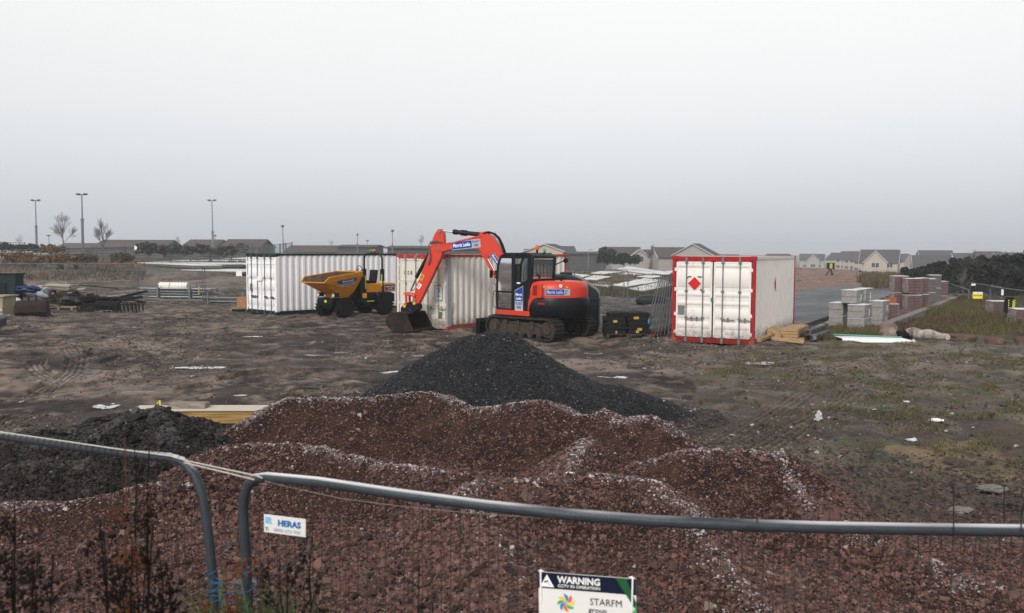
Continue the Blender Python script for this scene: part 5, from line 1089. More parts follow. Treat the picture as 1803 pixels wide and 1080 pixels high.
def sheet():
    t=thing('discarded_door','long white panel with green edge lying flat on the muddy grass','panel',loc=onG(1540,604,.02),rz=R(-3))
    b=MB(); b.prism([(-1.1,.03),(-1.02,.16),(-.6,.12),(.98,.10),(1.02,.16),(1.12,.03)],-.32,-.28); b.prism([(-1.05,.13),(1.0,.08),(1.0,.10),(-1.05,.15)],-.30,.45); b.build('panel',mat('glossy_white_panel',(.78,.80,.80),.35,var=.04),t,bevel=.006)
    b=MB(); b.tube([(-1.08,.5,.18),(1.0,.52,.11)],.03); b.build('green_edge',mat('green_trim',(.10,.25,.20),.5),t)
    b=MB(); b.tube([(-1.25,-.36,.02),(1.2,-.40,.03)],.018); b.tube([(.98,-.34,.18),(1.2,-.36,.03)],.015); b.build('metal_edge',M_STEEL,t)
sheet()
def cctv(label,px,py,k=1.):
    p=PGH(px,py); t=thing('cctv_tower',label,'tripod camera',loc=p,rz=R(8)); t.scale=(k,k,k)
    b=MB(); b.bb(-.17,.17,-.13,.13,.52,1.12); b.bb(-.13,.13,-.10,.10,1.12,1.20); b.build('camera_box',M_MBLK,t,bevel=.02)
    b=MB()
    for i in range(4):
        for j in range(10):
            if (i+j)%2==0: b.bb(.02+i*.035,.055+i*.035,-.136,-.132,.56+j*.052,.612+j*.052)
    for j in range(10): 
        if j%2: b.bb(-.165,-.125,-.136,-.132,.56+j*.052,.612+j*.052)
    b.build('hivis_checks',mat('hivis_yellow',(.55,.58,.03)),t,smooth=0)
    for a in (0,120,240): q=MB(); q.cyl((.06*math.cos(R(a)),.06*math.sin(R(a)),.54),(.36*math.cos(R(a)),.36*math.sin(R(a)),-.02),.022,n=6); q.build('leg',M_BLACK,t)
cctv('black tripod camera box with yellow checks standing in the grass at right',1776,575,.86)
def cctv2():
    p=PG(1462,486); t=thing('cctv_tower','distant tripod camera box with a green front on the red mound','tripod camera',loc=(p.x,p.y,gh(p.x,p.y)),rz=0); k=p.y/F
    b=MB(); b.bb(-5*k,5*k,-.3,.3,11*k,22*k); b.build('camera_box',M_MBLK,t); b=MB(); b.bb(-4*k,1*k,-.33,-.31,12*k,21*k); b.build('hivis_front',mat('hivis_dull',(.28,.36,.05),.6),t)
    for a in (-90,-210,-330): q=MB(); q.cyl((0,0,12*k),(8*k*math.cos(R(a)),8*k*math.sin(R(a)),-.05),.8*k,n=6); q.build('leg',M_BLACK,t)
cctv2()
# litter
def bag():
    p=PG(1440,752); b=MB(); b.ball((0,0,0),1,14,10); fz=lambda v,s: float(fbm(np.array([v[0]*1.3+v[2]*.9+s]),np.array([v[1]*1.3-v[2]*1.6]),.6,4,3)[0]); b.v=[(v[0]*(.06-.03*max(0,v[2]))*(1+1.3*fz(v,0)),v[1]*.05*(1+1.2*fz(v,5)),(v[2]*.075+.065)*(1+.6*fz(v,9))) for v in b.v]
    o=b.build('plastic_bag',mat('clear_plastic',(.42,.43,.44),.3,var=.2,scale=20)); o.location=(p.x,p.y,gh(p.x,p.y)); tag(o,'crumpled clear plastic bag standing in the mud','plastic bag')
bag()
def bottle():
    p=PG(1650,740); t=thing('plastic_bottle','small white plastic bottle lying on the mud at right','bottle',loc=(p.x,p.y,gh(p.x,p.y)+.03),rz=R(-12)); b=MB(); b.lathe([(.028,-.09),(.032,-.08),(.032,.03),(.015,.065),(.014,.08)],(0,0,0),'X',12); b.build('bottle_body',mat('white_plastic',(.70,.70,.70),.35),t); b=MB(); b.lathe([(.017,.078),(.017,.10)],(0,0,0),'X',10); b.build('cap',M_SWHITE,t)
bottle()
for lb,px,py,s in (('flat grey slab half sunk in the gravel on the right',1747,868,.10),('flat pale stone with torn plastic on the right gravel',1689,892,.08),('torn pale sheet lying in the mud below the bottle',1605,770,.05),('small white scrap lying on the muddy grass',1597,705,.04),('white scrap of rubbish on the crest of the red heap',1003,833,.03)):
    Yd={868:9.7,892:8.9,833:8.15}.get(py); p=PD(px,py,Yd) if Yd else PG(px,py); 
    hh=heap_h(np.array([p.x]),np.array([p.y]))[0][0]; z=max(float(hh),gh(p.x,p.y)); o=lump('flat_stone' if s>.06 else 'litter_scrap',lb,'stone' if s>.06 else 'litter',(p.x,p.y,z+s*.35),(s*1.6,s,s*.35),.3,mat('pale_stone',(.15,.14,.13),.8,var=.2,scale=8) if s>.06 else M_SNOW,int(px),.3)
# ================================================================== timber bundle on the mud
def bundle():
    A=PD(252,724,12.9); B=PD(460,724,12.95); z0=gh(A.x,A.y); x=(B-A); x.z=0; ang=math.atan2(x.y,x.x); Lb=x.length+1.3
    t=thing('timber_bundle','bundle of long tanalised boards lying behind the black rubble','timber bundle',loc=(A.x,A.y,z0+.10),rz=ang)
    m=mat('tanalised_timber',(.40,.25,.09),.7,col2=(.16,.085,.03),thr=(.4,.68),scale=2.5,stretch=(.7,8,8)); mt=mat('pale_board_top',(.47,.43,.36),.75,var=.12,scale=4,stretch=(1,8,8))
    for k in range(4): b=MB(); o_=RNG.uniform(-.03,.03); b.bb(.02+o_+(.35 if k<2 else 0),Lb-.1*k,-.17,.17,k*.047,k*.047+.044); b.build('board',m,t,bevel=.004)
    b=MB(); b.bb(-.12,Lb,-.20,.20,.19,.215); b.build('top_board',mt,t,bevel=.004)
    b=MB(); b.tube([(.38,-.21,.0),(.38,-.215,.2),(.30,-.1,.25),(.22,.1,.30),(.16,.16,.25)],.012); b.tube([(2.3,-.215,0),(2.3,-.215,.21)],.010); b.build('yellow_strap',mat('strap_yellow',(.60,.48,.05),.5),t)
    for x0 in (.3,2.2): b=MB(); b.bb(x0,x0+.08,-.2,.2,-.12,0); b.build('bearer',M_OLDW,t)
    c=Matrix.Translation(t.location)@Matrix.Rotation(ang,4,'Z')@Vector((.72,0,.25)); b=MB(); b.bb(-.30,.26,-.11,.11,-.033,.04); o=b.build('timber_offcut',mat('grey_offcut',(.17,.135,.10),.8,col2=(.30,.27,.24),thr=(.4,.7),scale=5,stretch=(1,5,5)),bevel=.004); o.location=c; o.rotation_euler=(0,0,ang-.03); tag(o,'short grey timber offcut lying on top of the timber bundle','timber')
    p=PD(517,706,11.7); b=MB(); b.tube([(-.10,0,-.04),(-.08,0,.03),(-.03,0,.05),(.0,0,.03)],.010); b.tube([(.07,0,.05),(.09,.0,.02),(.09,0,-.05)],.010); o=b.build('yellow_strap_end',mat('strap_yellow',(.60,.48,.05))); o.location=p; tag(o,'bright yellow strap ends sticking up over the red heap','strap')
bundle()
# ================================================================== scrap on the left
def skipbin():
    p=PG(-20,551); t=thing('waste_skip','tall dark green waste bin at the left edge','skip',loc=(PG(28,549).x,PG(28,549).y,0),rz=R(-3)); g=mat('bin_green',(.005,.016,.017),.5,var=.3,scale=5)
    b=MB(); b.prism([(-2.2,.0),(-.05,.0),(.04,1.62),(-2.2,1.62)],0,.6); b.build('bin_body',g,t,bevel=.03); b=MB(); b.bb(-2.2,.09,-.04,.64,1.62,1.70); b.build('rim',M_MBLK,t,bevel=.01); b=MB(); b.bb(-.85,-.40,-.05,.0,.75,1.3); b.build('pocket',M_MBLK,t,bevel=.02)
    p=PG(20,556); t=thing('plaster_tub','grimy beige plastic tub in front of the dark green bin','tub',loc=(PG(20,555).x,PG(20,555).y,gh(PG(20,555).x,PG(20,555).y)),rz=R(-2)); m=mat('grimy_beige',(.30,.26,.17),.7,col2=(.13,.11,.075),thr=(.45,.75),scale=3)
    b=MB(); b.prism([(-1.3,.0),(-.06,.0),(.0,.80),(-1.4,.80)],-.5,.4); b.build('tub_body',m,t,bevel=.03); b=MB(); b.bb(-1.45,.07,-.56,.46,.78,.84); b.build('rim',m,t,bevel=.01)
skipbin()
def dbucket():
    t=thing('digger_bucket','spare rusty digger bucket lying beside the beige tub','bucket',loc=onG(58,557,-.02),rz=R(-75)); pr=[(-.45,.05),(-.2,.0),(.2,.04),(.42,.25),(.40,.52),(.18,.70),(-.12,.72)]; b=MB(); n=len(pr)
    i_=[(p[0]*.9,.36+(p[1]-.36)*.9) for p in pr]
    for k in range(n-1): b.prism([pr[k],pr[k+1],i_[k+1],i_[k]],-.55,.55)
    for y in (-.57,.55): b.prism(pr,y,y+.02)
    b.build('bucket_shell',M_RUST,t); b=MB(); 
    for y in (-.15,.13): b.prism([(-.1,.68),(.25,.64),(.1,.95),(-.05,.95)],y,y+.03)
    b.build('hanger',M_MBLK,t)
dbucket()
o=lump('cement_bag','crumpled white sack beside the beige tub','sack',tuple(onG(31,551,.25)),(.22,.3,.32),.2,M_SNOW,17,.35); o=lump('blue_tarpaulin','crumpled dark blue tarpaulin over the spare bucket','tarpaulin',tuple(onG(50,549,.95)),(.45,.35,.16),.1,mat('tarp_blue',(.02,.035,.10),.5),21,.4)
o=lump('plastic_sheeting','crumpled white and blue plastic sheeting beyond the spare bucket','sheeting',tuple(onG(66,546,.75)),(.55,.4,.22),.1,mat('sheeting_white',(.40,.42,.48),.4,var=.3,scale=5),23,.45)
b=MB(); a=onG(30,545,1.15); q=onG(66,545,.75); b.tube([a,a*.6+q*.4+Vector((0,0,.12)),q],.045); tag(b.build('purple_pipe',mat('pipe_purple',(.07,.015,.07),.5)),'bent purple pipe lying over the scrap behind the bucket','pipe')
GS='boards jumbled in the timber heap'
hp=[((68,505),(87,505),1.25,.5),((83,502),(125,503),1.30,.5),((88,508),(128,510),1.1,.5),((64,512),(92,512),.9,.6),((90,514),(148,513),.95,.2),((92,517),(150,508),.85,.15),((95,520),(152,519),.6,.4),((60,531),(152,537),.55,.14),((60,535),(145,541),.35,.14),((137,541),(155,544),.3,.2),((96,512),(106,538),.9,.12),((122,506),(165,535),1.3,.08),((138,502),(208,508),1.25,.05),((80,520),(130,524),.5,.5),((104,526),(134,512),.7,.35),((86,529),(140,530),.35,.5)]
lbw=['pale board','top split board','brown thick board','dark broken board','long whitish board','thin pale board','dark plank','long pale plank running to the bucket','lower long brown plank','short pale offcut','slanting dark stick','long dark pole leaning down to the right','thin dark rod reaching right','buried dark board','tilted grey sheet','lowest buried board']
for k,((x1,y1),(x2,y2),z,w) in enumerate(hp):
    Y=41+.5*math.sin(k*2.3); a=PD(x1,y1,Y); q=PD(x2,y2,Y+.5*math.cos(k)); m=[M_OLDW,mat('pale_old_board',(.38,.33,.27),.8,var=.2,scale=5,stretch=(1,6,6)),mat('dark_wet_board',(.035,.027,.022),.7,var=.3,scale=5)][(1 if k in (0,1,4,5,7,14) else 0 if k in (2,8,9,6) else 2)]
    plank('timber_board',lbw[k]+' in the jumbled timber heap on the left','timber',a,q,w,.07 if w<.3 else .10,m,GS,roll=R(8*math.sin(k*3)))
o=lump('scrap_mound','dark mound of wet offcuts under the timber heap','scrap heap',tuple(PG(108,538)+Vector((0,.8,.15))),(1.1,.7,.45),0,mat('dark_scrap',(.020,.017,.015),.8,var=.4,scale=4,bump=.8,bscale=6),31,.5)
o=lump('cable_coil','tangled grey cable and wire on a low pallet','cable',tuple(onG(124,541,.30)),(.55,.4,.22),0,mat('tangle_grey',(.10,.105,.105),.6,col2=(.02,.02,.02),thr=(.45,.55),scale=16,bump=1.,bscale=30),37,.5)
t=thing('pallet','grey weathered pallet lying under the cable tangle','pallet',loc=onG(113,546,.0),rz=R(-8))
for k in range(5): b=MB(); b.bb(-.7,.75,-.4+k*.2,-.3+k*.2,.10,.125); b.build('deck_board',M_OLDW,t)
for x in (-.65,0,.65): b=MB(); b.bb(x-.05,x+.05,-.4,.5,0,.10); b.build('bearer',M_OLDW,t)
for k,(px,py,w,h,z,lb) in enumerate(((172,545,1.5,.22,.45,'black plastic gully channel on top of the black pile'),(165,549,1.2,.25,.2,'black plastic crate under the gully channel'),(190,548,1.0,.3,.25,'dark drum shaped fitting in the black pile'),(222,550,1.3,.45,.15,'black slotted plastic crate at the right of the black pile'),(235,540,1.3,.12,.6,'bent black gutter length above the slotted crate'),(205,538,.9,.10,.5,'pale pipe poking out of the black pile'),(150,540,.7,.3,.35,'rusty brown bin lid leaning on the black pile'))):
    p=onG(px,py,z); m=M_BLACK if k!=5 and k!=6 else (M_STEEL if k==5 else M_RUST); b=MB()
    if k in (1,3):
        b.bb(-w/2,w/2,-.3,.3,-h/2,-h/2+.04); 
        for y in (-.3,.27): b.bb(-w/2,w/2,y,y+.03,h/2-.05,h/2)
        for x in np.linspace(-w/2,w/2-.06,8): b.bb(x,x+.06,-.3,-.27,-h/2+.04,h/2-.05); b.bb(x,x+.06,.27,.3,-h/2+.04,h/2-.05)
    elif k==2: b.lathe([(.10,-w/2),(.2,-w/2+.02),(.2,w/2-.02),(.1,w/2)],(0,0,0),'X',14)
    else: b.prism([(-w/2,0),(-w/2+.05,h/2),(w/2-.1,h/2),(w/2,0),(w/2,-h/2),(-w/2,-h/2)],-.2,.2)
    o=b.build('plastic_scrap' if k<5 else 'scrap_piece',m,bevel=.01); o.location=p; o.rotation_euler=(R(4),R([3,-2,2,0,-14,-8,20][k]),R([-6,4,10,-4,6,15,8][k])); tag(o,lb,'scrap')
for k in range(9):
    px=155+k*10; p=onG(px,546,.3+.25*RNG.uniform()); a=p+Vector((-.6,RNG.uniform(-.2,.2),RNG.uniform(-.1,.1))); q=p+Vector((.6,RNG.uniform(-.2,.3),RNG.uniform(-.15,.2)))
    b=MB(); b.tube([a,(a+q)/2+Vector((0,0,.08)),q],RNG.uniform(.03,.07),n=8); o=b.build('black_pipe',M_BLACK); tag(o,'black plastic pipe length tangled in the black pile','pipe','black pipes in the scrap pile')
def stillage():
    c=PG(306,531); t=thing('steel_stillage','galvanised stillage rack holding the scaffold tubes','rack',loc=(c.x,c.y,gh(c.x,c.y)),rz=R(-2))
    for x in (-.86,.86):
        for y in (0,.9): b=MB(); b.bb(x-.045,x+.045,y-.04,y+.04,.02,.92); b.build('post',M_STEEL,t)
    for y in (0,.9): b=MB(); b.bb(-.86,1.6,y-.04,y+.04,.06,.15); b.build('rail',M_STEEL,t)
    b=MB()
    for x in (-.86,0,.86): b.bb(x-.04,x+.04,.04,.86,.07,.14)
    b.build('cross_rail',M_STEEL,t)
    G_='scaffold tubes in the stillage'; r0=None
    for k in range(20):
        row,i=divmod(k,5); y=.12+i*.16+RNG.uniform(-.03,.03); z=.24+row*.145; x0=-2.1+RNG.uniform(-.2,.9); b=MB(); b.tube([(x0,y,z+.03),(x0+RNG.uniform(3.2,4.2),y,z)],.045,n=8); o=b.build('scaffold_tube',M_FSTEEL if k%3 else M_STEEL); o.matrix_world=Matrix.Translation(t.location)@Matrix.Rotation(R(-2),4,'Z'); tag(o,'long grey scaffold tube lying in the stillage','tube',G_)
    b=MB(); b.box((.0,0,0),(.03,1.0,.03)); o=b.build('yellow_strap',mat('strap_yellow',(.60,.48,.05))); o.location=(c.x+1.35,c.y+.0,.62); o.rotation_euler=(R(90),0,0); o.scale=(1,.45,1); tag(o,'short yellow strap hanging on the scaffold tubes','strap')
    p=PD(305.5,504.5,c.y+.4); t2=thing('fabric_roll','fat white roll of membrane lying on the scaffold tubes','roll',loc=p,rz=R(-5)); b=MB(); b.lathe([(.10,-.80),(.19,-.79),(.225,-.72),(.22,0),(.215,.72),(.20,.80),(.05,.80)],(0,0,0),'X',20); b.build('membrane',mat('membrane_white',(.72,.70,.64),.6,var=.1,scale=3,bump=.3),t2); b=MB(); b.lathe([(.228,-.16),(.228,-.12)],(0,0,0),'X',20); b.build('tie_band',mat('tape_tan',(.35,.26,.08),.5),t2)
    c2=onG(395,535,.0)
    for k in range(6):
        b=MB(); y=.1+(k%3)*.2; z=.12+.17*(k//3); b.tube([(-.9,y,z),(1.0,y+RNG.uniform(-.05,.05),z)],.05,n=8); o=b.build('steel_tube',M_FSTEEL); o.location=c2; tag(o,'grey steel tube in the low bundle next to the green trimmed container','tube','low bundle of steel tubes')
    for x in (-.85,.95):
        b=MB(); b.bb(x-.03,x+.03,-.02,.04,.0,.62); o=b.build('bundle_post',M_STEEL); o.location=c2; tag(o,'thin steel post holding the low tube bundle','post','posts holding the low tube bundle')
stillage()
t=thing('pallet','small pallet with an orange block at the container corner','pallet',loc=onG(427,547,.0),rz=R(10))
b=MB(); b.bb(-.5,.3,-.4,.4,.1,.13); b.build('deck_board',M_OLDW,t); b=MB(); b.bb(-.5,-.4,-.4,.4,0,.1); b.bb(.2,.3,-.4,.4,0,.1); b.build('bearer',M_OLDW,t)
b=MB(); b.bb(-.22,.22,-.2,.2,0,.50); o=b.build('clay_block',mat('clay_orange',(.30,.15,.07),.8,var=.2,scale=6),bevel=.02); o.location=onG(428,547,.13); tag(o,'orange clay block on the small pallet by the white container','block')
for lb,p1,p2,h in (('orange wooden offcut lying before the leaning fence panels',(1146,594),(1172,590),.20),('thin pale orange lath in front of the wooden offcut',(1139,597),(1155,594),.06)):
    plank('wood_offcut',lb,'timber',onG(*p1,h/2),onG(*p2,h/2+.05),.22,h,mat('orange_wood',(.24,.085,.035),.8,var=.3,scale=9,stretch=(1,6,6)))
o=lump('plastic_trough','low black plastic trough behind the leaning fence panels','trough',tuple(onG(1146,536,.18)),(.8,.5,.3),0,M_DARKM,51,.02)
o=lump('blue_glove','scrap of bright blue plastic in the leaning fence panels','litter',(PD(1142,561,26.6).x,26.5,.55),(.035,.03,.08),0,mat('blue_plastic',(.03,.20,.30),.5),53,.3)
# ---- roof panels stacked on the ground
M_RP=mat('pale_roof_panel',(.60,.59,.58),.6,col2=(.30,.27,.24),thr=(.55,.75),scale=.6); M_RPE=mat('panel_edge',(.10,.09,.08),.8,var=.3,scale=3)
def slab(label,pts,Hs,n=2,group='pale roof panels laid out on the ground'):
    w=[PG(*p) for p in pts]; c=sum(w,Vector())/4; z0=max(gh(q.x,q.y) for q in w)*0+gh(c.x,c.y)
    t=thing('roof_panel',label,'panel stack' if n>1 else 'panel',loc=(c.x,c.y,z0-.1),group=group)
    if n>=2 or Hs>.3:
        S3=3; o=[Vector((q.x-c.x,q.y-c.y,0)) for q in w]; le=lambda a,b,f: a+(b-a)*f
        for j in range(S3):
            f0,f1=j/S3+.012,(j+1)/S3-.02; e0=RNG.uniform(0,.10); e1=1-RNG.uniform(0,.10); A_=le(o[0],o[3],f0); B_=le(o[1],o[2],f0); C_=le(o[1],o[2],f1); D_=le(o[0],o[3],f1)
            ql=[le(A_,B_,e0),le(A_,B_,e1),le(D_,C_,e1),le(D_,C_,e0)]; hh=.1+Hs*RNG.uniform(.55,1.05)
            for nm,z0_,z1_,mm_ in (('panel_core',.0,hh-.05,M_RPE),('panel_top',hh-.05,hh,M_RP)):
                b=MB(); b.add([(v.x,v.y,z0_) for v in ql]+[(v.x,v.y,z1_) for v in ql],[(0,1,2,3),(7,6,5,4)]+[(i,i+4,(i+1)%4+4,(i+1)%4) for i in range(4)]); b.build(nm,mm_,t,smooth=0)
        return t
    b=MB()
    for k in range(n):
        o=[Vector((q.x-c.x,q.y-c.y,0))*(1-.02*(k%2)) for q in w]; za=.1+k*Hs/n; zb_=.1+(k+1)*Hs/n-.05
        b.add([(v.x,v.y,za) for v in o]+[(v.x,v.y,zb_) for v in o],[(0,1,2,3),(7,6,5,4)]+[(i,i+4,(i+1)%4+4,(i+1)%4) for i in range(4)])
    b.build('panel_core',M_RPE,t,smooth=0); b=MB(); o=[Vector((q.x-c.x,q.y-c.y,0)) for q in w]; z=.1+Hs
    b.add([(v.x,v.y,z-.05) for v in o]+[(v.x,v.y,z) for v in o],[(0,1,2,3),(7,6,5,4)]+[(i,i+4,(i+1)%4+4,(i+1)%4) for i in range(4)]); b.build('panel_top',M_RP,t,smooth=0)
for lb,pts,Hs,n in (('largest pale panel on the ground left of the green trimmed container',((232,466),(340,479),(500,477),(330,460)),.32,1),
  ('narrow pale panel nearest the fence on the left',((318,479),(430,486),(560,484),(420,475)),.25,1),('pale panel beyond the largest one on the left',((335,461),(400,466),(560,464),(460,457)),.2,1),('far pale panel strip on the left',((340,456.5),(400,458.5),(520,458),(470,455)),.3,1),
  ('raised grey edged panel stack behind the lone fence',((1024,498),(1052,500),(1078,493),(1042,490)),.42,3),('pale flat panel in front of the raised stack',((1031,505),(1073,510),(1092,502),(1050,498)),.25,2),
  ('large raised panel stack in the middle, dark at its near corner',((1076,512),(1105,515),(1182,499),(1135,494)),.42,3),('low pale panel under the leaning fence panels',((1106,516),(1132,521),(1200,506),(1170,502)),.25,1),
  ('far broad panel with small stones on it',((1065,484),(1120,488),(1182,484),(1100,477)),.35,2),('long narrow panel across the back right',((1120,492),(1150,495),(1215,486),(1185,482)),.45,2),('far left pale panel seen over the fuel tank',((985,496),(1010,499),(1040,491),(1005,487)),.3,1),('thin pale panel beyond the raised stack',((1040,487),(1062,489),(1096,484),(1066,481)),.3,1)):
    slab(lb,pts,Hs,n)
def car():
    p=P(3,591); t=thing('parked_car','nose of a white car with dark bumper at the left edge','car',loc=(p.x-.33,p.y+.5,0),rz=R(22))
    m=mat('car_white',(.72,.72,.72),.25,var=.02,spec=.6); b=MB(); b.prism([(0,.42),(-.06,.70),(-.28,.86),(-1.1,.98),(-1.85,1.42),(-3.2,1.45),(-3.9,1.05),(-4.2,.9),(-4.25,.4),(-3.6,.3),(-.5,.3)],-.85,.85); b.build('body',m,t,bevel=.08)
    b=MB(); b.prism([(.05,.22),(.06,.50),(-.02,.60),(-.5,.55),(-.5,.22)],-.86,.86); b.build('bumper',mat('bumper_navy',(.012,.014,.035),.4),t,bevel=.04)
    for x in (-.85,-3.4):
        for y in (-.8,.8): b=MB(); b.lathe([(.18,-.1),(.31,-.1),(.31,.1),(.18,.1)],(x,y,.31),'Y',20); b.build('wheel',M_BLACK,t)
    b=MB(); b.prism([(-1.25,1.0),(-1.9,1.38),(-3.1,1.40),(-3.6,1.08)],-.862,-.855); b.build('side_window',GLASS,t)
    for y in (-.6,.6): b=MB(); b.ball((-.10,y,.70),.12,sc=(.7,1.3,.7)); b.build('headlight',mat('lamp_lens',(.55,.55,.52)),t)
car()
# ================================================================== houses
HW=mat('cream_harling',(.38,.325,.27),.9,var=.06,scale=2); HW2=mat('pale_harling',(.30,.28,.26),.9,var=.06,scale=2); HW3=mat('fawn_brick',(.40,.32,.25),.9,var=.1,scale=2)
HR=mat('grey_roof_tiles',(.060,.058,.064),.8,var=.2,scale=1.5,stretch=(1,1,6)); HR2=mat('brown_roof_tiles',(.070,.055,.050),.8,var=.2,scale=1.5,stretch=(1,1,6)); HG=mat('house_window',(.045,.05,.055),.15,var=.2); HT=mat('house_trim',(.48,.47,.46),.6,var=.03); HD=mat('timber_clad_dark',(.065,.062,.062),.8,var=.2)
def house(label,pc,Y,wpx,yridge,ybase,rz,dep=8,eave=.58,wall=HW,roof=HR,wins=True,gable=None,storeys=2,chim=False,group='houses beyond the site'):
    c=PD(pc,yridge,Y); w=wpx*Y/F; zr=c.z; zb=PD(pc,ybase,Y).z; Hh=zr-zb; he=Hh*eave
    t=thing('house',label,'house',loc=(c.x,Y,zb),rz=rz,group=group)
    b=MB(); hw=w/2; hd=dep/2; foot=-3
    b.add([(-hw,-hd,foot),(hw,-hd,foot),(hw,hd,foot),(-hw,hd,foot),(-hw,-hd,he),(hw,-hd,he),(hw,hd,he),(-hw,hd,he),(-hw,0,Hh-.12),(hw,0,Hh-.12)],[(0,1,5,4),(1,2,6,9,5),(2,3,7,6),(3,0,4,8,7),(4,5,9,8),(6,7,8,9),(0,3,2,1)]); b.build('wall',wall,t,smooth=0)
    r=MB(); ov=.35; sl=(Hh-he)/hd; e=.35
    for s in (-1,1): r.add([(-hw-ov,s*(hd+e),he-sl*e),(hw+ov,s*(hd+e),he-sl*e),(hw+ov,0,Hh),(-hw-ov,0,Hh),(-hw-ov,s*(hd+e),he-sl*e+.2),(hw+ov,s*(hd+e),he-sl*e+.2),(hw+ov,0,Hh+.2),(-hw-ov,0,Hh+.2)],[(0,1,2,3),(7,6,5,4),(0,4,5,1),(1,5,6,2),(2,6,7,3),(3,7,4,0)])
    ro=r.build('roof',roof,t,smooth=0)
    if chim: q=MB(); q.bb(-.4,.4,-.4,.4,Hh-.3,Hh+1.1); q.build('chimney',wall,ro)
    q=MB()
    for s in (-1,1):
        for x in (-hw-ov-.03,hw+ov+.03): q.cyl((x,s*(hd+e),he-sl*e+.05),(x,0,Hh+.05),.10,n=4)
    q.build('barge_board',HT if wall is not HD else roof,t)
    def win(x,z,ww=1.5,hh=1.1,y=-hd):
        f=MB(); f.bb(x-ww/2-.12,x+ww/2+.12,y-.06,y+.02,z-.12,z+hh+.12); fo=f.build('window',HT,t); g=MB(); g.bb(x-ww/2,x-.06,y-.09,y-.062,z,z+hh); g.bb(x+.06,x+ww/2,y-.09,y-.062,z,z+hh); g.build('pane',HG,fo,smooth=0)
    gx=None
    if gable is not None:
        gx,gw=gable[0]*hw,gable[1]; gh_=he+gw*.55*min(1.1,sl+.15); g=MB(); g.add([(gx-gw/2,-hd-1.0,foot),(gx+gw/2,-hd-1.0,foot),(gx+gw/2,-hd+.5,foot),(gx-gw/2,-hd+.5,foot),(gx-gw/2,-hd-1.0,he),(gx+gw/2,-hd-1.0,he),(gx+gw/2,-hd+.5,he),(gx-gw/2,-hd+.5,he),(gx,-hd-1.0,gh_),(gx,0,gh_)],[(0,1,5,8,4),(1,2,6,5),(3,0,4,7)]); g.build('front_gable',wall,t,smooth=0)
        g=MB()
        for s in (-1,1): g.add([(gx+s*(gw/2+.3),-hd-1.3,he-.25),(gx,-hd-1.3,gh_+.05),(gx,-hd+hd*(gh_-he)/(Hh-he+.01),gh_+.05),(gx+s*(gw/2+.3),-hd+.1,he-.25),(gx+s*(gw/2+.3),-hd-1.3,he-.05),(gx,-hd-1.3,gh_+.25),(gx,-hd+hd*(gh_-he)/(Hh-he+.01),gh_+.25),(gx+s*(gw/2+.3),-hd+.1,he-.05)],[(0,1,2,3),(7,6,5,4),(0,4,5,1),(1,5,6,2),(2,6,7,3),(3,7,4,0)])
        g.build('roof',roof,t,smooth=0)
        g=MB()
        for s in (-1,1): g.cyl((gx+s*(gw/2+.3),-hd-1.34,he-.15),(gx,-hd-1.34,gh_+.12),.12,n=4)
        g.build('barge_board',HT,t)
    if wins:
        for st in range(storeys):
            z=.7+2.35*st
            if z+1.0>he: break
            for x in ([-hw*.6,hw*.0,hw*.6] if w>7 else [-hw*.4,hw*.4]):
                if gable is not None and abs(x-gx)<gable[1]/2: continue
                win(x,z,1.5 if abs(x)>.1 else .9)
            if gable is not None: win(gx,z,2.0,1.3,-hd-1.0)
    return t
house('large cream two storey house with a front gable, right of centre of the far row',1550,250,60,441,489,R(-28),9,.56,HW,HR,gable=(-.15,6.2))
house('cream house with a long low grey roof, near side of the right row',1640,215,58,451,492,R(-22),8,.52,HW,HR,gable=None)
house('house with high grey roof behind the long low one',1646,290,52,442,470,R(-15),9,.5,HW2,HR,wins=False)
house('pale house at the left end of the far right row',1430,380,40,448,473,R(-20),8,.6,HW2,HR,gable=(.1,5))
house('narrow pale house left of the terrace row',1477,350,26,446,474,R(-55),8,.6,HW,HR,wins=False)
house('first stepped terrace house in the far row',1494,340,26,443.5,475,R(-60),9,.6,HW,HR)
house('second stepped terrace house in the far row',1510,325,28,443.5,477,R(-60),9,.6,HW3,HR2)
house('third stepped terrace house beside the gabled house',1527,310,24,446,480,R(-60),9,.6,HW,HR)
house('far house roof behind the gabled house',1590,330,22,448,475,R(-50),8,.55,HW,HR,wins=False)
house('house behind the tall bare shrub on the right',1702,260,44,447,478,R(-15),9,.55,HW,HR,wins=False)
house('house gable end showing over the dark bushes',1740,240,46,444,480,R(-65),10,.5,HW,HR2)
house('grey roofed house over the bushes near the right edge',1780,220,50,446,480,R(-15),9,.55,HW,HR,gable=(-.8,5),wins=False)
house('house roof at the far right edge',1835,200,50,440,480,R(-40),10,.5,HW,HR,wins=False)
house('brown roofed house with a small white gable behind the green shrubs',1098,205,54,436.5,466,R(6),8,.5,HW2,HR2,gable=(.7,4.2))
house('brown roofed house left of the red framed container top',1182,200,60,437,470,R(4),9,.5,HW2,HR2,wins=False)
house('pale gabled house rising above the red framed container',1226,190,36,430.5,470,R(60),9,.52,HW2,HR,wins=False)
house('low cream house wing behind the purple bare tree',1140,215,50,441,468,R(5),8,.5,HW,HR2,gable=(.3,5))
house('grey house with two roof peaks above the digger cab',968,200,34,431,462,R(58),12,.55,HW3,HR,wins=False)
house('second peaked house close right of the digger beacon',989,205,40,435,462,R(4),10,.5,HW3,HR,gable=(-.6,4.5),wins=False)
house('flat topped dark house end behind the mirror of the digger',945,210,40,440,462,R(3),8,.5,HW3,HR2,wins=False)
for k,(px,w,yr,yb,Y,lb) in enumerate(((640,36,441,462,420,'faint'),(1290,60,447,465,430,'x'),(1355,50,447,466,420,'y'))):
    pass
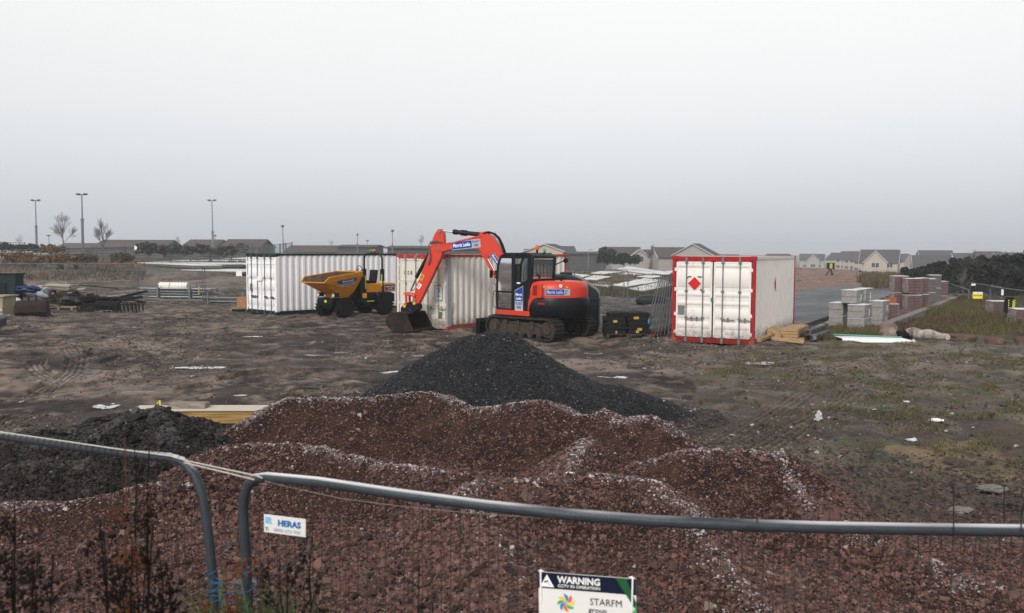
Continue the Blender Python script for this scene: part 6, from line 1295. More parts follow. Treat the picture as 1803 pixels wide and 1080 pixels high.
house('faint low roof seen just over the red framed container',1275,330,50,449,466,R(4),8,.5,HW3,HR2,wins=False,storeys=1)
house('second faint low roof over the corrugated container side',1370,340,40,448,466,R(4),8,.5,HW3,HR2,wins=False,storeys=1)
for px,w,yr,yb,Y,lb in ((143,54,429.5,444,230,'low dark bungalow roof just left of the second floodlight mast'),(245,120,424,446,200,'long brown bungalow roof behind the slender bare tree'),(365,54,423.5,444,200,'brown bungalow roof below the third floodlight mast'),(437,64,423,446,190,'brown bungalow roof left of the mesh sports cage'),
      (560,90,434,452,180,'low brown flat building behind the white container'),(636,62,433,452,170,'long low brown wall building behind the roll bar'),(725,68,435,455,150,'dark grey slab building left of the digger arm'),(815,110,437,455,170,'grey low building seen under the digger arm'),(1030,62,445,462,160,'grey low building right of the digger mirror')):
    house(lb,px,Y,w,yr,yb,0,12,.42 if Y>175 else .85,HD,HR2 if Y>175 else HD,wins=False,group='low buildings on the left skyline')
# ================================================================== lamps and masts
M_MAST=mat('mast_steel',(.15,.16,.17),.6,.2,var=.1)
def mast(label,px,ytop,ybase,Y,heads=2,hw=.9,r=.12,joint=None,cat='floodlight mast'):
    a=PD(px,ytop,Y); b_=PD(px+(2 if px<600 else 0),ybase,Y); t=thing('floodlight_mast' if heads>1 else 'street_lamp',label,cat,loc=(b_.x,Y,b_.z)); H_=a.z-b_.z; dx=a.x-b_.x
    p=MB(); jz=H_*(joint or .35); p.cyl((0,0,-1.5),(dx*jz/H_,0,jz),r*1.5,n=8); p.cyl((dx*jz/H_,0,jz),(dx,0,H_),r*.85,r*.6,n=8); p.cyl((dx*jz/H_,0,jz-.1),(dx*jz/H_,0,jz+.12),r*1.9,n=8); p.build('pole',M_MAST,t)
    if heads>1:
        c=MB(); c.cyl((dx-hw*.75,0,H_),(dx+hw*.75,0,H_),r*.5,n=6); c.build('cross_arm',M_MAST,t)
        for s in (-1,1):
            h=MB(); h.ball((dx+s*hw*.55,0,H_+.12),hw*.42,12,8,sc=(1,.8,.32)); h.build('lamp_head',M_MAST,t)
    else: h=MB(); h.lathe([(r*.8,-.1),(hw*.5,.12),(hw*.45,.22),(.05,.3)],(dx,0,H_),n=12); h.build('lamp_head',M_MAST,t)
mast('left floodlight mast with twin heads above the hedge',62.5,354,436,118,2,.75,.10,.45); mast('tallest floodlight mast with twin heads beside the big bare tree',144,343.5,452,112,2,.85,.12,.60); mast('lone floodlight mast above the brown bungalow roofs',373,354,432,125,2,.75,.10,.30)
mast('slim lamp post above the white container roof',497.5,400,446,110,1,.45,.07,cat='street lamp'); mast('slim short lamp post on the skyline right of the dumper',629.5,414.5,440,150,1,.5,.07,cat='street lamp'); mast('slim lamp post left of the digger arm',691,408,446,120,1,.5,.07,cat='street lamp'); mast('tiny distant lamp behind the big bare tree',85.5,416,440,190,1,.9,.08,cat='street lamp'); mast('tiny distant lamp right of the third floodlight mast',378.5,416,432,200,1,.9,.08,cat='street lamp'); mast('tiny distant lamp beside the dumper beacon',647,425,440,220,1,.9,.08,cat='street lamp')
a=PD(1036,440,150); t=thing('street_lamp','small bent street lamp between the grey building and the green shrub','street lamp',loc=(a.x,150,a.z-3)); b=MB(); b.tube([(0,0,-1),(0,0,2.7),(.2,0,3.0),(.8,0,3.05)],.07,n=6); b.build('pole',M_MAST,t); b=MB(); b.bb(.7,1.1,-.1,.1,3.0,3.12); b.build('lamp_head',HT,t)
# ================================================================== fences far
def farfence(label,pts,Hf,m,kind='rail',group=None):
    w=[PD(*p) for p in pts]; t=thing('boundary_fence',label,'fence',loc=w[0],group=group); o=w[0]; b=MB()
    for p,q in zip(w[:-1],w[1:]):
        p=p-o; q=q-o; 
        if kind=='rail':
            for z in np.arange(.0,Hf,.34): b.cyl((p.x,p.y,p.z-z),(q.x,q.y,q.z-z),.06,n=4)
        else:
            n=int((q-p).length/.35)
            for z in (0,-Hf*.5,-Hf): b.cyl((p.x,p.y,p.z+z),(q.x,q.y,q.z+z),.03,n=4)
            for k in range(n): v=p+(q-p)*k/n; b.cyl((v.x,v.y,v.z),(v.x,v.y,v.z-Hf),.018,n=3,caps=False)
    b.build('rails',m,t,smooth=0)
    c=MB()
    for p,q in zip(w[:-1],w[1:]):
        p=p-o; q=q-o; n=max(1,int((q-p).length/2.6))
        for k in range(n+1): v=p+(q-p)*k/n; pp=MB(); pp.cyl((v.x,v.y,v.z+.1),(v.x,v.y,v.z-Hf-.8),.07,n=5); pp.build('post',m,t)
M_DFEN=mat('dark_timber_fence',(.085,.095,.09),.8,var=.3,scale=3); M_GFEN=mat('green_mesh_fence',(.10,.13,.13),.6,.3,var=.2)
farfence('dark horizontal rail fence along the bracken bank on the left',[(20,441,100),(120,438,104),(220,435,106),(300,436,106),(440,438,104)],1.9,M_DFEN); farfence('pale mesh fence at the far left behind the hedge',[(-40,426,112),(43,428,112)],2.3,M_GFEN,'mesh')
farfence('tall green mesh sports cage behind the white container',[(474,433,100),(514,428,90)],2.6,M_GFEN,'mesh'); farfence('light mesh fence running behind the green trimmed container',[(300,437,108),(445,432,104),(474,433,100)],2.2,M_GFEN,'mesh')
# ================================================================== trees and shrubs
def bare_tree(label,px,ytop,ybase,Y,spread=.5,seed=1,col=(.10,.085,.08),depth=6,name='bare_tree',up=.0,nb=3,cat='tree'):
    rnd=random.Random(seed); a=PD(px,ybase,Y); H_=PD(px,ytop,Y).z-a.z; t=thing(name,label,cat,loc=a); m=mat('twig_%d'%int(col[0]*1000),col,.9,var=.2)
    tr=MB(); tw=MB()
    def grow(p,d,l,r,k,mb):
        q=p+d*l; mb.tube([p,(p+q)/2+Vector((rnd.uniform(-1,1),rnd.uniform(-1,1),0))*l*.05,q],r,n=5 if k>depth-2 else 3,rs=[r,r*.85,r*.7])
        if k==0: return
        for i in range(nb if k<depth else nb+1):
            f=rnd.uniform(.35,1.0) if i else 1.0; s=p+d*l*f; an=rnd.uniform(0,2*math.pi); sp=spread*(rnd.uniform(.5,1.1) if i else .25)
            x=d.cross(Vector((.3,.2,1))).normalized(); y=d.cross(x); nd=(d*math.cos(sp)+(x*math.cos(an)+y*math.sin(an))*math.sin(sp)+Vector((0,0,.12+up))).normalized()
            grow(s,nd,l*rnd.uniform(.62,.82)*(1 if i else 1.0),r*(.62 if i else .72),k-1,tw)
    L0=H_*.30; r0=H_*.010
    tr.tube([(0,0,-.6),(0,0,0),(H_*.005,0,L0*.6),(0,0,L0)],r0,n=7,rs=[r0*1.3,r0*1.1,r0,r0*.85])
    for i in range(5): d=Vector((rnd.uniform(-1,1)*spread*1.5,rnd.uniform(-1,1)*spread*1.5,1)).normalized() if i else Vector((0,0,1)); grow(Vector((0,0,L0*(.45+.55*(i==0)+.1*i*(i>0)))),d,H_*(.23 if i==0 else .19),r0*(.8 if i==0 else .55),depth-1,tw)
    zs=max(v[2] for v in tw.v); k=H_/zs
    tw.v=[(v[0],v[1],v[2]*k) for v in tw.v]
    tr.build('trunk',m,t); tw.build('crown',m,t,smooth=0)
bare_tree('big rounded bare birch tree on the left skyline',112,372,443,108,.62,4,depth=5,nb=4); bare_tree('slender leaning bare birch tree right of the tall mast',181,382,450,106,.42,9,depth=5,nb=4); bare_tree('small bare tree on the skyline left of the digger arm',743,412,440,150,.5,12,depth=5); bare_tree('small bare tree above the white container roof',583,421,436,160,.6,15,depth=5)
bare_tree('thin bare sapling in the hedge at the far left',36,412,440,110,.5,17,depth=4); bare_tree('reddish bare tree between the shrubs and the container',1148,430,466,120,.5,21,col=(.13,.085,.085),depth=5,nb=4); bare_tree('bare twiggy shrub clump left of the dumper beacon',628,428,442,150,.8,23,depth=5); bare_tree('low bare shrub crown over the brown bungalows',312,414,436,130,.9,27,depth=5); bare_tree('low bare tree over the brown building above the white container',552,430,440,150,.8,29,depth=4)
bare_tree('tall thin shrub rising over the dark bushes on the right',1712,438,520,58,.5,33,col=(.05,.05,.045),depth=6); bare_tree('wiry shrub at the left edge of the dark bushes',1640,465,510,62,.7,35,col=(.05,.05,.045),depth=5); bare_tree('pale bare stems in front of the dark bushes',1695,470,528,54,.45,37,col=(.12,.11,.09),depth=5)
def bush(label,px,ytop,ybase,Y,wpx,col,n,lf=.10,seed=1,name='evergreen_bush',stem=True,cat='bush',group=None):
    a=PD(px,ybase,Y); H_=PD(px,ytop,Y).z-a.z; w=wpx*Y/F/2; rg=np.random.default_rng(seed); t=thing(name,label,cat,loc=a,group=group)
    K=60; cs=rg.uniform(-1,1,(K,3))*[w*.8,w*.6,1]; cs[:,2]=rg.uniform(.12,.92,K)*H_; lim=np.sqrt(np.clip(1-(cs[:,0]/w)**2*.6,.1,1)); cs[:,2]*=lim
    rs=rg.uniform(.06,.20,K)*min(w*1.3,H_)
    i=rg.integers(0,K,n); d=rg.normal(size=(n,3)); d/=np.linalg.norm(d,axis=1)[:,None]; p=cs[i]+d*(rs[i]*rg.uniform(.55,1.08,n)**.5)[:,None]; p[:,2]=np.clip(p[:,2],.0,None)
    rt=rndrot(n); s=lf*rg.uniform(.5,1.5,n); q=np.array([(-1,-.4,0),(1,-.4,0),(.8,.5,0),(-.8,.5,0)])*.5; V=(np.einsum('nij,kj->nki',rt,q)*s[:,None,None]+p[:,None,:]).reshape(-1,3); Fc=np.arange(4*n).reshape(n,4)
    c=np.array(col)*(1+rg.uniform(-.4,.4,(n,1)))*(1+.5*(rg.uniform(size=K)[i][:,None]-.5))*(1+rg.uniform(-.08,.08,(n,3)))
    npmesh('crown',V,Fc,mat('leaf_matte',(.95,.95,.95),.8,var=.1,attr=True,spec=.2),np.repeat(np.clip(c,.004,1),4,0),parent=t)
    b=MB()
    for k in range(0,K,2): b.tube([(0,0,-.3),tuple(cs[k]*.5),tuple(cs[k]),tuple(cs[k]*np.array([1.12,1.1,1.16])+rg.uniform(-.1,.1,3))],.03*H_/3,n=4,rs=[.04*H_/3,.03*H_/3,.018*H_/3,.008*H_/3])
    b.build('trunk',mat('twig_100',(.10,.085,.08)),t,smooth=0)
DG=(.020,.024,.018)
for k,(px,yt,yb,Y,w) in enumerate(((1622,476,506,66,52),(1655,470,512,64,50),(1690,462,520,62,56),(1725,456,524,60,60),(1765,456,530,58,64),(1800,452,532,56,60),(1840,450,532,54,70),(1708,478,520,56,60),(1782,484,532,52,70),(1676,486,516,58,46),(1746,466,522,66,50))):
    bush('dark gorse bush behind the right fence, '+['lowest and farthest left','small rounded one second from the left','broad one under the thin shrub','tall one left of the gap','tallest one near the right','one touching the right edge','one beyond the right edge','low one behind the yellow sign','low one behind the lone brick pack','low one behind the slab packs','rear one on the skyline'][k],px,yt-9,yb,Y,w*1.15,DG,6500,.22,100+k,group='gorse thicket on the right')
for k,(px,yt,yb,Y,w,lb) in enumerate(((1069,437,464,110,40,'rounded dark green shrub left of the small gable'),(1098,446,465,112,28,'smaller green shrub before the brown roofed house'),(1118,448,464,114,16,'smallest green shrub by the white gable'))):
    bush(lb,px,yt,yb,Y,w,(.035,.048,.034),3600,.28,150+k)
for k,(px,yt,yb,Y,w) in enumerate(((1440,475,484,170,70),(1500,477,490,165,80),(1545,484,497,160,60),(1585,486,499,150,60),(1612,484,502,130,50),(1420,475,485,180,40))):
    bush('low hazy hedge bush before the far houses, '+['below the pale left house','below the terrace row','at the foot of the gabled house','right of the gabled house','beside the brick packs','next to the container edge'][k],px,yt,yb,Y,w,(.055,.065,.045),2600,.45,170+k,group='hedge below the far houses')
for k,(px,yt,yb,Y,w) in enumerate(((8,428,442,110,44),(35,431,442,110,40),(60,430,442,109,36),(88,432,445,107,50),(262,427,447,100,46),(325,432,448,100,44),(395,433,450,100,50),(290,432,448,102,30),(420,428,446,120,40),(355,430,446,104,30))):
    bush('dark bush along the left fence, '+['at the left edge','second from the left edge','by the left floodlight mast','under the big bare tree','behind the white notice','left of the third mast','before the bungalow roofs','just right of the notice','by the green container','below the third mast'][k],px,yt,yb,Y,w,(.030,.040,.028) if k<4 else (.060,.056,.045),1500,.24,190+k,group='evergreen bushes along the left fence')
for k,(px,yt,yb,Y,w,c) in enumerate(((25,444,462,84,44,(.20,.10,.045)),(62,448,464,82,40,(.19,.12,.06)),(105,447,463,84,50,(.21,.115,.05)),(90,433,444,100,30,(.20,.11,.05)),(150,447,462,90,50,(.10,.07,.055)),(215,446,461,92,44,(.09,.065,.05)),(45,446,459,92,40,(.16,.08,.045)))):
    bush('rusty winter bracken clump on the left bank, '+['at the left end','tawny one second along','brightest one in the middle','high one beside the big bare tree','purplish one below the slender birch','dark one below the white notice','small rear one'][k],px,yt,yb,Y,w,c,2200,.20,230+k,name='bracken_clump',cat='bracken',group='bracken on the left bank')
for k,(px,yt,yb,Y,w) in enumerate(((1530,489,508,72,26),(1548,488,509,70,30),(1566,490,508,68,24))):
    bush('brown dead scrub at the far end of the asphalt, '+['left clump','middle clump','right clump'][k],px,yt,yb,Y,w,(.075,.060,.042),1600,.14,260+k,name='dead_shrub',cat='scrub',group='scrub at the end of the asphalt')
# small weeds rising from the mud
for k,(px,py,h) in enumerate(((1530,812,.26),(1690,625,.3),(1600,560,.3),(1745,735,.14),(1725,742,.12),(1235,712,.16),(1420,800,.12),(330,745,.3),(1790,700,.12))):
    p=PG(px,py); t=thing('dried_weed','small dry weed standing in the mud, '+['nearest the red heap','below the boulders','by the kerb','right of the bottle','beside the bottle','at the foot of the chippings heap','below the plastic bag','by the black rubble','at the right edge'][k],'weed',loc=(p.x,p.y,gh(p.x,p.y)),group='small weeds in the mud'); b=MB(); rnd=random.Random(k)
    for j in range(9): a=rnd.uniform(0,6.28); l=h*rnd.uniform(.5,1.1); d=Vector((math.cos(a)*.45,math.sin(a)*.45,1)).normalized(); b.tube([(0,0,0),d*l*.6,d*l+Vector((0,0,-.02))],.004,n=3); [b.box(d*l*f+Vector((rnd.uniform(-.02,.02),0,0)),(.03,.012,.006),rz=a+i) for i,f in enumerate((.5,.7,.85,1))]
    b.build('stems',mat('dry_stem',(.075,.06,.04),.9,var=.3),t,smooth=0)
# ================================================================== foreground fence
M_RAIL=mat('fence_tube_near',(.040,.048,.058),.45,.2,var=.15,scale=9,bump=.15,bscale=60)
def frosted_top(m,lo=.60,hi=.95,col=(.72,.72,.72)):
    t=m.node_tree; b=t.nodes['Principled BSDF']; src=b.inputs['Base Color'].links[0].from_socket; g=t.nodes.new('ShaderNodeNewGeometry'); s=t.nodes.new('ShaderNodeSeparateXYZ'); r=t.nodes.new('ShaderNodeMapRange'); n=t.nodes.new('ShaderNodeTexNoise'); n.inputs['Scale'].default_value=1.1; mu=t.nodes.new('ShaderNodeMath'); mu.operation='MULTIPLY'; r2=t.nodes.new('ShaderNodeMapRange'); r2.inputs['From Min'].default_value=.38; r2.inputs['From Max'].default_value=.52
    tc=t.nodes.new('ShaderNodeTexCoord'); t.links.new(tc.outputs['Object'],n.inputs['Vector']); t.links.new(n.outputs[0],r2.inputs['Value'])
    r.inputs['From Min'].default_value=lo; r.inputs['From Max'].default_value=hi; t.links.new(g.outputs['Normal'],s.inputs[0]); t.links.new(s.outputs['Z'],r.inputs['Value']); t.links.new(r.outputs[0],mu.inputs[0]); t.links.new(r2.outputs[0],mu.inputs[1])
    mx=t.nodes.new('ShaderNodeMix'); mx.data_type='RGBA'; t.links.new(mu.outputs[0],mx.inputs[0]); t.links.new(src,mx.inputs[6]); mx.inputs[7].default_value=(*col,1); t.links.new(mx.outputs[2],b.inputs['Base Color'])
frosted_top(M_RAIL)
def near_panel(label,pts3,Hdown,wires,mx=.036,group='foreground fence panels'):
    # pts3: list of world points along the top rail, already bent
    o=Vector((pts3[0].x,pts3[0].y,pts3[0].z-2.0)); t=thing('mesh_fence',label,'fence panel',loc=o,group=group)
    b=MB(); b.tube([p-o for p in pts3],.0195,n=14); b.build('frame',M_RAIL,t)
    x0,z1,x1=wires; a,c=Vector(x0),Vector(x1); n=int((c-a).length/mx); w=MB(); rail=[p for p in pts3]
    d2=(c-a).xy.normalized()
    ss=[((p-a).x*d2.x+(p-a).y*d2.y,p.z) for p in rail]
    ss=sorted([q for q in ss]); xs=[q[0] for q in ss]; zs=[q[1] for q in ss]
    nrm=Vector((d2.y,-d2.x,0)); 
    for k in range(1,n):
        s=(c-a).length*k/n; zt=float(np.interp(s,xs,zs)); p=a+(c-a)*k/n; p.z=0
        if nrm.y>0: nrm=-nrm
        q=p+nrm*.0205; w.tube([(q.x-o.x,q.y-o.y,-.0-0+.25),(q.x-o.x,q.y-o.y,zt-o.z-.004),(q.x-o.x-nrm.x*.012,q.y-o.y-nrm.y*.012,zt-o.z+.0165),(q.x-o.x-nrm.x*.022,q.y-o.y-nrm.y*.022,zt-o.z+.0195)],.0012,n=4,rs=[.0009,.0016,.0019,.0017])
    for z in (.45,.75,1.05,1.35,1.62): 
        w.cyl((a.x-o.x+nrm.x*.0235,a.y-o.y+nrm.y*.0235,z),(c.x-o.x+nrm.x*.0235,c.y-o.y+nrm.y*.0235,z),.0010,n=4)
    w.build('wire_mesh',mat('weathered_wire',(.040,.030,.026),.7,.0,var=.3),t,smooth=0); return t,o
# panel 1: left
A0=PD(-420,726,4.55); A1=PD(0,767,3.93); A2=PD(120,785,3.78); A3=PD(240,801,3.63); A4=PD(300,806,3.56)
bend=[PD(322,813,3.54),PD(341,833,3.52),PD(353,860,3.51),PD(361,900,3.50),PD(368,950,3.49),PD(374,1010,3.48),PD(378,1090,3.47),PD(382,1200,3.46)]
near_panel('left foreground fence panel, its rail bending down at the middle left',[A0,A1,A2,A3,A4]+bend,2,((A0.x,A0.y,0),0,(bend[4].x,bend[4].y,0)))
B=[PD(438,1200,3.26),PD(437,1100,3.26),PD(435,1010,3.25),PD(431,950,3.25),PD(428,900,3.25),PD(430,872,3.25),PD(438,853,3.24),PD(450,843,3.22),PD(470,840.5,3.20),PD(560,849,3.12),PD(700,870,3.00),PD(850,890,2.90),PD(1000,906,2.83),PD(1150,917.5,2.78),PD(1300,924.5,2.74),PD(1450,929,2.71),PD(1620,932,2.69),PD(1803,934.5,2.67),PD(2050,938,2.65),PD(2300,942,2.64)]
near_panel('right foreground fence panel crossing the whole view',B,2,((B[3].x,B[3].y,0),0,(B[-1].x,B[-1].y,0)))
def rope(name,label,cat,pts,r,m,n=6): b=MB(); b.tube(pts,r,n=n); return tag(b.build(name,m),label,cat)
M_ROPE=mat('white_rope',(.42,.40,.36),.8,var=.2,scale=60)
rope('rope','pale rope tied along both foreground fence rails','rope',[PD(-300,722,4.3),PD(0,761,3.90),PD(120,778,3.74),PD(200,790,3.64),PD(300,803,3.52),PD(330,812,3.49),PD(400,827,3.33),PD(452,838,3.20),PD(462,842,3.17)],.0030,M_ROPE)
rope('cord','thin grey cord sagging just under the right foreground rail','cord',[PD(466,847,3.17),PD(500,856,3.18),PD(600,878,3.10),PD(700,891,3.02),PD(800,901,2.95),PD(900,909,2.88),PD(1000,914,2.83),PD(1120,919,2.80)],.0016,mat('grey_cord',(.16,.15,.14),.8,var=.2,scale=60))
rope('rope','second strand of pale rope bridging the gap between the foreground panels','rope',[PD(325,815,3.50),PD(400,833,3.33),PD(448,845,3.19)],.003,M_ROPE)
M_BROPE=mat('blue_rope',(.02,.085,.17),.7,var=.3,scale=50)
def brope():
    b=MB(); rnd=random.Random(5)
    for k in range(5):
        y=1024+k*9; pts=[PD(372+x*1.0,y+rnd.uniform(-5,5)-8*math.sin(x/70*math.pi)*(k%2),3.42-.0022*x-.03*(k%2)) for x in range(0,76,15)]; b.tube(pts,.0022,n=5)
    for k in range(2): c=PD(376 if k==0 else 440,1040,3.44 if k==0 else 3.22); b.tube([c+Vector((.026*math.cos(a),.026*math.sin(a),.012*a-.05)) for a in np.linspace(0,12,40)],.0022,n=5)
    b.tube([PD(384,1042,3.38),PD(392,1062,3.36),PD(390,1072,3.35)],.003,n=5); b.tube([PD(440,1058,3.20),PD(428,1070,3.2),PD(445,1074,3.2)],.003,n=5)
    tag(b.build('blue_rope',M_BROPE),'frayed blue rope lashing the two foreground fence uprights','rope')
brope()
for k,(px,y0,y1,Y,dx,lb) in enumerate(((1333,886,936,2.72,3,'thin dark wire end above the rail near the middle right'),(1679,850,938,2.66,0,'tall dark wire end sticking up from the rail at right'),(1798,880,936,2.65,-6,'leaning dark wire end at the right edge'),(327,745,812,3.5,0,'thin dark twig above the corner of the left rail'),(1768,853,935,2.9,0,'faint dark wire beyond the rail at right'))):
    b=MB(); b.tube([PD(px-dx,y0,Y),PD(px,(y0+y1)/2,Y),PD(px,y1,Y)],.0022,n=5); tag(b.build('wire_end',M_DARKM),lb,'wire')
# ---- name plate and warning sign
def plane_frame(p00,p10,p01):     # photo corners (world) -> frame with +y up
    x=(p10-p00); w=x.length; x.normalize(); y=(p00-p01); h=y.length; n=x.cross(y).normalized(); y=n.cross(x).normalized(); c=p00+(p10-p00)/2-(y*h/2)
    return Matrix(((x.x,y.x,n.x,c.x),(x.y,y.y,n.y,c.y),(x.z,y.z,n.z,c.z),(0,0,0,1))),w,h
def quad(b,x0,x1,y0,y1,z,mi): b.add([(x0,y0,z),(x1,y0,z),(x1,y1,z),(x0,y1,z)],[(0,1,2,3)],mi)
def heras():
    M,w,h=plane_frame(PD(464.5,905.5,3.10),PD(538,914.5,3.045),PD(464.5,937,3.10))
    M=M@Matrix.Rotation(0,4,'Z'); t=thing('name_plate','small white plate with blue lettering on the right foreground fence','sign',M=M)
    b=MB(); n=8; zb=lambda x: -.004*(1-math.cos(x/w*3)); b.box((0,0,-.001),(w,h,.002)); b.build('plate',mat('plate_white',(.62,.62,.60),.5,var=.03),t,bevel=.002)
    b=MB(); b.text('HERAS',Matrix.Translation((w*.115,h*.10,.0012)),h*.46,0,.035,sx=w*.66/(h*.46*3.55)); b.build('lettering',mat('letter_blue',(.008,.12,.38),.5),t,smooth=0)
    b=MB(); x0=-w*.46; s=h*.38; 
    for i in range(4): quad(b,x0+.0,x0+s*1.05-(i%2)*s*.15,h*.02+i*s*.25,h*.02+i*s*.25+s*.19,.0014,0)
    b.build('emblem',mat('letter_lightblue',(.10,.42,.66),.5),t,smooth=0)
    b=MB(); b.text('T:',Matrix.Translation((-w*.42,-h*.30,.0012)),h*.26,0,.02); b.build('phone_letter',mat('letter_blue',(.010,.09,.42)),t,smooth=0); b=MB(); b.text('0800 073 998',Matrix.Translation((w*.06,-h*.30,.0012)),h*.26,0,.0,sx=w*.74/(h*.26*6.4)); b.build('phone_number',[mat('letter_grey',(.36,.40,.52),.5),mat('letter_blue',(.008,.12,.38))],t,smooth=0)
heras()
def cctvsign():
    M,w,_=plane_frame(PD(948,1007,2.78),PD(1120,1020,2.70),PD(946,1060,2.78)); h=.30; M=M@Matrix.Translation((0,0,0))
    M2=M.copy(); _,_,h0=plane_frame(PD(948,1007,2.78),PD(1120,1020,2.70),PD(946,1060,2.78)); M2=M@Matrix.Translation((0,h0/2-h/2,0))
    t=thing('warning_sign','white and navy camera warning sign tied to the foreground fence','sign',M=M2)
    b=MB(); b.box((0,0,-.002),(w,h,.004)); b.build('board',mat('sign_white',(.66,.65,.63),.45,var=.02),t)
    navy=mat('sign_navy',(.006,.010,.028),.4,var=.02); b=MB(); T=h/2; bh=w*.165; quad(b,-w/2,w/2,T-bh,T,.0008,0); b.build('header_band',navy,t,smooth=0)
    b=MB(); 
    for pts,mi in ((((w*.29,T),(w*.40,T),(w*.5,T-bh*1.45),(w*.5,T-bh*1.95),(w*.475,T-bh*1.75)),0),(((w*.485,T-bh*1.85),(w*.5,T-bh*1.6),(w*.5,T-bh*2.6),(w*.44,T-bh*2.3)),1)): b.add([(x,y,.0014+.0004*mi) for x,y in pts],[tuple(range(len(pts)-1,-1,-1))],mi)
    b.build('green_stripe',[mat('stripe_dark_green',(.015,.085,.030),.4,var=.02),mat('stripe_green',(.05,.38,.12),.4,var=.02)],t,smooth=0)
    b=MB(); x=-w*.41; s=bh*.80; b.add([(x-s*.55,T-bh*.90,.0016),(x+s*.55,T-bh*.90,.0016),(x,T-bh*.12,.0016)],[(0,1,2)],0); b.box((x-.003,T-bh*.56,.002),(s*.36,s*.11,.0008),M=Matrix.Rotation(R(22),4,'Z'),mi=1); b.box((x+s*.14,T-bh*.70,.002),(s*.34,s*.035,.0008),M=Matrix.Rotation(R(-50),4,'Z'),mi=1)
    b.build('camera_symbol',[M_SWHITE,navy],t,smooth=0)
    b=MB(); b.text('WARNING',Matrix.Translation((-w*.08,T-bh*.40,.0016)),bh*.58,0,.03,sx=w*.43/(bh*.58*4.75)); b.text('CCTV IN OPERATION',Matrix.Translation((-w*.08,T-bh*.78,.0016)),bh*.25,0,.012,sx=w*.43/(bh*.25*9.6)); b.build('lettering',mat('letter_white',(.74,.74,.74),.5,var=.01),t,smooth=0)
    y=T-bh*1.75; b=MB(); b.text('STARFM',Matrix.Translation((w*.195,y+bh*.12,.0016)),bh*.60,0,.0,sx=w*.40/(bh*.60*4.3)); b.text('group',Matrix.Translation((w*.11,y-bh*.40,.0016)),bh*.48,0,.005); b.build('company_name',mat('letter_dark',(.05,.05,.06),.5,var=.02),t,smooth=0)
    b=MB(); c=Vector((-w*.215,y-bh*.06,.0016)); r=bh*.60
    cols=[(.70,.50,.05),(.03,.20,.50),(.70,.12,.03),(.70,.55,.10),(.05,.40,.08),(.70,.12,.03),(.03,.20,.50),(.05,.40,.08)]; ms=[mat('petal_%d'%i,cc,.5,var=.02) for i,cc in enumerate(cols)]
    for i in range(8):
        a=math.pi/2+R(25)-i*math.pi/4; p=[]; 
        for k in range(7): f=k/6; p.append(c+Vector((math.cos(a+.9*f*f*.7+.35*math.sin(f*3.14))*r*f,math.sin(a+.9*f*f*.7+.35*math.sin(f*3.14))*r*f,.0001*i)))
        for k in range(5,0,-1): f=k/6; p.append(c+Vector((math.cos(a+.9*f*f*.7-.35*math.sin(f*3.14))*r*f,math.sin(a+.9*f*f*.7-.35*math.sin(f*3.14))*r*f,.0001*i)))
        b.add(p,[tuple(range(len(p)-1,-1,-1))],i)
    b.build('petal_emblem',ms,t,smooth=0)
    for x in (-w*.475,w*.455):
        b=MB(); b.tube([(x,T-.11 if x>0 else T-.10,.003),(x+(.004 if x>0 else 0),T-.0,.004),(x,T+.006,-.004)],.0028,n=6); b.tube([(x-.008,T+.004,.0),(x+.010,T+.004,.002)],.002,n=5); b.build('cable_tie',M_SWHITE,t)
cctvsign()
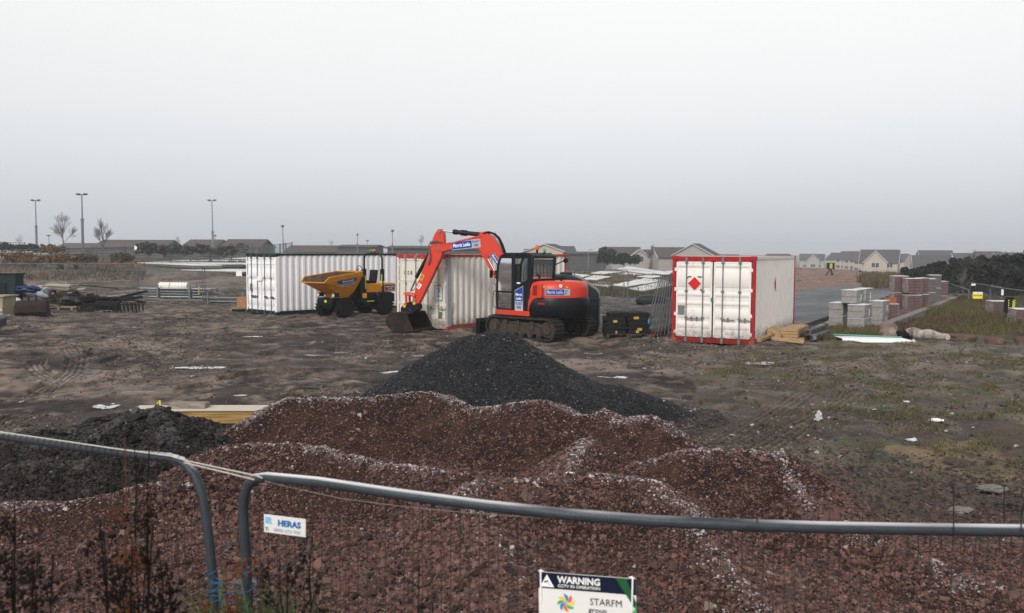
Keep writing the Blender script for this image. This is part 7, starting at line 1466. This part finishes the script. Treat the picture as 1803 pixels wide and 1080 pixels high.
# ---- dried weeds in front of the fence
M_DRY=mat('dead_dock',(.009,.006,.005),.95,var=.5,scale=30); M_DRY2=mat('dead_dock_rust',(.10,.035,.012),.9,var=.5,scale=30)
def weed(label,px,Y,ytop,ybot,seed,nst=3,heads=True,r=.0032,m=M_DRY,spread=.05,name='dried_dock'):
    rnd=random.Random(seed); a=PD(px,ybot,Y); t=thing(name,label,'dead plant',loc=a); H_=PD(px,ytop,Y).z-a.z; b=MB(); s=MB()
    for k in range(nst):
        h=H_*(1 if k==0 else rnd.uniform(.55,.95)); dx=rnd.uniform(-1,1)*spread*(k>0); dy=rnd.uniform(-1,1)*spread; pts=[Vector((dx*f*f+rnd.uniform(-.004,.004),dy*f*f,h*f)) for f in np.linspace(0,1,7)]; b.tube(pts,r,n=5,rs=[r*(1-.5*f) for f in np.linspace(0,1,7)])
        for j in range(9):
            f=rnd.uniform(.35,1); p=pts[int(f*6)]; d=Vector((rnd.uniform(-1,1),rnd.uniform(-.6,.6),rnd.uniform(.5,1.2))).normalized(); l=rnd.uniform(.03,.09); q=p+d*l; b.tube([p,q],r*.4,n=4)
            if heads:
                for i in range(7): c=q+Vector((rnd.gauss(0,.008),rnd.gauss(0,.008),rnd.gauss(0,.014))); b.box(c,(rnd.uniform(.003,.009),rnd.uniform(.003,.007),rnd.uniform(.004,.011)),M=Matrix.Rotation(rnd.uniform(0,3),4,'X')@Matrix.Rotation(rnd.uniform(0,3),4,'Z'))
    b.build('stem',m,t,smooth=0)
for k,a in enumerate((('tall dead dock with rusty stems in front of the left fence panel',225,2.5,775,1250,1,3),('dead dock just right of the tallest one',262,2.4,800,1260,2,3),('tallest dead seed stalk before the left panel',248,2.7,768,1240,3,2),('dead stalk left of the tallest clump',198,2.2,905,1300,4,3),('blurred dead flower head low at the left',95,1.5,985,1500,5,1),
      ('dark dead stem at the far left edge',28,2.1,895,1300,6,3),('dead stalk close to the left upright',300,2.1,960,1300,7,3),('dead seed stalk right of the blue rope',545,2.2,960,1300,8,2),('low dead stalk under the name plate',500,2.0,975,1300,9,2),('small dead stem between the two uprights',405,2.3,985,1260,10,2),('thin lone dead stem left of the warning sign',738,2.4,990,1260,11,1),('dead dock low in the left corner',60,1.8,1000,1350,12,3),('dead dock filling in below the tall clump',235,2.0,970,1300,13,4))):
    weed(*a,m=M_DRY2 if k in (0,9) else M_DRY,r=.0034)
x=RNG.uniform(-1.15,-.80,500); y=RNG.uniform(2.9,3.3,500)
g=blades('green_weeds','green and yellow weeds at the foot of the two foreground uprights',x,y,RNG.uniform(.2,.55,500),jit((.06,.085,.03),500,.4,.3),.006,.5,z=np.full(500,.95))
